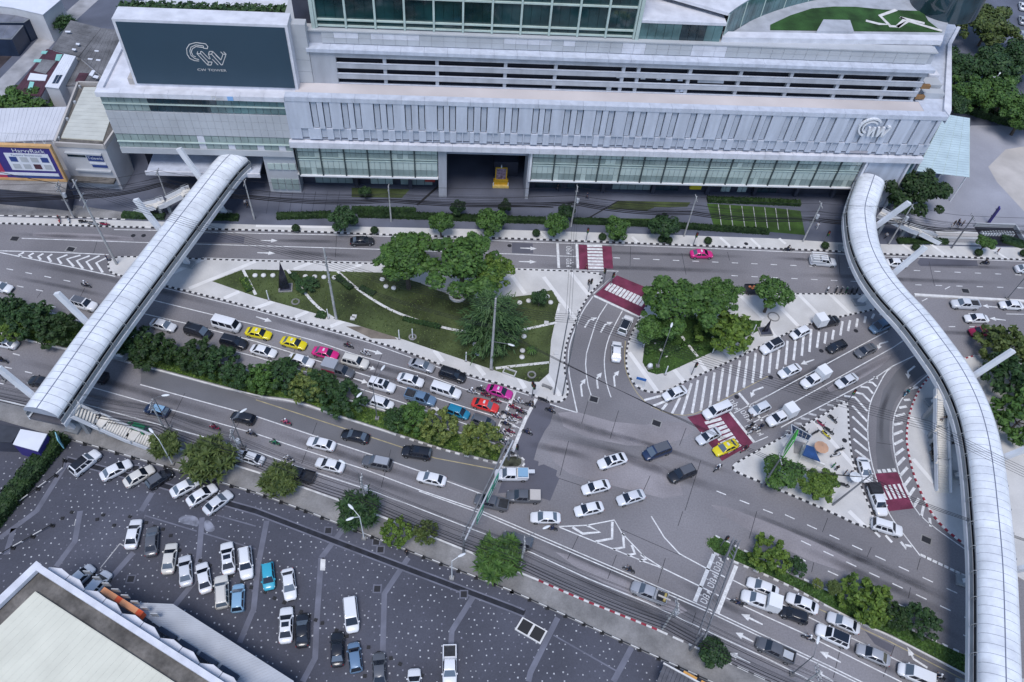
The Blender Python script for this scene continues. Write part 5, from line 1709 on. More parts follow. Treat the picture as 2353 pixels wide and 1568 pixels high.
def car(cr, rear, front, typ, col, label, extra=None, cat="car", roof=None, group=None):
    a, b = g1(cr, *rear, .6), g1(cr, *front, .6)
    d = b - a
    c = (a + b) / 2
    zb = .15 if extra == 'kerb' else .125 if extra == 'lot' else 0.
    nm = {'sedan': 'sedan', 'bigsedan': 'sedan', 'hatch': 'hatchback', 'suv': 'sport_utility_car', 'mpv': 'people_carrier', 'van': 'van', 'pickup': 'pickup_truck', 'canopy': 'pickup_truck'}[typ]
    root = empty(nm, (c.x, c.y, zb), math.atan2(d.y, d.x), label, cat)
    if group:
        root["group"] = group
    for part, me, loc in vtype(typ):
        o = link(part, me, root, loc)
        if part in ("body", "mirror", "bed_side", "tailgate"):
            setmat(o, 0, PAINT[col])
        if part in ("windshield", "rear_window") and R_.random() < .3:
            setmat(o, 0, M_cglass2)
    S = {'sedan': (-.90, .22, .62), 'suv': (-1.8, .28, .64), 'hatch': (-1.4, .28, .60), 'bigsedan': (-.95, .22, .64), 'mpv': (-1.9, .5, .7)}
    zt = {'sedan': 1.46, 'suv': 1.76, 'hatch': 1.50, 'bigsedan': 1.46, 'mpv': 1.88}
    if roof and roof != 'taxi' and typ in S:
        x0, x1, w = S[typ]
        if roof == 'sunroof':
            x0, x1, w = x1 - .75, x1 - .1, w * .75
            m = M_cglass
        else:
            m = PAINT[roof] if roof in PAINT else M_cglass
        MB().box(x0, x1, -w, w, zt[typ] - .02, zt[typ] + .012).build("roof_panel", m, root)
    if roof == 'taxi':
        MB().box(-.35, -.05, -.28, .28, 1.46, 1.60).build("taxi_sign", M_lamp, root)
    if typ in ('suv', 'mpv') and roof is None:
        for sg in (-1, 1):
            MB().bar((-1.7, sg * .60, zt[typ] + .03), (.2, sg * .60, zt[typ] + .03), .05, .05).build("roof_rail", M_rim, root)
    CARS.append(root)
    return root


def cargo(root, kind):
    if kind == 'box':
        MB().box(-2.62, -.82, -.98, .98, .95, 2.75).build("cargo_box", M_box, root)
    elif kind == 'highbox':
        MB().box(-2.65, -.3, -.98, .98, 1.0, 2.35).build("cargo_box", PAINT["silver"], root)
        MB().box(-2.62, -.35, -1.0, 1.0, 1.0, 1.45).build("cargo_skirt", PAINT["crimson"], root)
    elif kind == 'tarp':
        MB().box(-2.6, -.8, -.93, .93, 1.05, 1.75).build("tarpaulin", M_bed, root)
    return root


def load(root, name, label, cat, build):
    """things carried in the bed are things of their own"""
    o = empty(name, root.location, root.rotation_euler[2], label, cat)
    build(o)
    return o


w, b = "white", "black"
# western approach, waiting for the light
car('01', (-75, 1058), (70, 1088), 'sedan', w, "white car cut by the photo's left edge on the upper carriageway")
car('01', (668, 1205), (880, 1262), 'suv', w, "white car with dark roof half hidden by the left footbridge", roof='grey')
car('01', (1388, 1395), (1612, 1455), 'sedan', 'pearl', "pearl sedan just east of the left footbridge, first in its lane from the bridge")
car('01', (1702, 1450), (1948, 1525), 'mpv', b, "black people carrier between a pearl sedan and a white van")
car('01', (1970, 1392), (2205, 1455), 'van', w, "white windowless-roof van ahead of the yellow taxis", cat="van")
car('11', (-85, 1478), (132, 1522), 'sedan', 'yellow', "yellow taxi right behind another yellow taxi, nearer the van", roof='taxi', cat="taxi")
car('12', (237, -5), (455, 50), 'sedan', 'yellow', "yellow taxi queuing directly behind a pink taxi", roof='taxi', cat="taxi")
car('02', (2050, -10), (2255, 40), 'suv', b, "black car beside the median trees, left of a white sedan")
car('12', (-55, 65), (195, 128), 'sedan', w, "white sedan in the second lane below the yellow taxis")
car('12', (303, 150), (528, 215), 'sedan', w, "white sedan partly behind median leaves below the pink taxi")
car('12', (525, 88), (752, 142), 'sedan', 'pink', "bright pink taxi queuing behind a silver estate", roof='taxi', cat="taxi")
cargo(car('12', (625, 240), (902, 315), 'pickup', 'grey', "pickup with tall silver canopy and dark cab near the median lamp", cat="pickup"), 'highbox')
car('12', (800, 165), (1025, 225), 'suv', 'beige', "beige-silver estate car just ahead of the bright pink taxi")
car('12', (1040, 378), (1272, 445), 'suv', w, "white car with black sunroof in the queue beside the median lamp", roof='sunroof')
car('12', (1310, 330), (1533, 392), 'sedan', w, "white sedan queuing behind a white canopied pickup")
car('12', (1055, 540), (1262, 605), 'hatch', w, "white hatchback closest to the median beside the lamp post")
load(car('12', (1385, 490), (1640, 565), 'pickup', 'steel', "steel-blue pickup with open bed in the queue", cat="pickup"), "bed_frame", "dark frame in the bed of the steel-blue pickup", "frame", lambda o: [MB().box(-2.3, -1.0, -.6, .6, 1.15, 1.3).build("frame", M_bed, o), MB().bar((-1.0, -.7, 1.2), (-1.0, -.7, 1.8), .06, .06).build("post", M_rim, o)])
car('12', (1622, 420), (1868, 500), 'canopy', w, "white pickup with closed canopy in the queue behind the taxis", cat="pickup")
car('12', (1420, 195), (1625, 258), 'sedan', 'silver', "silver sedan in the lane beside the park kerb")
car('12', (1710, 285), (1905, 345), 'suv', b, "black car in the park-side lane behind the magenta taxi")
car('12', (1765, 622), (1950, 690), 'hatch', 'teal', "teal-blue hatchback in the queue near the stop line")
car('12', (2000, 710), (2182, 775), 'hatch', 'grey', "dark grey hatchback at the stop line beside the median")
car('12', (1990, 560), (2225, 628), 'sedan', 'red', "red taxi waiting at the stop line", roof='taxi', cat="taxi")
car('12', (2125, 435), (2348, 502), 'sedan', 'magenta', "magenta taxi at the stop line beside the park kerb", roof='taxi', cat="taxi")
# southern carriageway, heading west
car('12', (720, 975), (478, 920), 'sedan', w, "white sedan driving west, upper of two white sedans side by side")
car('12', (797, 1172), (560, 1115), 'sedan', w, "white sedan driving west, lower of two white sedans side by side")
car('12', (1032, 905), (797, 850), 'sedan', b, "black sedan driving west along the yellow line")
car('12', (1592, 1048), (1360, 1012), 'suv', b, "black car with panorama roof beside the white-dashed median kerb", roof='sunroof')
car('12', (1250, 1150), (975, 1095), 'suv', 'grey', "dark car with broad silver roof driving west", roof='silver')
car('12', (1732, 1295), (1495, 1240), 'sedan', w, "white sedan driving west just left of the green gantry")
car('12', (55, 1105), (-170, 1045), 'sedan', w, "white sedan beside the fan-leaved bush on the bus lane")
car('12', (478, 1255), (300, 1205), 'pickup', b, "black pickup half under a roadside tree crown", cat="pickup")
car('02', (1548, 668), (1328, 612), 'hatch', 'navy', "dark hatchback with pale roof driving west", roof='lightblue')
car('02', (2348, 738), (2120, 680), 'hatch', b, "black hatchback driving west ahead of the two motorcycles")
car('02', (968, 350), (735, 295), 'pickup', b, "black pickup emerging from under the left footbridge", cat="pickup")
car('02', (500, 410), (272, 355), 'sedan', b, "black sedan on the left side of the left footbridge")
car('02', (152, 40), (-70, -5), 'sedan', w, "white sedan at the left edge below the median")
car('02', (1352, 838), (1150, 778), 'hatch', 'green', "green car beside the lower flight of the footbridge stair")
car('12', (2305, 1520), (2022, 1455), 'pickup', 'grey', "dark grey pickup with empty bed under the green gantry", cat="pickup")
pw = car('22', (150, 1235), (-160, 1232), 'pickup', w, "white pickup carrying blue load beside the median tip", cat="pickup")
load(pw, "blue_load", "light blue covered load sticking out of the white pickup's bed", "load", lambda o: [MB().box(-2.45, -.95, -.78, .7, 1.12, 1.5).build("cover", PAINT["lightblue"], o), MB().box(-3.5, -2.46, -.5, .1, 1.35, 1.5).build("plank", PAINT["pearl"], o)])
pg = car('22', (248, 1440), (-38, 1430), 'pickup', 'grey', "grey double-cab pickup with beige load crossing west", cat="pickup")
load(pg, "beige_load", "beige crate filling the grey pickup's bed", "load", lambda o: MB().box(-2.5, -.92, -.85, .85, 1.12, 1.55).build("crate", M_cream, o))
car('23', (436, 62), (178, 55), 'sedan', w, "white sedan heading west beside the painted chevrons")
car('23', (170, 305), (-75, 235), 'suv', 'grey', "dark grey car driving west in the lane beside the footway")
# inside the junction
car('22', (1052, 1065), (790, 1145), 'bigsedan', w, "large white sedan with sunroof in the middle of the junction", roof='sunroof')
car('22', (1435, 985), (1222, 1060), 'mpv', 'navy', "dark blue people carrier with dark roof in the junction", roof='grey')
car('22', (1670, 1180), (1450, 1270), 'suv', b, "black car with dark roof at the junction's right", roof='grey')
car('22', (895, 1315), (645, 1378), 'sedan', w, "white sedan turning in the junction, nearest the dark asphalt patch")
car('22', (1212, 1405), (970, 1478), 'sedan', 'pearl', "pearl sedan turning last, at the lower right of the white group")
car('22', (830, 1520), (582, 1575), 'sedan', w, "white sedan turning just above the painted chevrons")
car('22', (2008, 590), (1755, 695), 'canopy', w, "white pickup with canopy rolling over the maroon crossing", cat="pickup")
car('22', (1912, 825), (1700, 930), 'sedan', 'pearl', "pale sedan on the maroon crossing behind the yellow taxi")
car('22', (2078, 928), (1848, 1035), 'sedan', 'yellow', "yellow taxi on the maroon crossing by the triangle island", roof='taxi', cat="taxi")
car('22', (1600, 440), (1390, 525), 'sedan', w, "white sedan parked on the hatching at the corner island's lower kerb")
car('22', (955, 192), (965, 5), 'sedan', w, "white sedan turning between the park and the corner island, lower one")
car('21', (1008, 1500), (1078, 1350), 'suv', w, "white car with black roof nearing the maroon crossing in the turning lane", roof=b)
# north-eastern approach
car('32', (312, 228), (85, 328), 'sedan', w, "white sedan coming down the north-east approach next to the hatching")
cargo(car('32', (552, 295), (280, 430), 'pickup', w, "white box pickup higher up on the north-east approach", cat="pickup"), 'box')
car('32', (822, 318), (622, 418), 'sedan', 'pearl', "pearl sedan behind the upper white box pickup")
cargo(car('32', (262, 640), (-45, 775), 'pickup', w, "white box pickup waiting beside the green-roofed hut", cat="pickup"), 'box')
car('22', (2362, 585), (2185, 668), 'hatch', 'pearl', "small white hatchback waiting over painted words on the north-east approach")
car('32', (712, 20), (545, 90), 'hatch', b, "black hatchback on the north-east approach beside the hatching")
car('32', (992, 45), (800, 135), 'sedan', 'grey', "dark grey sedan on the north-east approach, rearmost dark car")
car('31', (1145, 1385), (922, 1485), 'mpv', 'steel', "blue-silver people carrier coming out under the curved footbridge")
car('31', (383, 1450), (198, 1540), 'hatch', w, "white hatchback parked beside the black-white kerb of the corner island")
cargo(car('31', (420, 1425), (655, 1368), 'pickup', b, "black-cab pickup with white cargo box parked by the corner island", cat="pickup"), 'box')
car('32', (135, 5), (-75, 105), 'suv', w, "white car with black roof parked by the corner island hatching", roof=b)
# far road
car('11', (868, 655), (1082, 648), 'sedan', b, "black sedan on the far road left of the big park tree")
car('21', (1630, 770), (1855, 772), 'sedan', 'pink', "bright pink taxi driving alone on the far road", roof='taxi', cat="taxi")
bt = car('21', (2140, 1100), (2380, 1098), 'pickup', b, "black pickup parked under trees on the far road", cat="pickup")
load(bt, "orange_load", "orange sacks in the parked black pickup's bed", "load", lambda o: [MB().ball((-.9 - i * .4, .2 * (-1) ** i, 1.3), .3, .25, .2).build("sack", mat("sack_orange", (.5, .18, .08), .8, .2, 2.), o) for i in range(3)])
tr = car('31', (385, 830), (622, 850), 'pickup', w, "white truck with rack of long bars on the far road", cat="truck")
load(tr, "bar_rack", "tall steel rack loaded on the white truck", "rack", lambda o: [MB().box(-2.5, .3, -1.0, 1.0, 1.05, 1.3).build("platform", M_clad, o)] + [MB().bar((-2.5, y, 2.1), (.5, y, 2.1), .18, .08).build("long_bar", M_box, o) for y in (-.9, -.3, .3, .9)] + [MB().bar((x, y, 1.1), (x, y, 2.1), .08, .08).build("post", M_clad, o) for x in (-2.4, .2) for y in (-.9, .9)])
car('31', (1080, 848), (1285, 858), 'sedan', w, "white sedan on the far road behind a footbridge mast")
car('31', (2270, 905), (2480, 918), 'sedan', 'pearl', "pearl sedan cut by the right edge on the far road")
car('31', (1935, 1242), (1680, 1228), 'pickup', 'pearl', "pale pickup with open bed on the eastern approach", cat="pickup")
car('31', (2350, 1248), (2120, 1235), 'sedan', w, "white sedan behind the pale pickup near the right edge")
car('31', (2032, 1368), (1798, 1360), 'sedan', w, "white sedan on the eastern approach below the pale pickup")
car('31', (2060, 1478), (1855, 1488), 'sedan', 'crimson', "crimson sedan on the eastern approach")
# around the triangle island
car('32', (858, 1085), (918, 1290), 'sedan', w, "white sedan parked on the hatching beside the triangle island", group=None)
z4 = lambda x, y: ((3350 + x / 5.6) / 1.7407, (1900 + y / 5.6) / 1.7407)
tq = lambda u, v: ((u - 588.25 * 3) * 4, (v - 391.8 * 2) * 4)
cargo(car('32', tq(*z4(770, 270)), tq(*z4(1000, 900)), 'pickup', w, "white pickup with black tarpaulin bed parked beside the slip lane crossing", cat="pickup"), 'tarp')
car('33', (962, 112), (1222, 190), 'suv', w, "white car with roof rails at the end of the slip lane")
# eastern carriageway queue
car('33', (88, 752), (-185, 645), 'sedan', w, "white sedan first at the stop line beside the median")
cargo(car('33', (92, 890), (-252, 765), 'pickup', w, "white box pickup first at the stop line in the second lane", cat="pickup"), 'box')
car('33', (452, 905), (178, 785), 'sedan', w, "white sedan second in the median lane of the lower right queue")
car('33', (348, 990), (125, 915), 'hatch', b, "black hatchback behind the white box pickup")
car('33', (832, 1085), (555, 965), 'sedan', 'pearl', "pearl sedan third in the median lane of the lower right queue")
car('33', (732, 1208), (455, 1085), 'suv', w, "white car with large glass roof in the second lane of the lower right queue", roof='glass')
car('33', (1102, 1375), (832, 1262), 'sedan', 'silver', "silver sedan behind the white glass-roofed car")
car('33', (1502, 1565), (1215, 1445), 'mpv', w, "white people carrier at the bottom right of the queue", roof='white')
dp = car('33', (202, 1345), (-75, 1215), 'pickup', 'grey', "dark pickup with pale cab roof in the bottom lane", cat="pickup")
load(dp, "flat_board", "diagonal pale board lying in the dark pickup's bed", "board", lambda o: MB().box(-2.3, -1.0, -.5, .5, 1.12, 1.25).build("board", M_clad, o))
wp = car('23', (1410, 815), (1105, 690), 'pickup', 'silver', "silver pickup carrying machinery past the stop line", cat="pickup")
load(wp, "machinery_load", "yellowish machine parts hanging from the silver pickup's bed", "load", lambda o: [MB().box(-2.4, -1.1, -.5, .4, 1.12, 1.4).build("base", M_bed, o), MB().tube((-3.0, .1, 1.4), (-1.2, .1, 1.5), .14, n=7).build("pipe", M_cream, o), MB().tube((-2.2, -.6, 1.3), (-2.2, .6, 1.3), .2, n=8).build("roller", mat("machine_yellow", (.45, .36, .12), .6, .2, 2.), o)])
# car park
for r, f, t, c, l, rf in [((700, 1200), (882, 1052), 'suv', w, "white car with black roof parked leftmost in the slanted row", b), ((968, 1245), (1172, 1140), 'sedan', w, "white sedan second from left in the slanted row", None), ((1168, 1315), (1395, 1182), 'sedan', 'beige', "cream sedan third from left in the slanted row", None), ((1375, 1335), (1562, 1212), 'hatch', b, "black hatchback with grey roof in the slanted row", 'grey'),
                       ((1600, 1405), (1822, 1285), 'sedan', w, "white sedan right of the black hatchback in the slanted row", None), ((1755, 1485), (1962, 1358), 'sedan', w, "white sedan second from right in the slanted row", None), ((1912, 1562), (2100, 1418), 'sedan', 'pearl', "pearl sedan rightmost in the slanted row", None)]:
    car('02', r, f, t, c, l, 'lot', roof=rf)
for r, f, t, c, l in [((1205, 332), (1258, 92), 'sedan', w, "white sedan leftmost of the diagonal row in the car park"), ((1392, 398), (1405, 160), 'sedan', 'grey', "grey sedan beside the leftmost white sedan in the car park"), ((1548, 542), (1578, 330), 'sedan', 'beige', "cream sedan with black windows in the diagonal row"), ((1715, 658), (1700, 440), 'sedan', 'pearl', "pearl sedan fourth in the diagonal row"), ((1898, 738), (1855, 490), 'sedan', w, "white sedan fifth in the diagonal row"), ((2108, 568), (2085, 298), 'bigsedan', w, "white sedan with black glass roof in the upper car park row"), ((2250, 355), (2275, 612), 'suv', w, "white car with roof rails in the upper car park row"), ((2048, 872), (2038, 615), 'suv', 'beige', "cream car with roof rails beside the light blue one"), ((2185, 922), (2195, 678), 'hatch', 'lightblue', "light blue hatchback beside the cream car")]:
    car('03', r, f, t, c, l, 'lot', roof='sunroof' if 'glass roof' in l else None)
for r, f, t, c, l, rf in [((105, 482), (125, 722), 'hatch', 'cyan', "cyan hatchback in the upper car park row", None), ((290, 538), (322, 812), 'sedan', w, "white sedan rightmost of the upper car park row", None), ((275, 1188), (282, 908), 'bigsedan', w, "white sedan with small sunroof beside a black sedan", 'sunroof'), ((425, 1235), (430, 958), 'sedan', b, "black sedan beside the white sunroof sedan", None),
                       ((865, 828), (890, 1092), 'mpv', w, "white people carrier parked alone in the middle of the car park", 'white'), ((750, 1395), (750, 1145), 'sedan', b, "black sedan beside the blue-grey hatchback", None), ((925, 1478), (895, 1213), 'hatch', 'steel', "blue-grey hatchback between two dark cars", None), ((1138, 1600), (1130, 1328), 'sedan', 'grey', "dark sedan cut by the bottom edge", None), ((1458, 1740), (1455, 1490), 'sedan', w, "white sedan mostly cut by the bottom edge", None), ((1780, 1258), (1780, 1605), 'pickup', w, "white pickup with dark bed at the bottom edge", None)]:
    car('13', r, f, t, c, l, 'lot', roof=rf, cat="pickup" if t == 'pickup' else "car")
car('03', (850, 735), (960, 610), 'hatch', w, "white hatchback beside the hall's orange sign", 'lot')
car('03', (690, 660), (800, 560), 'hatch', 'pearl', "pale car mostly hidden behind the orange sign", 'lot')
for i, (x, y) in enumerate([(2330, 60), (2330, 190), (2330, 320)]):
    car('30', (x + 15, y + 60), (x - 5, y - 55), 'sedan', 'silver' if i else 'white', ["white", "upper silver", "lower silver"][i] + " car parked at the top right edge behind trees", 'kerb')
# ================================================================== plants
def leaf_mat(name, dark, light, hue=.0):
    m = bpy.data.materials.new(name)
    m.use_nodes = True
    n, l = m.node_tree.nodes, m.node_tree.links
    b = n["Principled BSDF"]
    b.inputs["Roughness"].default_value = .6
    b.inputs["Specular IOR Level"].default_value = .3
    g = n.new("ShaderNodeNewGeometry")
    nz = n.new("ShaderNodeTexNoise")
    nz.inputs["Scale"].default_value = .9
    nz.inputs["Detail"].default_value = 3
    l.new(g.outputs["Position"], nz.inputs["Vector"])
    a = n.new("ShaderNodeMath"); a.operation = 'MULTIPLY_ADD'; a.inputs[1].default_value = .55; a.inputs[2].default_value = 0
    l.new(g.outputs["Random Per Island"], a.inputs[0])
    s = n.new("ShaderNodeMath"); s.operation = 'MULTIPLY_ADD'; s.inputs[1].default_value = .9
    l.new(nz.outputs[0], s.inputs[0]); l.new(a.outputs[0], s.inputs[2])
    r = n.new("ShaderNodeValToRGB")
    r.color_ramp.elements[0].position = .35
    r.color_ramp.elements[1].position = 1.0
    r.color_ramp.elements[0].color = dark + (1,)
    r.color_ramp.elements[1].color = light + (1,)
    l.new(s.outputs[0], r.inputs[0])
    l.new(r.outputs[0], b.inputs["Base Color"])
    MATS[name] = m
    return m


LM = {'dark': leaf_mat("leaf_dark", (.008, .024, .012), (.040, .088, .026)),
      'mid': leaf_mat("leaf_mid", (.018, .050, .014), (.075, .150, .030)),
      'bright': leaf_mat("leaf_bright", (.022, .055, .010), (.12, .19, .03)),
      'olive': leaf_mat("leaf_olive", (.022, .042, .012), (.095, .130, .034)),
      'hedge': leaf_mat("leaf_hedge", (.008, .022, .008), (.030, .062, .016)),
      'bloom': leaf_mat("leaf_bloom", (.016, .042, .012), (.17, .21, .05)),
      'pine': leaf_mat("leaf_pine", (.018, .046, .018), (.072, .135, .045))}
M_bark = mat("bark", (.10, .08, .065), .9, .3, 3.)


def leaves(pts, size, rnd, up=.5, long=1.6):
    """leaf blades at points (p, outward normal)"""
    mb = MB()
    for p, nrm in pts:
        n = (nrm + Vector((rnd.gauss(0, .55), rnd.gauss(0, .55), rnd.gauss(0, .4) + up))).normalized()
        t = n.orthogonal().normalized()
        t.rotate(Matrix.Rotation(rnd.uniform(0, 6.28), 3, n))
        b = n.cross(t)
        s = size * rnd.uniform(.6, 1.25)
        a, c = t * s * long * .5, b * s * .5
        mb.add([p - a, p - c * .9 + a * .05, p + a, p + c * .9 + a * .05], [(0, 1, 2, 3)])
    return mb


def crown_pts(rnd, n, lobes, rr, shell=.75):
    """points on the outside of overlapping lobes filling a unit-ish crown"""
    out = []
    tot = sum(l[3] ** 2 for l in lobes)
    for (x, y, z, r) in lobes:
        for _ in range(int(n * r * r / tot)):
            v = Vector((rnd.gauss(0, 1), rnd.gauss(0, 1), rnd.gauss(0, 1) + .35)).normalized()
            k = r * (shell + (1 - shell) * rnd.random() ** .5) * rnd.uniform(.92, 1.1)
            p = Vector((x, y, z)) + Vector((v.x * k, v.y * k, v.z * k * .85))
            out.append((p, v))
    return out


CROWNS = {}


def crown_mesh(kind, var, leaf):
    key = (kind, var, leaf)
    if key in CROWNS:
        return CROWNS[key]
    rnd = random.Random(hash(kind) % 1000 + var * 17 + 5 if False else {'broad': 11, 'round': 23, 'shrub': 37, 'fan': 41, 'pine': 53, 'palm': 67}[kind] + var * 101)
    if kind == 'broad':
        lobes = [(0, 0, .0, .5)]
        for i in range(30):
            a = 2.4 * i + rnd.uniform(-.5, .5)
            d = rnd.uniform(.25, .92)
            lobes.append((math.cos(a) * d, math.sin(a) * d, rnd.uniform(-.15, .36) - d * .2, rnd.uniform(.11, .27)))
        pts = crown_pts(rnd, 5600, lobes, 1, .5)
        mb = leaves(pts, .078, rnd, .5, 1.5)
    elif kind == 'round':
        lobes = [(0, 0, .05, .62)]
        for i in range(11):
            a = 2.4 * i + rnd.uniform(-.3, .3)
            z = rnd.uniform(-.45, .5)
            d = .62 * math.sqrt(max(.1, 1 - z * z))
            lobes.append((math.cos(a) * d, math.sin(a) * d, z, rnd.uniform(.2, .36)))
        mb = leaves(crown_pts(rnd, 2400, lobes, 1), .11, rnd, .45, 1.5)
    elif kind == 'shrub':
        # many rounded leaf tufts at branch ends
        mb = MB()
        for i in range(75):
            a = rnd.uniform(0, 6.283)
            d = rnd.random() ** .55 * .95
            c = Vector((math.cos(a) * d, math.sin(a) * d, .45 * (1 - d * d) + rnd.uniform(-.35, .18)))
            r = rnd.uniform(.10, .19)
            for k in range(30):
                v = Vector((rnd.gauss(0, 1), rnd.gauss(0, 1), rnd.gauss(0, .8) + .4)).normalized()
                q = leaves([(c + v * r * rnd.uniform(.5, 1), v)], .125, rnd, .4, 1.7)
                mb.add(q.v, q.f)
    elif kind == 'fan':
        mb = MB()
        for i in range(110):
            a = rnd.uniform(0, 6.283)
            d = rnd.random() ** .6 * .75
            c = Vector((math.cos(a) * d, math.sin(a) * d, .35 * (1 - d) + rnd.uniform(-.3, .15)))
            for k in range(13):
                b = rnd.uniform(0, 6.283)
                e = rnd.uniform(-.1, 1.0)
                v = Vector((math.cos(b) * math.cos(e), math.sin(b) * math.cos(e), math.sin(e)))
                t = v.cross(Vector((0, 0, 1))).normalized() * .028
                L = rnd.uniform(.2, .36)
                mb.add([c - t, c + v * L * .5 - t * 1.1, c + v * L - Vector((0, 0, .06)), c + v * L * .5 + t * 1.1, c + t], [(0, 1, 2, 3, 4)])
    elif kind == 'pine':
        mb = MB()
        for i in range(150):
            a = rnd.uniform(0, 6.283)
            z = rnd.uniform(-.7, .75)
            L = (1.0 - abs(z + .1)) * rnd.uniform(.75, 1.1) + .15
            b0 = Vector((0, 0, z))
            dirv = Vector((math.cos(a), math.sin(a), rnd.uniform(-.15, .25)))
            for s in range(22):
                t = rnd.uniform(.2, 1)
                p = b0 + dirv * L * t + Vector((rnd.gauss(0, .05), rnd.gauss(0, .05), -t * t * .12))
                v = (dirv + Vector((rnd.gauss(0, .6), rnd.gauss(0, .6), rnd.gauss(0, .3) - .25))).normalized()
                w = v.cross(Vector((0, 0, 1))).normalized() * .018
                q = rnd.uniform(.1, .2)
                mb.add([p - w, p + v * q - w * .4, p + v * q + w * .4, p + w], [(0, 1, 2, 3)])
    else:
        mb = MB()
        for i in range(16):
            a = 6.283 * i / 16 + rnd.uniform(-.1, .1)
            pts = [Vector((math.cos(a) * d, math.sin(a) * d, .25 * math.sin(d * 3.0) - .25 * d * d)) for d in (0, .3, .6, .85, 1.05)]
            for p, q in zip(pts, pts[1:]):
                t = (q - p).cross(Vector((0, 0, 1))).normalized() * .10
                mb.add([p - t, q - t * .7, q + t * .7, p + t], [(0, 1, 2, 3)])
    CROWNS[key] = mb.mesh("crown", LM[leaf])
    return CROWNS[key]


TRUNKS = {}


def trunk_mesh(kind):
    if kind in TRUNKS:
        return TRUNKS[kind]
    rnd = random.Random(5)
    mb = MB()
    mb.tube((0, 0, 0), (.02, .01, .45), .055, .04, 8)
    if kind in ('broad', 'round', 'shrub'):
        mb.tube((.02, .01, .45), (0, 0, .75), .04, .022, 7)
        for i in range(7):
            a = i * 2.4
            mb.tube((0.01, 0.01, .38 + .04 * i), (math.cos(a) * .36, math.sin(a) * .36, .72 + .03 * i), .024, .008, 5)
    else:
        mb.tube((.02, .01, .45), (0, 0, 1.05), .04, .015, 7)
    TRUNKS[kind] = mb.mesh("trunk", M_bark, 40)
    return TRUNKS[kind]


def tree(u, v, rpx, kind, leaf, label, hc=None, squash=.62, zb=.15, name=None, cat="tree", group=None, var=None):
    """tree whose crown is seen centred at survey pixel (u,v) with radius rpx"""
    s0 = FOC / (G(u, v) - Vector((0, 0, CAMH))).length
    r = rpx / s0
    hc = hc or r * 1.05 + 1.2
    p = G(u, v, hc)
    root = empty(name or {'broad': "broadleaf_tree", 'round': "street_tree", 'shrub': "flowering_tree", 'fan': "fan_leaved_bush", 'pine': "casuarina_tree", 'palm': "palm"}[kind], (p.x, p.y, zb), R_.uniform(0, 6.28), label, cat, group)
    o = link("trunk", trunk_mesh(kind), root)
    o.scale = (min(3.2 * r / 2.2, hc * 1.2), min(3.2 * r / 2.2, hc * 1.2), hc * 1.02)
    c = link("crown", crown_mesh(kind, R_.randrange(3) if var is None else var, leaf), root, (0, 0, hc - zb))
    c.scale = (r * 1.05, r * 1.05, r * squash / .62 * .8)
    return root


# park
tree(935, 592, 72, 'broad', 'mid', "large broadleaf tree on the park's far side, left of two touching crowns", 8.0)
tree(1062, 598, 88, 'broad', 'mid', "largest broadleaf tree in the park with a round paved collar", 8.5)
tree(1132, 622, 48, 'broad', 'bright', "lighter green tree leaning out from the big park tree's right", 7.0)
tree(1130, 735, 74, 'pine', 'pine', "feathery dark conifer around the concrete pole in the park", 6.0, .95)
tree(1240, 682, 21, 'round', 'dark', "small dark round tree among garden seats at the park's right end", 2.6)
tree(1222, 803, 13, 'palm', 'mid', "tiny palm on the park lawn near the turning road", 1.6, .5, cat="palm")
tree(705, 655, 24, 'shrub', 'dark', "low dark shrub between the two white garden edgings", .9, .25, name="low_shrub", cat="shrub")
tree(830, 795, 1, 'round', 'dark', "x") if False else None
# corner island
tree(1556, 692, 80, 'broad', 'mid', "large tree crown on the corner island beside the maroon crossing", 7.5)
tree(1500, 750, 46, 'broad', 'mid', "lower leafy tree on the corner island nearest the turning road", 5.0)
tree(1662, 675, 46, 'broad', 'mid', "slim-trunked tree in the middle of the corner island's far kerb", 6.5)
tree(1664, 757, 58, 'shrub', 'bright', "yellow-green tree over the corner island's lawn", 3.6)
tree(1780, 668, 44, 'round', 'mid', "lollipop street tree in a round bed on the corner island", 6.0)
# mall footway row
for i, (u, v, r, lf) in enumerate([(788, 500, 34, 'dark'), (1013, 513, 29, 'mid'), (1127, 508, 37, 'mid'), (1277, 514, 30, 'mid'), (1421, 523, 29, 'mid'), (1526, 521, 34, 'dark')]):
    tree(u, v, r, 'round', lf, "%s street tree from the left along the mall footway" % ["first", "second", "third", "fourth", "fifth", "sixth"][i], 3.6, .8, group="street trees along the mall footway")
tree(1053, 478, 19, 'round', 'dark', "slender dark plaza tree left of another, before the mall portal", 2.6, .9)
tree(1160, 474, 16, 'round', 'hedge', "small blackish plaza tree below the portal's gold shrine", 2.4, .9)
tree(1302, 487, 21, 'round', 'dark', "dark tree behind the crossarm pole on the mall plaza", 2.6, .9)
tree(838, 441, 15, 'round', 'dark', "little tree in the planting bed before the mall's left glass", 1.8, .8)
tree(2114, 430, 62, 'broad', 'hedge', "big dark tree between the curved footbridge and the glass canopy", 6.5, .75)
tree(2266, 557, 20, 'round', 'mid', "small bright street tree near the forecourt steps at right", 3.0)
for i, (u, v, r, lf) in enumerate([(2275, 58, 56, 'olive'), (2215, 150, 46, 'dark'), (2288, 150, 52, 'dark'), (2345, 130, 46, 'dark'), (2238, 212, 46, 'mid'), (2308, 222, 52, 'mid'), (2356, 262, 46, 'mid'), (2196, 236, 30, 'dark')]):
    tree(u, v, r, 'broad', lf, ["tall olive tree at the very top right", "dark tree against the mall's right roof edge", "dark tree in the middle of the top right grove", "dark tree on the right edge of the top right grove", "mid-green tree behind the clipped hedge, nearest the mall", "mid-green tree at the centre front of the top right grove", "mid-green tree at the front right corner of the grove", "small tree tucked behind the mall's terrace corner"][i], 6.0, .7, group="grove beyond the mall")
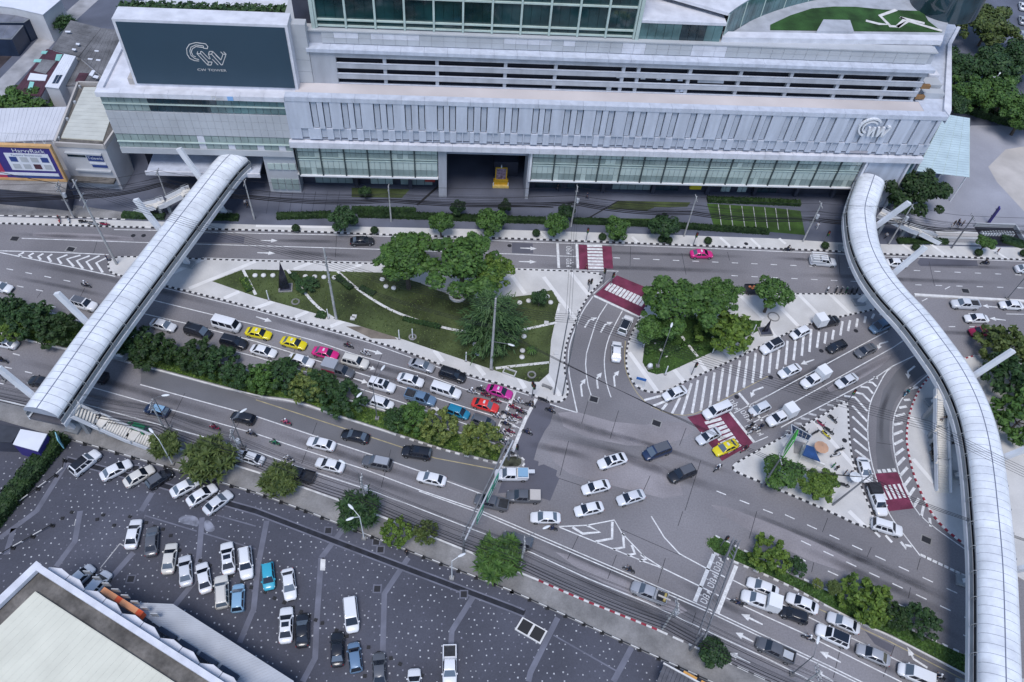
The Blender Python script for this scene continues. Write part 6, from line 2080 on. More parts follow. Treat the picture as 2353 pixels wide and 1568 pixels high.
# western median
for i, (u, v, r, k, lf, lb) in enumerate([(22, 712, 36, 'shrub', 'dark', "median tree at the left edge, upper"), (72, 738, 46, 'shrub', 'dark', "median tree second from the left edge"), (128, 758, 42, 'shrub', 'hedge', "dark median tree touching the left footbridge from the west"), (24, 765, 26, 'shrub', 'bright', "low bright shrub at the left end of the median"),
                                       (305, 782, 42, 'shrub', 'dark', "first median tree east of the left footbridge"), (352, 808, 48, 'shrub', 'hedge', "second median tree east of the left footbridge"), (452, 815, 44, 'shrub', 'hedge', "dark median tree below the black people carrier"), (502, 832, 46, 'shrub', 'dark', "median tree left of the white sedans"), (548, 862, 36, 'shrub', 'dark', "low median tree below the queue's start"),
                                       (605, 868, 40, 'shrub', 'mid', "blooming median tree left of the canopied pickup"), (652, 862, 44, 'shrub', 'dark', "median tree reaching over a white sedan"), (705, 888, 44, 'shrub', 'bloom', "pale-flowered median tree in the middle"), (735, 885, 42, 'shrub', 'dark', "dark median tree beside the pale-flowered one"), (790, 918, 52, 'shrub', 'dark', "largest dark median tree left of the lamp post"),
                                       (914, 962, 32, 'shrub', 'dark', "dark median shrub right of the lamp post"), (948, 962, 42, 'shrub', 'mid', "median tree below the blue pickup"), (1008, 978, 46, 'shrub', 'bloom', "yellow-green median tree third from the stop line"), (1104, 1012, 50, 'shrub', 'bloom', "yellow-green median tree closest to the stop line")]):
    tree(u, v, r * .9, k, lf, lb, 2.3, .7, group="median trees on the western road")
# southern footway
for u, v, r, k, lf, lb in [(382, 1022, 38, 'fan', 'olive', "olive bush at the foot of the left footbridge stair"), (482, 1058, 62, 'fan', 'olive', "widest fan-leaved bush on the southern footway"), (642, 1104, 46, 'fan', 'olive', "fan-leaved bush hiding the black pickup"), (822, 1172, 56, 'fan', 'dark', "dark spiky tree around a utility pole on the southern footway"), (912, 1222, 32, 'shrub', 'bright', "small bright tree below the green gantry's foot"), (978, 1222, 27, 'shrub', 'olive', "small olive tree right next to the gantry's footing"), (1148, 1288, 64, 'fan', 'mid', "large feathery tree right of the green gantry's foot"), (1642, 1498, 36, 'round', 'dark', "round dark tree at the foot of the lower right gantry")]:
    tree(u, v, r, k, lf, lb, 2.6, .8)
# eastern median
for u, v, r, k, lf, lb in [(1768, 1276, 46, 'shrub', 'bright', "bright green tree at the tip of the eastern median"), (1832, 1302, 22, 'shrub', 'dark', "small dark shrub after the first eastern median tree"), (1880, 1342, 12, 'shrub', 'bloom', "tiny flowering shrub on the eastern median"), (1915, 1350, 20, 'fan', 'olive', "thin spiky shrub on the eastern median"), (1990, 1378, 54, 'shrub', 'bright', "widest bright tree of the eastern median"), (2056, 1412, 32, 'shrub', 'hedge', "dark tree second from the right on the eastern median"), (2116, 1430, 38, 'shrub', 'dark', "rightmost dark tree of the eastern median")]:
    tree(u, v, r * .9, k, lf, lb, 2.1, .7, group="median trees on the eastern road")
tree(1800, 1082, 44, 'round', 'mid', "dark green tree on the triangle island beside the hut", 3.6)
tree(1885, 1112, 46, 'broad', 'bright', "bright lime tree on the triangle island", 3.4)
for u, v, r, lf, lb in [(2308, 792, 46, 'olive', "olive tree right of the curved footbridge, topmost"), (2334, 868, 52, 'dark', "dark tree behind the curved footbridge mast"), (2348, 962, 52, 'mid', "flowering green tree at the right edge beyond the footbridge"), (2400, 900, 50, 'dark', "tree at the right edge behind the second mast")]:
    tree(u, v, r, 'shrub', lf, lb, 3.2, .8)
tree(45, 237, 56, 'broad', 'mid', "wide bushy tree at the left edge below the red roof", 3.5, .6)
tree(148, 55, 26, 'fan', 'dark', "dark palm-like bush beside the lane at top left", 3.0, .8)
tree(62, 50, 22, 'fan', 'hedge', "blackish drooping bush beside the glass roofs", 3.0, .9)


def hedge(pts, w, h, leaf, label, z0=.15, dens=16, size=.28, parent=None, name="clipped_hedge"):
    P = resample(GP(pts), 1.2)
    o = P[0].copy()
    rnd = random.Random(len(pts) * 7 + int(pts[0][0]))
    root = empty(name, (o.x, o.y, z0), 0, label, "hedge") if parent is None else parent
    off = Vector((o.x, o.y, 0)) if parent is None else Vector((0, 0, 0))
    zz = 0 if parent is None else z0
    mb = MB()
    lv = []
    for a, b in zip(P, P[1:]):
        d = (b - a)
        L = d.length
        d.normalize()
        n = Vector((-d.y, d.x, 0))
        a2, b2 = a - off, b - off
        q = [a2 - n * w * .44, b2 - n * w * .44, b2 + n * w * .44, a2 + n * w * .44]
        mb.prism([(v.x, v.y) for v in q], zz, zz + h * .9)
        for _ in range(int(L * (w + 2 * h) * dens)):
            t = rnd.uniform(-w / 2 - h, w / 2 + h)
            x = rnd.uniform(0, L)
            if abs(t) < w / 2:
                p = a2 + d * x + n * t + Vector((0, 0, zz + h + rnd.uniform(-.08, .06)))
                nv = Vector((0, 0, 1))
            else:
                sg = 1 if t > 0 else -1
                p = a2 + d * x + n * sg * (w / 2 + rnd.uniform(-.05, .05)) + Vector((0, 0, zz + max(.05, h - (abs(t) - w / 2))))
                nv = n * sg
            lv.append((p, nv))
    core = mb.build("core", LM['hedge'], root)
    lm = leaves(lv, size, rnd, .3, 1.5)
    lm.build("foliage", LM[leaf], root)
    return root


hedge(T('11', 195, 438, 690, 424), 1.5, .8, 'hedge', "clipped dark hedge strip on the mall plaza, leftmost")
hedge(T('11', 940, 418, 1600, 440, 2353, 470) + T('21', 310, 478), 1.5, .8, 'hedge', "long dark hedge strip before the mall portal")
hedge(T('11', 880, 375, 1470, 390), 2.0, .5, 'dark', "low groundcover bed behind the long hedge strip")
hedge(T('21', 560, 480, 1260, 508, 1820, 545, 2353, 580), 1.3, .8, 'hedge', "dark hedge strip below the grass bays")
hedge(T('21', 1790, 285, 2353, 305) + T('31', 290, 320), 1.4, .8, 'hedge', "dark hedge behind the grass parking bays")
hedge(T('01', 1130, 425, 1520, 440), 1.5, .7, 'dark', "short hedge left of the left footbridge")
hedge(T('01', 1800, 440, 2200, 450), 1.5, .7, 'hedge', "short hedge right of the left footbridge at the plaza")
hedge(T('31', 1180, 662, 1640, 668), 1.3, .7, 'hedge', "short hedge below the forecourt stair")
hedge(T('31', 2240, 640, 2240, 700), 4.5, .7, 'dark', "square hedge bed near the right edge")
hedge([(2172, 240), (2240, 262), (2300, 280), (2380, 298)], 3.2, 2.0, 'hedge', "tall clipped hedge in front of the top right grove", dens=11, size=.4)
hedge([(148, 1008), (90, 1078), (40, 1140), (-30, 1225)], 2.6, 1.8, 'hedge', "long dark hedge running down the car park's left side", dens=14, size=.34)
for k, (a, b) in enumerate([((90, 1505), (640, 1200)), ((400, 1540), (850, 1330)), ((740, 1375), (1180, 1165)), ((1000, 1420), (1400, 1320)), ((900, 830), (1040, 830))]):
    hedge([z7(*a), z7(*b)], .9, .6, 'mid', "%s low hedge row on the corner island's lawn" % ["leftmost", "second from left", "middle", "lower right", "upper"][k], .165)
hedge(T('11', 745, 985, 880, 1100), 1.2, .5, 'hedge', "low dark planting left of the long curved garden edging", .165)
hedge(T('11', 960, 1085, 1090, 1150), 1.2, .35, 'hedge', "low dark planting right of the long curved garden edging", .165)
hedge(T('11', 330, 960, 420, 1060), 1.3, .35, 'dark', "low planting beside the short garden edging", .165)
hedge(T('01', 2240, 1000, 2300, 1120), 1.4, .35, 'bright', "bright low planting at the park's left end", .165)
hedge(T('11', 560, 1330, 650, 1350), 1.5, .35, 'dark', "dark planting at the lower end of the short garden edging", .165)
hedge(T('11', 1350, 1370, 1700, 1450), 1.0, .3, 'dark', "thin planting under the curved garden edging", .165)
hedge([(279, 17), (480, 22), (690, 28)][:1] + [(690, 28)], 1, 1, 'dark', "x") if False else None
rh = MB()
_p0, _p1 = G(275, 22, 23.4), G(690, 32, 23.4)
lv = []
rnd = random.Random(9)
for i in range(4200):
    p = _p0.lerp(_p1, rnd.random()) + MN * rnd.uniform(-1.9, 1.9) + Vector((0, 0, rnd.uniform(-.9, .9)))
    q = mloc(p)
    lv.append((Vector((q[0], q[1], p.z)), Vector((0, 0, 1))))
leaves(lv, .7, rnd, .4).build("roof_hedge", LM['dark'], mall)
# clipped balls on the footway
BALL = None
rnd = random.Random(4)
pts = crown_pts(rnd, 420, [(0, 0, .75, .75)], 1, .9)
bme = leaves(pts, .2, rnd, .2).mesh("foliage", LM['hedge'])
bcore = MB().ball((0, 0, .72), .66).mesh("core", LM['hedge'])
pot = MB().tube((0, 0, 0), (0, 0, .35), .5, .6, 12).mesh("planter", M_conc2)
bl = [T('11', 368, 540)[0], T('11', 1090, 560)[0], T('21', 222, 585)[0], T('21', 830, 620)[0], T('21', 958, 625)[0], T('21', 1375, 642)[0], T('21', 1437, 652)[0], T('21', 1800, 655)[0], T('31', 522, 700)[0], T('31', 1355, 714)[0], T('31', 1930, 765)[0], T('31', 2345, 770)[0]]
ORD = ["first", "second", "third", "fourth", "fifth", "sixth", "seventh", "eighth", "ninth", "tenth", "eleventh", "twelfth", "thirteenth", "fourteenth", "fifteenth", "sixteenth", "seventeenth", "eighteenth", "nineteenth", "twentieth", "twenty-first", "twenty-second", "twenty-third", "twenty-fourth"]
for i, (u, v) in enumerate(bl):
    p = G(u, v, .6)
    r = empty("clipped_ball_shrub", (p.x, p.y, .15), 0, "%s round clipped shrub from the left along the mall footway" % ORD[i], "shrub", "clipped shrubs along the mall footway")
    link("foliage", bme, r); link("core", bcore, r); link("planter", pot, r)
# ground cover on the medians and beds: uncountable
def cover(name, poly, n, size, leaf, label, z=.19):
    P = GP(poly)
    x0, x1 = min(p.x for p in P), max(p.x for p in P)
    y0, y1 = min(p.y for p in P), max(p.y for p in P)
    rnd = random.Random(n)
    lv = []
    while len(lv) < n:
        x, y = rnd.uniform(x0, x1), rnd.uniform(y0, y1)
        if inpoly(x, y, P):
            lv.append((Vector((x, y, z + rnd.uniform(0, .1))), Vector((0, 0, 1))))
    o = leaves(lv, size, rnd, .1).build(name, LM[leaf], None, kind='stuff')
    o["label"] = label
    return o


M2 = [(u, v + (5 if i < 12 else -5)) for i, (u, v) in enumerate(MEDL)]
cover("median_grass", [p for p in M2 if p[0] > -100], 9000, .26, 'bright', "rough grass on the western median")
cover("median_grass", [(u, v + (4 if 3 <= i < 11 else -4 if i >= 11 else 2)) for i, (u, v) in enumerate(MEDR)], 4000, .26, 'mid', "rough grass on the eastern median")
cover("park_grass", LAWN, 4500, .2, 'olive', "sparse grass tufts on the park lawn", .17)
cover("corner_grass", RLAWN, 2500, .24, 'mid', "rough grass on the corner island lawn", .17)
# ================================================================== poles, wires, lamps, signs, park furniture
M_pole = mat("pole_concrete", (.42, .42, .42), .8, .15, 1.)
M_poled = mat("pole_steel", (.16, .165, .18), .6, .15, 1.)
M_wire = mat("cable_black", (.012, .012, .016), .6, 0)
M_lampw = mat("lamp_white", (.70, .72, .74), .4, .05, 1.)
POLES = {}


def pole(key, uv, h, label, arms=(), r=.17, m=None, zb=.15, lean=(0, 0), rz=.1, gear=False):
    p = G(*uv)
    root = empty("utility_pole", (p.x, p.y, zb), 0, label, "pole")
    mb = MB()
    mb.tube((0, 0, 0), (lean[0], lean[1], h), r, r * .6, 10)
    mb.build("shaft", m or M_pole, root, smooth=True)
    for z in arms:
        k = z / h
        MB().box(-1.0, 1.0, -.06, .06, z - .06, z + .06).build("crossarm", M_pole, root, loc=(lean[0] * k, lean[1] * k, 0), rz=rz + math.pi / 2)
        for x in (-.9, -.45, .45, .9):
            a = rz + math.pi / 2
            MB().tube((0, 0, 0), (0, 0, .22), .05, .03, 6).build("insulator", M_stone, root, loc=(lean[0] * k + x * math.cos(a), lean[1] * k + x * math.sin(a), z + .06))
    if gear:
        MB().tube((.45, 0, h * .62), (.45, 0, h * .62 + .9), .3, n=10).build("transformer", M_clad, root)
        MB().box(-.6, .6, -.12, .12, h * .5, h * .5 + .35).build("junction_box", M_poled, root)
    POLES[key] = (Vector((p.x, p.y, zb)), lean, h)
    return root


def top(key, f=1.0):
    p, ln, h = POLES[key]
    return p + Vector((ln[0] * f, ln[1] * f, h * f))


for k, uv, h, lb, arms, kw in [
    ('n0', (390, 472), 8.5, "thin pole under the left footbridge's shadow on the plaza", (8.0,), {}),
    ('n1', (585, 505.5), 9.5, "concrete pole just right of the left footbridge on the plaza", (9.1,), {}),
    ('n2', (899, 511), 9.0, "concrete pole below the mall's left planting bed", (8.6,), {}),
    ('n3', (1312, 522), 10.2, "pole with crossarms right of the mall portal", (9.8, 8.3), dict(gear=True)),
    ('n4', (1571, 545), 10.4, "concrete pole left of the grass parking bays", (10.0,), {}),
    ('n5', (1844, 557), 10.2, "concrete pole right of the grass parking bays", (9.8,), dict(gear=True)),
    ('n6', (2041, 563), 10.6, "concrete pole right of the curved footbridge", (10.2,), dict(gear=True)),
    ('n7', (2185, 572), 8.6, "dark pole below the forecourt steps", (8.3,), dict(m=M_poled)),
    ('w0', (269, 609), 19.0, "tall slanted pole at the tip of the park island", (18.2, 15.5, 14.0), dict(r=.22, lean=(-1.0, .5))),
    ('w1', (170, 502), 8.4, "cable-laden pole before the shop with purple sign", (8.0, 7.2), dict(gear=True)),
    ('p1', (773, 735), 17.4, "tall concrete pole left of centre in the park", (14.5, 10.5), dict(r=.24)),
    ('p2', (1128, 850), 18.0, "tall concrete pole standing in the dark conifer", (17.0, 15.0), dict(r=.24)),
    ('p3', (1273, 908), 21.0, "thin tall pole at the park's corner, left of a pair", (20.5,), dict(r=.13, m=M_poled)),
    ('p4', (1292, 911), 21.0, "thin tall pole at the park's corner, right of a pair", (20.5,), dict(r=.13, m=M_poled)),
    ('s0', (-60, 915), 9.0, "pole beyond the left edge of the southern footway", (8.6,), {}),
    ('s1', (386, 1001), 9.0, "utility pole behind the stair foot on the southern footway", (8.6, 7.8), {}),
    ('s2', (560, 1062), 9.0, "utility pole right of the widest fan-leaved bush", (8.6, 7.8), dict(gear=True)),
    ('s3', (842, 1168), 9.2, "utility pole inside the dark spiky roadside tree", (8.8, 8.0), dict(gear=True)),
    ('s4', (1195, 1308), 9.2, "utility pole at the large feathery tree", (8.8, 8.0), {}),
    ('s5', (1522, 1446), 9.6, "utility pole with equipment near the red-white kerb", (9.2, 8.4), dict(gear=True)),
    ('s6', (1822, 1592), 9.6, "utility pole cut by the bottom edge", (9.2, 8.4), {}),
    ('t1', (1750, 1120), 9.0, "dark pole on the triangle island's lower kerb", (8.6,), dict(m=M_poled)),
    ('t2', (1912, 1162), 7.5, "dark slanted pole at the triangle island's lower right", (7.2,), dict(m=M_poled, lean=(3.2, 1.6)))]:
    pole(k, uv, h, lb, arms, **kw)


def cable(pts, sag, r, label, group, n=7):
    mb = MB()
    P = [Vector(p) for p in pts]
    for a, b in zip(P, P[1:]):
        q = []
        for i in range(n + 1):
            t = i / n
            q.append(a.lerp(b, t) - Vector((0, 0, sag * 4 * t * (1 - t))))
        mb.path(q, r, 4)
    o0 = P[0]
    me = mb.mesh("overhead_cable", M_wire)
    return link("overhead_cable", me, None, label=label, cat="cable", group=group)


rnd = random.Random(12)
npts = ['w1', 'n0', 'n1', 'n2', 'n3', 'n4', 'n5', 'n6', 'n7']
offN = MN
for k in range(9):
    z, o = rnd.uniform(.58, .98), rnd.uniform(-.9, .9)
    P = [top(q, z) + offN * o + Vector((0, 0, rnd.uniform(-.15, .15))) for q in npts]
    P = [P[0] + Vector((-40, -6, 0))] + P + [P[-1] + Vector((45, 6, 0))]
    cable(P, rnd.uniform(.3, .8), .028, "black cable in the bundle strung along the mall plaza poles", "cables along the mall plaza")
for k in range(3):
    P = [top(q, .56 + .02 * k) + offN * (.2 * k) for q in npts]
    P = [P[0] + Vector((-40, -6, 0))] + P + [P[-1] + Vector((45, 6, 0))]
    cable(P, .9, .085, "thick black cable sagging low along the mall plaza poles", "thick cables along the mall plaza")
spts = ['s0', 's1', 's2', 's3', 's4', 's5', 's6']
d = (POLES['s6'][0] - POLES['s1'][0]).normalized()
offS = Vector((-d.y, d.x, 0))
for k in range(9):
    z, o = rnd.uniform(.42, .95), rnd.uniform(-1.6, .3)
    P = [top(q, z) + offS * o + Vector((0, 0, rnd.uniform(-.12, .12))) for q in spts]
    P = [P[0] + Vector((-40, 12, 0))] + P + [P[-1] + d * 40]
    cable(P, rnd.uniform(.3, .9), .022, "black cable in the bundle strung along the southern footway poles", "cables along the southern footway")
for k in range(3):
    P = [top(q, .40 + .03 * k) + offS * (.3 * k - 1.4) for q in spts]
    P = [P[0] + Vector((-40, 12, 0))] + P + [P[-1] + d * 40]
    cable(P, .8, .055, "thick black cable sagging along the southern footway poles", "thick cables along the southern footway")
for k in range(5):
    o = Vector((.25, .9, 0)) * (k - 2) * .45
    cable([top('w0', .95) + o, top('p1', .82) + o, top('p2', .93) + o, top('p4', .95) + o + Vector((0, 0, 0)), Vector((60, 64, 16)) + o, Vector((110, 40, 16)) + o], .9, .024, "wire of the high line crossing above the park", "high wires above the park")
for k in range(3):
    cable([top('p1', .6) + Vector((0, .3 * k, 0)), top('p2', .6) + Vector((0, .3 * k, 0)), top('t1', .9 - .05 * k), top('t2', .9)], .8, .03, "lower wire slung from the park across the junction", "lower wires across the junction")
for k in range(3):
    cable([top('p3', .97) + Vector((k * .4 - .4, 0, 0)), top('n3', .95) + Vector((k * .4 - .4, 0, 0))], .8, .028, "thin wire from the park corner poles to the mall plaza", "wires over the far road")
    cable([top('t2', .95 - .05 * k), Vector((66, 55, 7.5 - .3 * k)), Vector((100, 45, 8))], .6, .035, "wire running right from the triangle island's slanted pole", "wires towards the right edge")
cable([top('w0', .9), top('w1', .98), top('w1', .98) + Vector((-40, 6, 2))], .8, .05, "cable from the tall slanted pole to the shop corner pole", None)


def lamp(uv, h, heads, label, m=None, zb=.15):
    """street lamp; heads = list of (dx,dy) world offsets of each luminaire"""
    p = G(*uv)
    root = empty("street_lamp", (p.x, p.y, zb), 0, label, "street lamp")
    MB().tube((0, 0, 0), (0, 0, h), .10, .06, 8).build("post", m or M_poled, root, smooth=True)
    MB().box(-.3, .3, -.3, .3, 0, .35).build("footing", M_conc2, root)
    for dx, dy in heads:
        v = Vector((dx, dy, .5))
        MB().tube((0, 0, h), (dx, dy, h + .5), .05, .04, 6).build("arm", m or M_poled, root)
        e = Vector((dx, dy, 0)).normalized()
        mb = MB()
        mb.ball((0, 0, 0), .62, .2, .12, 10, 6)
        mb.build("luminaire", M_lampw, root, loc=(dx + e.x * .5, dy + e.y * .5, h + .52), rz=math.atan2(dy, dx), smooth='all')
    return root


lamp(T('12', 1115, 722)[0], 9.5, [(.9, 2.4), (-1.2, -2.0)], "double-armed street lamp on the western median")
lamp(T('22', 1335, 240)[0], 8.5, [(.4, 1.4)], "single street lamp on the corner island's lawn")
lamp(T('02', 42, 370)[0], 9.0, [(.4, .9)], "street lamp at the left edge by the footbridge mast", zb=0)
lamp(T('02', 1560, 800)[0], 8.0, [(1.2, .3)], "street lamp over the bus lane behind the stair foot", zb=0.1)
lamp(T('02', 2240, 985)[0], 8.0, [(1.0, 1.0)], "street lamp above the widest fan-leaved bush", zb=.1)
lamp(T('12', 985, 1460)[0], 8.0, [(-2.0, 1.0)], "street lamp arm beside the dark spiky roadside tree", zb=.1)
lamp(T('23', 75, 468)[0], 8.0, [(2.4, 1.4)], "street lamp right of the large feathery tree", zb=.1)
lamp(T('33', 215, 1500)[0], 8.0, [(.5, 1.4)], "street lamp near the bottom edge beside the dark pickup", zb=.1)
lamp(T('12', 2165, 265)[0], 7.5, [(2.4, -.6)], "lamp arm on the conifer pole at the park's lower kerb")
lamp(T('31', 2190, 1190)[0], 8.0, [(1.8, 2.2)], "lamp on the white lane separator at the right edge", zb=.2)
lamp(T('30', 1965, 935)[0], 6.5, [(.6, .8), (-.6, -.4)], "white double lamp beside the grove hedge", M_lampw)
lamp(T('30', 1905, 1045)[0], 4.5, [(.5, .5)], "short white lamp in front of the grove hedge", M_lampw)
lamp(T('13', 995, 255)[0], 7.0, [(-1.0, .8), (-.7, -.4)], "white floodlight post on the car park's upper edge", M_lampw)
lamp(T('13', 1800, 620)[0], 6.0, [(.8, .5)], "white floodlight post near the drain channel's right part", M_lampw)
lamp(T('02', 1590, 1140)[0], 7.0, [(-1.0, .8)], "white lamp behind the fan-leaved bush at the car park fence", M_lampw)

# slim white light columns in the gardens
gl = [('11', 120, 1195), ('11', 668, 1365), ('11', 1318, 1555), ('12', 1930, 190), ('21', 2205, 1505), ('22', 1840, 115), ('22', 1405, 315), ('22', 1205, 60), ('11', 1440, 1545)]
gw = ["far left on the park lawn", "at the foot of the short garden edging", "on the worn patch of the park", "near the park's lower right kerb", "beside the black monument of the corner island", "on the right of the corner lawn", "on the lower tip of the corner lawn", "on the corner lawn beside the turning road", "in a round collar at the park's lower kerb"]
for (c, x, y), wv in zip(gl, gw):
    p = g1(c, x, y)
    r = empty("garden_light_column", (p.x, p.y, .16), 0, "slim white light column " + wv, "lamp")
    MB().tube((0, 0, 0), (0, 0, 2.4), .10, n=8).build("column", M_lampw, r, smooth=True)
    MB().tube((0, 0, 0), (0, 0, .08), .25, n=10).build("base", M_conc2, r)

# traffic signals
def signal(uv, h, label, heads=1, rz=0., m=None, zb=.15):
    p = G(*uv)
    r = empty("traffic_signal", (p.x, p.y, zb), rz, label, "traffic light")
    MB().tube((0, 0, 0), (0, 0, h), .08, n=8).build("post", m or M_poled, r, smooth=True)
    for k in range(heads):
        hd = MB().box(-.2 + k * .6, .2 + k * .6, -.34, -.06, h - 1.1, h + .1).build("signal_head", M_trim, r)
        for j, c in enumerate(((.30, .02, .02), (.30, .18, .02), (.02, .22, .08))):
            MB().tube((k * .6, -.35, h - .12 - j * .36), (k * .6, -.38, h - .12 - j * .36), .12, n=10).build("lens", mat("lens%d" % j, c, .3, 0), hd)
    return r


for uv, h, lb, n, rz in [((1386, 652), 3.8, "traffic signal at the park's upper corner between both crossings", 1, -1.2), ((1403, 655), 3.2, "traffic signal standing before the diagonal maroon crossing", 1, .6), ((1222, 915), 4.5, "white-posted traffic signal at the park's lower corner", 2, -1.0), ((1346, 556), 3.6, "traffic signal above the straight maroon crossing", 1, 0), ((1592, 566), 3.6, "traffic signal on the mall footway right of the row of trees", 1, 0), ((1188, 1056), 4.2, "traffic signal on the median tip", 1, -1.2), ((1949, 921), 3.2, "traffic signal at the triangle island's upper tip", 1, -.5), ((1588, 863), 3.6, "dark slim signal on the corner island's lower kerb", 1, .6), ((1352, 672), 3.4, "signal on the park paving beside the turning road", 1, 1.2), ((1655, 1256), 3.6, "traffic signal on the tip of the eastern median", 1, .5), ((1890, 562), 3.6, "traffic signal on the mall footway left of the curved footbridge", 1, 0)]:
    signal(uv, h, lb, n, rz)


def gantry(a, b, z, label, boards, truss):
    root = empty("sign_gantry", (a.x, a.y, 0), math.atan2(b.y - a.y, b.x - a.x), label, "gantry")
    L = Vector((b.x - a.x, b.y - a.y, 0)).length
    for x in (0, L):
        MB().tube((x, 0, 0), (x, 0, z + .6), .2, .16, 8).build("post", M_poled, root, smooth=True)
    if truss:
        for y in (-.45, .45):
            for zz in (z - .35, z + .55):
                MB().bar((-.3, y, zz), (L + .3, y, zz), .13, .13).build("chord", M_poled, root)
        n = 22
        for i in range(n):
            x0, x1 = L * i / n, L * (i + 1) / n
            MB().bar((x0, -.45, z - .35), (x1, -.45, z + .55), .07, .07).build("lattice", M_poled, root)
            MB().bar((x0, .45, z + .55), (x1, .45, z - .35), .07, .07).build("lattice", M_poled, root)
            MB().bar((x0, -.45, z + .55), (x1, .45, z + .55), .07, .07).build("lattice", M_poled, root)
    else:
        for y, m in ((-.3, M_clad), (.3, M_poled)):
            MB().bar((-.3, y, z), (L + .3, y, z), .2, .3).build("beam", m, root)
    for x0, x1, s in boards:
        bo = MB().box(x0, x1, s * .62 - .05, s * .62 + .05, z - 1.3, z + .9).build("sign_board", mat("sign_green", (.03, .26, .16), .45, .1, 1.), root)
        MB().box(x0 + .1, x1 - .1, s * .68 - .01, s * .68 + .01, z - 1.15, z - .9).build("sign_stripe", M_lampw, bo)
        MB().box(x0 + .1, x1 - .6, s * .68 - .01, s * .68 + .01, z + .1, z + .5).build("sign_stripe", M_lampw, bo)
    return root


gantry(G(1065, 1273), G(1168, 1058), 5.6, "single-beam gantry with green direction boards over the southern carriageway", [(3.0, 5.2, -1), (6.6, 8.6, -1), (9.0, 10.6, -1)], False)
gantry(G(1612, 1460, 6.3), G(1690, 1246, 6.3), 6.3, "steel lattice gantry over the lower right stop lines", [], True)

# triangle island hut, banner and shelter
z3 = lambda x, y, z=0.: G((3050 + x / 5.6) / 1.7407, (1640 + y / 5.6) / 1.7407, z)
a = z3(420, 1080)
bn = empty("green_banner_board", (a.x, a.y, .15), rad(68), "tall bright green banner board on the triangle island", "banner")
MB().prism([(-.9, -.06), (1.5, -.06), (1.5, .06), (-.9, .06)], 1.0, 6.2, bottom=True).build("board", mat("banner_green", (.06, .55, .05), .5, .12, .8), bn)
MB().add([(-.9, -.05, 6.2), (1.5, -.05, 6.2), (.9, -.05, 7.0), (-.2, -.05, 7.0), (-.9, .05, 6.2), (1.5, .05, 6.2), (.9, .05, 7.0), (-.2, .05, 7.0)], [(0, 1, 2, 3), (7, 6, 5, 4), (2, 1, 5, 6), (3, 2, 6, 7), (0, 3, 7, 4)]).build("board_top", MATS["banner_green"], bn)
for x in (-.8, 1.4):
    MB().tube((x, .15, 0), (x, .15, 6.4), .06, n=6).build("post", M_lampw, bn)
a = z3(640, 1000)
fr = empty("steel_frame_shelter", (a.x, a.y, .15), 0, "dark steel frame shelter with blue-black panels behind the green banner", "shelter")
q = [z3(640, 330, 4.2) - a, z3(1100, 590, 4.2) - a, z3(1020, 700, 4.2) - a, z3(660, 560, 4.2) - a]
for i in range(5):
    t0, t1 = i / 5, (i + .9) / 5
    for s0, s1 in ((0, .45), (.52, 1)):
        c4 = [q[0].lerp(q[1], t0), q[0].lerp(q[1], t1), q[3].lerp(q[2], t1), q[3].lerp(q[2], t0)]
        c5 = [c4[0].lerp(c4[3], s0), c4[1].lerp(c4[2], s0), c4[1].lerp(c4[2], s1), c4[0].lerp(c4[3], s1)]
        MB().prism([(v.x, v.y) for v in c5], 4.0, 4.1, bottom=True).build("roof_panel", M_blued, fr)
for v in q:
    MB().bar((v.x, v.y, 0), (v.x, v.y, 4.1), .1, .1).build("post", M_clad, fr)
for v, w_ in zip(q, q[1:] + q[:1]):
    MB().bar((v.x, v.y, 4.15), (w_.x, w_.y, 4.15), .12, .12).build("edge_beam", M_clad, fr)
lt = [z3(610, 320, 5.5) - a, z3(690, 980, 1.0) - a]
for k in range(6):
    MB().bar((lt[0].x, lt[0].y - k * .5, 3.5 - k * .4), (lt[0].x + .7, lt[0].y - k * .5, 3.5 - k * .4), .06, .06).build("ladder_rung", M_lampw, fr)
a = z3(1080, 1000)
cn2 = empty("blue_canopy_booth", (a.x, a.y, .15), 0, "blue awning booth with white parapet on the triangle island", "booth")
q = [z3(980, 790, 2.6) - a, z3(1140, 850, 2.6) - a, z3(1290, 1170, 2.6) - a, z3(890, 1020, 2.6) - a]
MB().prism([(v.x, v.y) for v in q], 2.45, 2.6, bottom=True).build("awning", mat("awning_blue", (.02, .065, .20), .6, .2, 1.), cn2)
for v in q:
    MB().tube((v.x, v.y, 0), (v.x, v.y, 2.45), .05, n=6).build("post", M_lampw, cn2)
w_ = [z3(910, 830, .5) - a, z3(850, 1050, .5) - a, z3(1370, 1270, .5) - a]
for u_, v_ in zip(w_, w_[1:]):
    MB().bar((u_.x, u_.y, .5), (v_.x, v_.y, .5), .3, 1.0).build("low_wall", M_kw, cn2)
MB().prism([((z3(*p) - a).x, (z3(*p) - a).y) for p in ((700, 700), (950, 760), (860, 1000), (690, 980))], 0, .1).build("floor", M_conc2, cn2)


def parasol(uvw, r, h, label, col, zb=.15):
    p = uvw
    root = empty("parasol", (p.x, p.y, zb), 0, label, "parasol")
    mb = MB()
    n = 10
    for k in range(n):
        a0, a1 = 6.283 * k / n, 6.283 * (k + 1) / n
        mb.add([(0, 0, h), (r * math.cos(a0), r * math.sin(a0), h - .4), (r * math.cos(a1), r * math.sin(a1), h - .4)], [(0, 1, 2)])
    mb.build("canopy", col, root)
    MB().tube((0, 0, 0), (0, 0, h), .04, n=6).build("pole", M_poled, root)
    return root


parasol(z3(1320, 840, 2.0), 1.15, 2.3, "tan round parasol beside the blue booth", mat("parasol_tan", (.50, .30, .20), .8, .12, 1.))
parasol(g1('32', 808, 1250, 2.0), .95, 2.2, "white round parasol beside the parked white sedan", M_lampw)
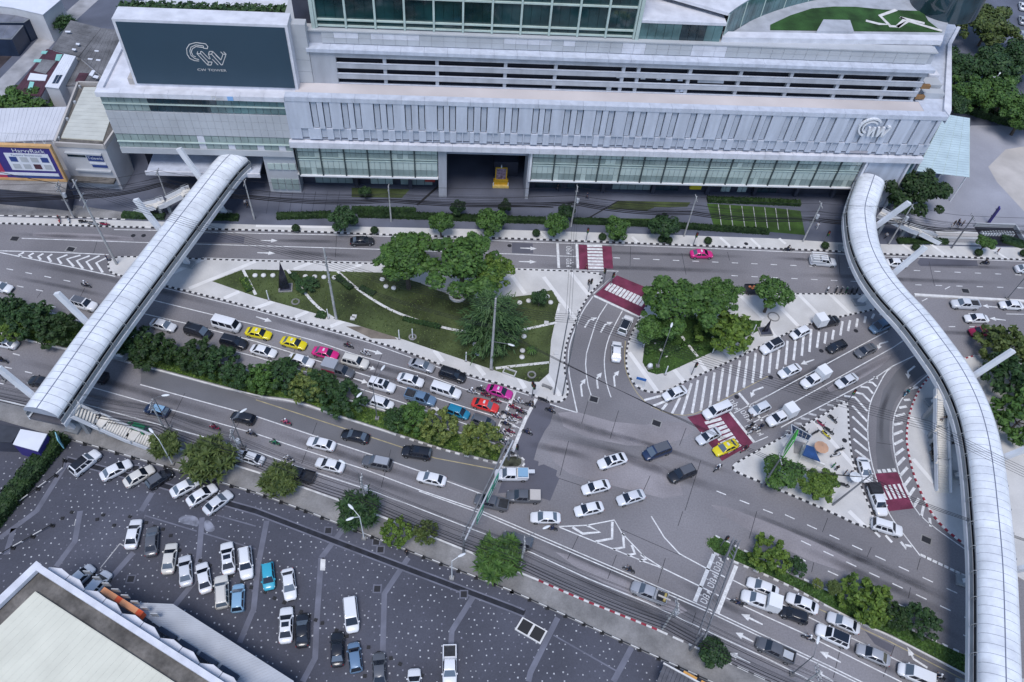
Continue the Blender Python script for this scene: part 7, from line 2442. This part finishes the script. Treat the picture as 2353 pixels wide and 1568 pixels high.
# obelisk sculptures
def obelisk(uv, h, w0, label, zb=.16, rz=.2):
    p = G(*uv)
    r = empty("pointed_sculpture", (p.x, p.y, zb), rz, label, "sculpture")
    MB().box(-1.2, 1.2, -1.0, 1.0, 0, .22).build("plinth", M_conc2, r)
    MB().box(-1.0, 1.0, -.8, .8, .22, .3).build("plinth_top", M_stone, r)
    md = mat("sculpture_dark", (.012, .014, .03), .25, .3, 2., spec=.6)
    mb = MB()
    b = [(-w0, -w0 * .7), (w0 * .9, -w0 * .5), (w0 * .7, w0 * .7), (-w0 * .8, w0 * .6)]
    m = [(-w0 * .62, -w0 * .4), (w0 * .62, -w0 * .3), (w0 * .45, w0 * .4), (-w0 * .5, w0 * .35)]
    vs = [(x, y, .3) for x, y in b] + [(x, y, h * .55) for x, y in m] + [(.05, .05, h)]
    mb.add(vs, [(i, (i + 1) % 4, 4 + (i + 1) % 4, 4 + i) for i in range(4)] + [(4 + i, 4 + (i + 1) % 4, 8) for i in range(4)])
    mb.build("blade", md, r)
    mb = MB()
    mb.bar((-w0 * 1.1, -.1, .3), (-w0 * .5, 0, h * .5), .14, .5)
    mb.build("fin", M_trim, r)
    return r


obelisk((657, 664), 6.8, .85, "tall dark pointed sculpture on a plinth at the park's left part")
obelisk((1757, 764), 3.6, .42, "black pointed monument at the corner lawn's right end")
# garden seats
st = T('11', -8, 966, 70, 966, 155, 966, 455, 976, 540, 978, 625, 982, 720, 985, 1160, 1002, 1195, 1066, 1266, 1081) + T('21', 70, 1216, 152, 1199, 324, 1160, 355, 1214, 110, 1526) + T('22', 96, 90, 92, 149) + T('12', 2015, 32, 2040, 116)
st.sort()
sm = MB()
prof = [(0, .42), (.30, .40), (.45, .28), (.48, .14), (.42, 0)]
n = 12
vs, fs = [], []
for r_, z in prof:
    for k in range(n):
        vs.append((r_ * math.cos(6.283 * k / n), r_ * math.sin(6.283 * k / n), z))
for i in range(len(prof) - 1):
    for k in range(n):
        fs.append((i * n + k, (i + 1) * n + k, (i + 1) * n + (k + 1) % n, i * n + (k + 1) % n))
sme = sm.add(vs, fs).mesh("garden_seat", M_kw, 'all')
for i, (u, v) in enumerate(st):
    p = G(u, v, .3)
    link("garden_seat", sme, None, (p.x, p.y, .165), label="%s round white garden seat from the left on the park lawn" % ORD[i], cat="seat", group="round garden seats in the park")
# tree collars, well covers, small boxes
def ring(uv, r0, r1, h, name, m, owner):
    p = G(*uv)
    mb = MB()
    n = 24
    vs, fs = [], []
    for k in range(n):
        a = 6.283 * k / n
        for rr_, z in ((r1, 0), (r1, h), (r0, h), (r0, 0)):
            vs.append((p.x + rr_ * math.cos(a), p.y + rr_ * math.sin(a), z + .15))
    for k in range(n):
        j = (k + 1) % n
        for q in range(3):
            fs.append((k * 4 + q, j * 4 + q, j * 4 + q + 1, k * 4 + q + 1))
    mb.add(vs, fs).build(name, m, owner)


ring((1052, 682), 1.1, 1.6, .3, "tree_collar", M_kw, lawn1)
ring((1777, 730), .95, 1.1, .15, "tree_collar", M_conc2, risl)
ring(T('22', 180, 320)[0], .5, .75, .2, "round_collar", M_conc2, lawn1)
ring(T('11', 1440, 1540)[0], .45, .7, .15, "round_collar", M_conc2, lawn1)
ring(T('11', 365, 1215)[0], .5, .75, .12, "round_collar", M_conc2, lawn1)
for c, x, y in [('11', 890, 1370), ('21', 315, 1410), ('22', 405, 122), ('11', 905, 1352)]:
    p = g1(c, x, y)
    MB().box(p.x - .4, p.x + .4, p.y - .35, p.y + .35, .15, .4).build("service_box", M_conc, lawn1)
bn_ = g1('22', 320, 435)
be = empty("concrete_bench", (bn_.x, bn_.y, .15), -.35, "grey bench on the park's lower corner paving", "bench")
MB().box(-.9, .9, -.22, .22, .38, .46).build("seat", M_conc2, be)
for x in (-.7, .7):
    MB().box(x - .1, x + .1, -.2, .2, 0, .38).build("leg", M_conc2, be)
bs = g1('12', 2330, 300)
bo = empty("planter_trough", (bs.x, bs.y, .16), -.3, "pale open trough on the lawn's lower right corner", "planter")
for x0, x1, y0, y1 in ((-1.1, 1.1, -.6, -.45), (-1.1, 1.1, .45, .6), (-1.1, -.95, -.45, .45), (.95, 1.1, -.45, .45)):
    MB().box(x0, x1, y0, y1, 0, .35).build("rim", M_conc, bo)
# low barrier along the car park: dark posts and white rails
def barrier(pts, label, step=1.35, zb=.12):
    P = resample(GP(pts), step)
    root = empty("low_barrier", (P[0].x, P[0].y, zb), 0, label, "barrier")
    o = Vector((P[0].x, P[0].y, 0))
    for i, p in enumerate(P):
        q = p - o
        if i % 2 == 0:
            mb = MB()
            mb.tube((q.x, q.y, 0), (q.x, q.y, .75), .12, n=7)
            mb.box(q.x - .26, q.x + .26, q.y - .2, q.y + .2, 0, .22)
            mb.build("post", M_trim, root)
        if i + 1 < len(P):
            r = P[i + 1] - o
            MB().bar((q.x, q.y, .55), (r.x, r.y, .55), .10, .10).build("rail", M_kw if i % 2 else M_trim, root)
    return root


barrier(LB[1:3] + [LB[3]], "low black and white barrier along the car park, left stretch")
barrier(LB[3:5], "low black and white barrier along the car park, middle stretch")
barrier(LB[4:7] + [(1760, 1630)], "low black and white barrier along the car park, right stretch")
barrier(T('02', 600, 1110, 590, 1200, 100, 1560), "low black and white barrier along the car park's left hedge")
barrier(T('03', 490, 140, -60, 450), "low white-railed barrier above the hall roof")
# wheel stops scattered in the car park
ws = T('03', 660, 10, 950, 35, 575, 65, 895, 75, 1050, 130, 1195, 50, 1345, 105, 1420, 140, 1500, 165, 1570, 225, 1590, 305, 1650, 360, 1745, 405, 1840, 455, 1930, 500, 2130, 595, 2225, 650, 2310, 700) + T('13', 85, 745, 170, 800, 260, 840, 340, 885, 415, 925, 490, 960, 550, 1000, 610, 1028, 740, 1095, 790, 1120, 835, 1150, 940, 1205, 1035, 1250, 1130, 1300, 1240, 1350, 1325, 1405, 1435, 1460, 1525, 1510, 1000, 1515)
wm = MB().box(-.22, .22, -.2, .2, 0, .14).mesh("wheel_stop", M_trim)
for u, v in ws:
    p = G(u, v, .12)
    link("wheel_stop", wm, lot, (p.x, p.y, .12), R_.uniform(-.3, .3))
# ventilation pit, long shelter
q = GP(T('23', 95, 975, 325, 1105, 260, 1225, 25, 1090), .12)
cp = sum(q, Vector((0, 0, 0))) / 4
pit = empty("vent_pit", (cp.x, cp.y, .12), 0, "white-framed pit with two black grilles in the car park", "grille")
MB().prism([(v.x - cp.x, v.y - cp.y) for v in q], 0, .25).build("frame", M_kw, pit)
for t0, t1 in ((.06, .46), (.54, .94)):
    c4 = [q[0].lerp(q[1], t0), q[0].lerp(q[1], t1), q[3].lerp(q[2], t1), q[3].lerp(q[2], t0)]
    c5 = [c4[0].lerp(c4[3], .08), c4[1].lerp(c4[2], .08), c4[1].lerp(c4[2], .92), c4[0].lerp(c4[3], .92)]
    MB().prism([(v.x - cp.x, v.y - cp.y) for v in c5], .25, .27).build("grille", M_trim, pit)
a, b2 = g1('23', 1370, 1470, 3.0), g1('23', 1900, 1760, 3.0)
sh = empty("long_shelter", (a.x, a.y, .12), math.atan2(b2.y - a.y, b2.x - a.x), "long grey ribbed shelter roof at the car park's bottom edge", "shelter")
for i in range(22):
    MB().box(i * .5, i * .5 + .46, -1.4, 1.0, 2.7, 2.78 + .02 * (i % 2)).build("roof_sheet", mat("shelter_sheet", (.10, .10, .115), .6, .2, 1.), sh)
MB().box(-.1, 11.2, 1.0, 1.2, 2.7, 2.95).build("edge_beam", M_kw, sh)
for i in range(3):
    MB().box(2.6 + i * 2.4, 4.4 + i * 2.4, 1.25, 1.6, 2.3, 2.75).build("orange_panel", mat("panel_orange", (.62, .32, .08), .6, .1, 1.), sh)
for x in (.2, 5, 10):
    for y in (-1.2, .9):
        MB().tube((x, y, 0), (x, y, 2.7), .06, n=6).build("post", M_clad, sh)
# gold-framed shrine before the portal
gq = G(1150, 431)
gs = empty("gold_shrine", (gq.x, gq.y, .15), MANG, "golden framed picture on a gold pedestal before the mall portal", "shrine")
M_gold = mat("gold", (.62, .38, .03), .35, .1, 2., metal=.3)
MB().box(-1.65, 1.65, -.5, .5, 0, .5).build("pedestal", mat("gold_pale", (.72, .52, .16), .4, .1, 2.), gs)
MB().box(-1.5, 1.5, .1, .8, .5, 1.6).build("pedestal", M_gold, gs)
MB().box(-1.1, 1.1, .5, .62, 1.6, 4.4).build("picture", mat("picture_cloth", (.20, .15, .20), .6, .9, 1.6, tint=(.05, .03, .04)), gs)
for x0, x1, z0, z1 in ((-1.2, -.98, 1.6, 4.5), (.98, 1.2, 1.6, 4.5), (-1.2, 1.2, 4.4, 4.6)):
    MB().box(x0, x1, .38, .6, z0, z1).build("frame", M_gold, gs)
MB().tube((0, .5, 4.6), (0, .5, 5.3), .16, .03, 8).build("finial", M_lampw, gs)
for x in (-1.5, 1.5):
    MB().tube((x, -.2, .5), (x, -.2, 1.3), .12, .08, 8).build("vase", M_lampw, gs)
# forecourt totem, steps, bike racks
tq_ = g1('31', 2015, 498)
tt = empty("sign_totem", (tq_.x, tq_.y, .15), rad(80), "tall navy sign totem on the right forecourt", "sign")
MB().box(-.45, .45, -.12, .12, .1, 4.6).build("panel", M_navy, tt)
MB().box(-.5, .5, -.3, .3, 0, .12).build("base", M_conc2, tt)
for z in (1.6, 3.4):
    MB().box(.45, 1.0, -.06, .06, z, z + .12).build("arm", M_poled, tt)
fs_ = empty("forecourt_steps", tuple(g1('31', 1750, 640)), rad(6), "pale shallow steps and ramps below the right forecourt", "steps")
for i in range(5):
    MB().box(-4.5, 4.5, -1.6 + i * .75, -.9 + i * .75, 0.15, .22 + i * .09).build("step", M_cream if i % 2 else M_conc, fs_)
MB().box(-10, -5, -1.2, 1.4, .15, .5).build("ramp", M_cream, fs_)
ra = g1('31', 2110, 600)
rk = empty("covered_ramp", (ra.x, ra.y, .15), rad(6), "dark basement ramp with white railing right of the forecourt steps", "ramp")
MB().box(-4.2, 4.2, -3.2, 2.2, 0, .06).build("ramp_floor", M_int, rk)
for i in range(12):
    MB().box(-3.8 + i * .6, -3.5 + i * .6, -.4, .5, .06, .75).build("white_bollard", M_lampw, rk)
MB().box(-4.3, 4.3, 2.2, 2.5, 0, 1.0).build("parapet", M_clad, rk)
MB().box(4.2, 4.5, -3.2, 2.2, 0, 1.0).build("parapet", M_clad, rk)
# plaza joints and dark line
for a_, b_ in [((1700, 130), (1480, 325))]:
    MB().strip([g1('11', *a_), g1('11', *b_)], .5, .158).build("drain_line", M_trim, plaza)
for x in (130, 235, 340, 445, 550, 660, 770):
    MB().strip([g1('11', x, 200), g1('11', x - 35, 405)], .12, .157).build("paving_joint", M_stone, plaza)
MB().strip([g1('21', 980, 285), g1('21', 640, 480)], .3, .158).build("drain_line", M_trim, plaza)
MB().strip([g1('11', 1930, 325), g1('21', 380, 345)], .3, .158).build("drain_line", M_trim, plaza)
sp = GP(T('22', 1145, 338, 1235, 362), 2.4)
bsn = empty("blue_street_sign", (sp[0].x, sp[0].y, .15), math.atan2(sp[1].y - sp[0].y, sp[1].x - sp[0].x), "blue street name board on two legs at the corner island's tip", "sign")
ls = (sp[1] - sp[0]).length
MB().box(0, ls, -.05, .05, 1.9, 2.5).build("board", mat("street_blue", (.03, .14, .42), .5, .05, 1.), bsn)
for x in (.1, ls - .1):
    MB().tube((x, 0, 0), (x, 0, 1.9), .04, n=6).build("leg", M_lampw, bsn)
vt = g1('22', 1262, 250)
cy = empty("white_utility_cabinet", (vt.x, vt.y, .165), .4, "white rounded cabinet on the corner lawn's left side", "cabinet")
MB().ball((0, 0, .55), .5, .4, .55).build("shell", M_lampw, cy, smooth='all')
MB().box(-.5, .5, -.4, .4, 0, .1).build("base", M_conc2, cy)
# ================================================================== people and motorcycles
def skin_person(name, J, E, Rr, classify, mats):
    me = bpy.data.meshes.new("tmp")
    me.from_pydata(J, E, [])
    ob = bpy.data.objects.new("tmp", me)
    COL.objects.link(ob)
    md = ob.modifiers.new("s", 'SKIN')
    md.use_smooth_shade = True
    for i, v in enumerate(me.skin_vertices[0].data):
        v.radius = (Rr[i], Rr[i])
        v.use_root = (i == 0)
    sb = ob.modifiers.new("u", 'SUBSURF')
    sb.levels = 1
    dg = bpy.context.evaluated_depsgraph_get()
    dg.update()
    out = bpy.data.meshes.new_from_object(ob.evaluated_get(dg))
    out.name = name
    bpy.data.objects.remove(ob)
    out.materials.clear()
    for m in mats:
        out.materials.append(m)
    for p in out.polygons:
        p.material_index = classify(p.center)
        p.use_smooth = True
    return out


M_skin = mat("skin", (.36, .22, .15), .6, 0)
M_hair = mat("hair", (.012, .010, .010), .6, 0)
M_shoe = mat("shoe", (.02, .02, .022), .6, 0)
CLO = {n: mat("cloth_" + n, c, .85, 0) for n, c in [("white", (.62, .62, .64)), ("black", (.02, .02, .024)), ("navy", (.02, .03, .08)), ("grey", (.16, .16, .18)), ("red", (.35, .03, .04)), ("orange", (.50, .16, .03)), ("green", (.03, .20, .10)), ("pink", (.50, .10, .20)), ("blue", (.05, .14, .35)), ("maroon", (.12, .015, .035)), ("teal", (.03, .22, .24))]}
# standing / walking / riding figures: joints in metres, facing +x
stand = dict(J=[(0, 0, .95), (0, 0, 1.15), (0, 0, 1.38), (0, 0, 1.50), (.02, 0, 1.63), (.02, 0, 1.72), (0, .18, 1.38), (.02, .24, 1.12), (.08, .25, .88), (0, -.18, 1.38), (.02, -.24, 1.12), (.08, -.25, .88), (0, .10, .92), (.02, .11, .50), (-.02, .11, .09), (.13, .11, .04), (0, -.10, .92), (.02, -.11, .50), (-.02, -.11, .09), (.13, -.11, .04), (.11, .25, .80), (.11, -.25, .80)],
             E=[(0, 1), (1, 2), (2, 3), (3, 4), (4, 5), (2, 6), (6, 7), (7, 8), (2, 9), (9, 10), (10, 11), (0, 12), (12, 13), (13, 14), (14, 15), (0, 16), (16, 17), (17, 18), (18, 19), (8, 20), (11, 21)],
             R=[.15, .14, .15, .06, .10, .085, .07, .055, .04, .07, .055, .04, .095, .07, .05, .045, .095, .07, .05, .045, .03, .03])
walk = dict(J=[list(p) for p in stand['J']], E=stand['E'], R=stand['R'])
for i, (dx) in ((13, .12), (14, .26), (15, .40), (17, -.06), (18, -.32), (19, -.18), (7, -.10), (8, -.16), (20, -.18), (10, .14), (11, .26), (21, .32)):
    walk['J'][i] = (stand['J'][i][0] * 0 + dx, stand['J'][i][1], stand['J'][i][2] + (.03 if i == 18 else 0))
walk['J'] = [tuple(p) for p in walk['J']]
ride = dict(J=[(-.25, 0, .86), (-.20, 0, 1.05), (-.08, 0, 1.30), (-.04, 0, 1.42), (0, 0, 1.53), (0, 0, 1.62), (-.06, .19, 1.29), (.10, .27, 1.08), (.34, .27, 1.00), (-.06, -.19, 1.29), (.10, -.27, 1.08), (.34, -.27, 1.00), (-.22, .12, .84), (.16, .20, .72), (.02, .18, .36), (.16, .18, .30), (-.22, -.12, .84), (.16, -.20, .72), (.02, -.18, .36), (.16, -.18, .30), (.42, .27, .99), (.42, -.27, .99)], E=stand['E'], R=stand['R'])


def cls(p, lo_leg, waist, neck):
    def f(c):
        if c.z > neck + .20:
            return 3
        if c.z > neck:
            return 0
        return None
    return f


def cl_stand(c):
    if c.z > 1.66 or (c.z > 1.56 and c.x < 0): return 3
    if c.z > 1.46: return 0
    if abs(c.y) > .19 and c.z < 1.16: return 0
    if c.z > .93: return 1
    if c.z > .10: return 2
    return 4


def cl_ride(c):
    if c.z > 1.46: return 3
    if c.z > 1.40: return 0
    if c.x > .22 and c.z > .9: return 0
    if c.z > .93: return 1
    if c.z > .40: return 2
    return 4


PM = [M_skin, CLO["white"], CLO["navy"], M_hair, M_shoe]
ME_stand = skin_person("person", stand['J'], stand['E'], stand['R'], cl_stand, PM)
ME_walk = skin_person("person", walk['J'], walk['E'], walk['R'], cl_stand, PM)
ME_ride = skin_person("person", ride['J'], ride['E'], ride['R'], cl_ride, PM)
HELM = MB().ball((0, 0, 0), .165, .15, .15, 10, 6).mesh("helmet", PAINT["white"], 'all')


def person(p, rz, shirt, legs, label, pose='stand', zb=.15, helmet=None, group=None):
    o = link("person", {'stand': ME_stand, 'walk': ME_walk, 'ride': ME_ride}[pose], None, (p.x, p.y, zb), rz, label, "person", group)
    setmat(o, 1, CLO[shirt])
    setmat(o, 2, CLO[legs])
    if helmet:
        h = link("helmet", HELM, o, (0.0, 0, 1.60))
        setmat(h, 0, PAINT[helmet])
    return o


# motorcycle
BW = MB().tube((0, -.055, 0), (0, .055, 0), .29, n=16, mi=0).tube((0, -.06, 0), (0, .06, 0), .2, n=12, mi=1).mesh("wheel", [M_tyre, M_rim], 40)
mb = MB()
loft(mb, [(-.82, .78, .07, .66), (-.55, .80, .14, .5), (-.1, .70, .13, .34), (.22, .52, .12, .30), (.38, .72, .15, .34), (.5, .98, .15, .5), (.58, 1.02, .1, .8)])
B_body = mb.mesh("body", [PAINT["black"]], 50)
B_seat = MB().box(-.62, .08, -.13, .13, .76, .84).mesh("seat", M_trim)
mb = MB()
mb.tube((.46, -.34, 1.02), (.46, .34, 1.02), .02, n=6)
mb.tube((.46, 0, 1.02), (.68, 0, .30), .035, n=6)
B_bar = mb.mesh("handlebar", M_rim)
B_lamp = MB().ball((.58, 0, .95), .09).mesh("headlamp", M_lamp, 'all')
B_fen = MB().bar((.45, 0, .62), (.92, 0, .56), .1, .05).mesh("fender", [PAINT["black"]])
B_mir = MB().ball((0, 0, 0), .06).mesh("mirror", M_trim, 'all')


def bike(cr, x, y, fx_, fy_, col, label, rider=None, zb=0., helmet="white", legs="navy", rlabel=None, group=None):
    """x,y: where it stands; (fx_,fy_): a sheet vector pointing ahead"""
    a, b_ = g1(cr, x, y, .4), g1(cr, x + fx_, y + fy_, .4)
    rz = math.atan2(b_.y - a.y, b_.x - a.x)
    r = empty("motorcycle", (a.x, a.y, zb), rz, label, "motorcycle", group)
    o = link("body", B_body, r); setmat(o, 0, PAINT[col])
    o = link("fender", B_fen, r); setmat(o, 0, PAINT[col])
    link("seat", B_seat, r); link("handlebar", B_bar, r); link("headlamp", B_lamp, r)
    link("wheel", BW, r, (-.62, 0, .29)); link("wheel", BW, r, (.68, 0, .29))
    for s in (-1, 1):
        link("mirror", B_mir, r, (.44, .3 * s, 1.14))
    if rider:
        person(a, rz, rider, legs, rlabel or ("rider in %s on the %s" % (rider, label)), 'ride', zb, helmet)
    return r


dirW = (100, 28)
# waiting between the two stop lines of the western approach
wl = [('12', 1985, 470, 'white', 'white', 'white'), ('12', 2070, 450, 'black', 'black', 'white'), ('12', 2110, 500, 'crimson', 'maroon', 'black'), ('12', 2205, 552, 'crimson', 'maroon', 'black'), ('22', 60, 560, 'white', 'white', 'white'), ('22', 165, 592, 'black', 'black', 'black'), ('22', 12, 612, 'crimson', 'red', 'black'), ('22', 85, 655, 'black', 'maroon', 'black'), ('22', 40, 700, 'crimson', 'maroon', 'white'), ('12', 2225, 700, 'white', 'white', 'white'), ('12', 2300, 668, 'black', 'grey', 'white'),
      ('12', 2335, 725, 'white', 'white', 'black'), ('12', 2295, 765, 'black', 'navy', 'white'), ('12', 2330, 835, 'crimson', 'maroon', 'black'), ('12', 2275, 850, 'white', 'white', 'white'), ('12', 2235, 905, 'green', 'green', 'white'), ('12', 2292, 942, 'white', 'grey', 'white'), ('22', -30, 1020, 'black', 'white', 'black')]
for i, (c, x, y, col, sh, hm) in enumerate(wl):
    n = ORD[i]
    bike(c, x, y, *dirW, col, "%s motorcycle of the pack at the western stop line, counted from the park kerb" % n, sh, 0, hm, rlabel="rider in %s on the %s motorcycle of the western stop-line pack" % (sh, n), group="motorcycles waiting at the western stop line")
mv = [('22', 290, 545, 100, 30, 'black', "black motorcycle standing at the park's lower kerb", None, 0), ('22', 350, 642, 100, 35, 'black', "black motorcycle rolling out ahead of the western stop line", 'black', 0), ('22', 138, 842, 100, 35, 'black', "dark motorcycle just past the western stop line", 'navy', 0),
      ('01', 790, 1058, 100, 22, 'black', "motorcycle with white-helmeted rider left of the left footbridge", 'white', 0), ('02', 25, 185, -100, -25, 'black', "dark motorcycle at the left edge heading west", 'black', 0), ('12', 850, 48, 100, 28, 'black', "dark motorcycle between lanes above the beige estate", 'maroon', 0), ('12', 1005, 118, 100, 28, 'white', "white motorcycle ahead of the beige estate", 'white', 0),
      ('12', 278, 755, -100, -30, 'crimson', "pink-red motorcycle heading west along the lane line", 'pink', 0), ('12', 175, 942, -100, -30, 'green', "green motorcycle heading west below the pink-red one", 'green', 0), ('12', 302, 1092, -100, -30, 'white', "white motorcycle heading west above the olive bush", 'grey', 0), ('02', 1975, 802, -100, -28, 'crimson', "maroon motorcycle behind the black hatchback going west", 'maroon', 0), ('02', 2312, 855, -100, -28, 'black', "dark motorcycle in the lower west lane", 'grey', 0),
      ('22', 1893, 1172, -80, 55, 'black', "motorcycle leaving the maroon crossing beside the triangle island", 'white', 0), ('22', 2140, 998, -80, 50, 'crimson', "dark red motorcycle at the triangle island's left tip", 'maroon', 0), ('22', 2192, 788, -80, 50, 'black', "motorcycle waiting at the north-east stop line, upper", 'black', 0), ('22', 2282, 800, -80, 50, 'navy', "motorcycle waiting at the north-east stop line, right", 'navy', 0), ('22', 2205, 832, -80, 50, 'white', "pale motorcycle waiting at the north-east stop line, lower", 'grey', 0),
      ('32', 1272, 482, -60, 70, 'teal', "teal motorcycle in the slip lane", 'teal', 0), ('23', 365, 160, -100, -20, 'black', "dark motorcycle below the white sedan at the painted chevrons", 'navy', 0), ('23', 1075, 540, -100, -45, 'black', "dark motorcycle alone above the double line", 'black', 0), ('23', 2070, 842, -100, -45, 'black', "dark motorcycle waiting left of the white box pickup", 'navy', 0), ('33', 372, 1168, -100, -45, 'black', "motorcycle between lanes in the lower right queue", 'white', 0), ('33', 1562, 1522, -100, -45, 'black', "motorcycle behind the white people carrier at lower right", 'white', 0),
      ('31', 1995, 852, 100, 5, 'black', "dark motorcycle on the far road near the right edge", 'black', 0), ('31', 182, 730, 100, 5, 'black', "dark motorcycle stopped at the mall footway kerb", 'black', 0)]
for c, x, y, fx_, fy_, col, lb, sh, zb in mv:
    bike(c, x, y, fx_, fy_, col, lb, sh, zb, "white" if sh in ('white', 'grey', 'pink') else 'black', rlabel=("rider in %s on the %s" % (sh, lb))[:110] if sh else None)
pk = [('31', 545, 1108, 30, -80, 'white'), ('31', 625, 1105, 30, -80, 'black'), ('31', 672, 1108, 30, -80, 'black'), ('31', 720, 1108, 30, -80, 'green'), ('31', 768, 1110, 30, -80, 'black'), ('31', 815, 1108, 30, -80, 'black')]
for i, (c, x, y, a_, b_, col) in enumerate(pk):
    bike(c, x, y, a_, b_, col, "%s motorcycle from the left in the row at the corner island's far kerb" % ORD[i], group="motorcycles parked at the corner island")
pk = [('32', 590, 722, 70, 60, 'black', "black motorcycle alone on the triangle island's upper paving"), ('32', 555, 832, 70, 45, 'black', "black motorcycle right of the pair near the tan parasol"), ('32', 528, 868, 70, 60, 'yellow', "black and yellow motorcycle near the tan parasol"), ('32', 432, 850, 70, -40, 'black', "black motorcycle at the steel frame shelter"), ('32', 618, 1055, 80, -20, 'white', "white motorcycle parked right of the blue booth"), ('32', 480, 770, 70, 50, 'crimson', "maroon motorcycle above the steel frame shelter"), ('32', 655, 1010, 80, -30, 'black', "black motorcycle above the white one near the blue booth"), ('32', 330, 830, 60, 50, 'black', "black motorcycle tucked at the steel frame's upper edge"), ('32', 690, 1330, 80, 20, 'black', "black motorcycle below the white parasol"), ('32', 560, 1290, 80, 30, 'navy', "navy motorcycle right of the lime tree"), ('32', 1702, 708, 20, 80, 'black', "black motorcycle under the curved footbridge, topmost"), ('32', 1728, 875, 90, 5, 'black', "black motorcycle under the curved footbridge, middle"), ('32', 1712, 950, 90, 5, 'black', "black motorcycle under the curved footbridge, lowest"), ('32', 1502, 985, 20, 80, 'black', "black motorcycle left of the corner plaza stair, upper"), ('32', 1500, 1060, 20, 80, 'black', "black motorcycle left of the corner plaza stair, lower"),
      ('01', 545, 460, 20, 80, 'red', "red motorcycle parked before the shop forecourt"), ('01', 632, 455, 20, 80, 'white', "white motorcycle parked beside the red one at the shop"), ('01', 770, 478, 90, 0, 'black', "dark motorcycle parked right of the white one at the shop"), ('01', 860, 495, 90, 5, 'silver', "grey motorcycle parked at the kerb left of the footbridge"), ('01', 965, 502, 90, 5, 'crimson', "dark red motorcycle parked at the kerb left of the footbridge")]
for c, x, y, a_, b_, col, lb in pk:
    bike(c, x, y, a_, b_, col, lb, zb=.16)
# people on foot
ppl = [('31', 1685, 520, 'white', 'white', 'stand', "person in white standing left in the forecourt group"), ('31', 1712, 492, 'black', 'black', 'stand', "person in black second from left in the forecourt group"), ('31', 1748, 478, 'black', 'navy', 'stand', "person in black at the back of the forecourt group"), ('31', 1752, 505, 'navy', 'black', 'walk', "person in navy at the front of the forecourt group"), ('31', 1790, 492, 'grey', 'black', 'stand', "person in grey rightmost in the forecourt group"),
       ('11', 270, 160, 'black', 'black', 'walk', "person in black walking on the mall plaza's left part"), ('01', 2255, 305, 'white', 'black', 'walk', "person in white beside the pole right of the left footbridge"), ('01', 2278, 322, 'black', 'black', 'walk', "person in black beside the one in white on the plaza"), ('01', 980, 805, 'navy', 'navy', 'stand', "person in navy standing on the road tip by the tall slanted pole"), ('21', 420, 165, 'black', 'black', 'walk', "person in black walking under the mall's glass podium"), ('21', 692, 240, 'navy', 'navy', 'walk', "person in navy crossing the mall plaza diagonally"),
       ('21', 685, 885, 'maroon', 'maroon', 'walk', "person in maroon on the straight maroon crossing"), ('21', 705, 1035, 'black', 'black', 'stand', "person in black on the park's right paving"), ('22', 190, 585, 'black', 'black', 'stand', "person in black at the park's lower kerb signal"), ('32', 600, 1150, 'green', 'green', 'stand', "person in dark green on the triangle island's right"), ('32', 632, 1175, 'black', 'black', 'stand', "person in black beside the one in dark green"), ('32', 708, 1215, 'navy', 'black', 'stand', "person in navy near the white parasol"), ('32', 762, 1222, 'navy', 'navy', 'stand', "person in navy right beside the white parasol"),
       ('31', 1085, 605, 'white', 'black', 'walk', "person in white right of the curved footbridge on the footway"), ('31', 455, 515, 'white', 'white', 'walk', "person in white on the plaza right of the grass bays"), ('31', 2110, 748, 'maroon', 'grey', 'walk', "person in maroon on the far right footway"), ('33', 1795, -260, 'black', 'black', 'walk', "person in black low on the corner plaza"), ('22', 2200, 700, 'grey', 'black', 'stand', "person in grey among the north-east stop line motorcycles"), ('13', 1390, 385, 'black', 'black', 'stand', "person in black on the car park's upper edge")]
for c, x, y, s_, l_, po, lb in ppl:
    p = g1(c, x, y, .8)
    person(p, R_.uniform(0, 6.28), s_, l_, lb, po, 0.01 if c == '22' and x == 2200 or (c == '21' and x == 685) or (c == '01' and x == 980) else .156)
for x, y, z, s_, lb in [(1000, 985, 4.2, 'black', "person in black climbing the corner plaza stair, upper"), (905, 1040, 4.0, 'grey', "person in grey climbing the corner plaza stair, lower")]:
    p = G((3600 + x / 5.6) / 1.7407, (1500 + y / 5.6) / 1.7407, z)
    person(p, 1.6, s_, 'black', lb, 'walk', z - .35)
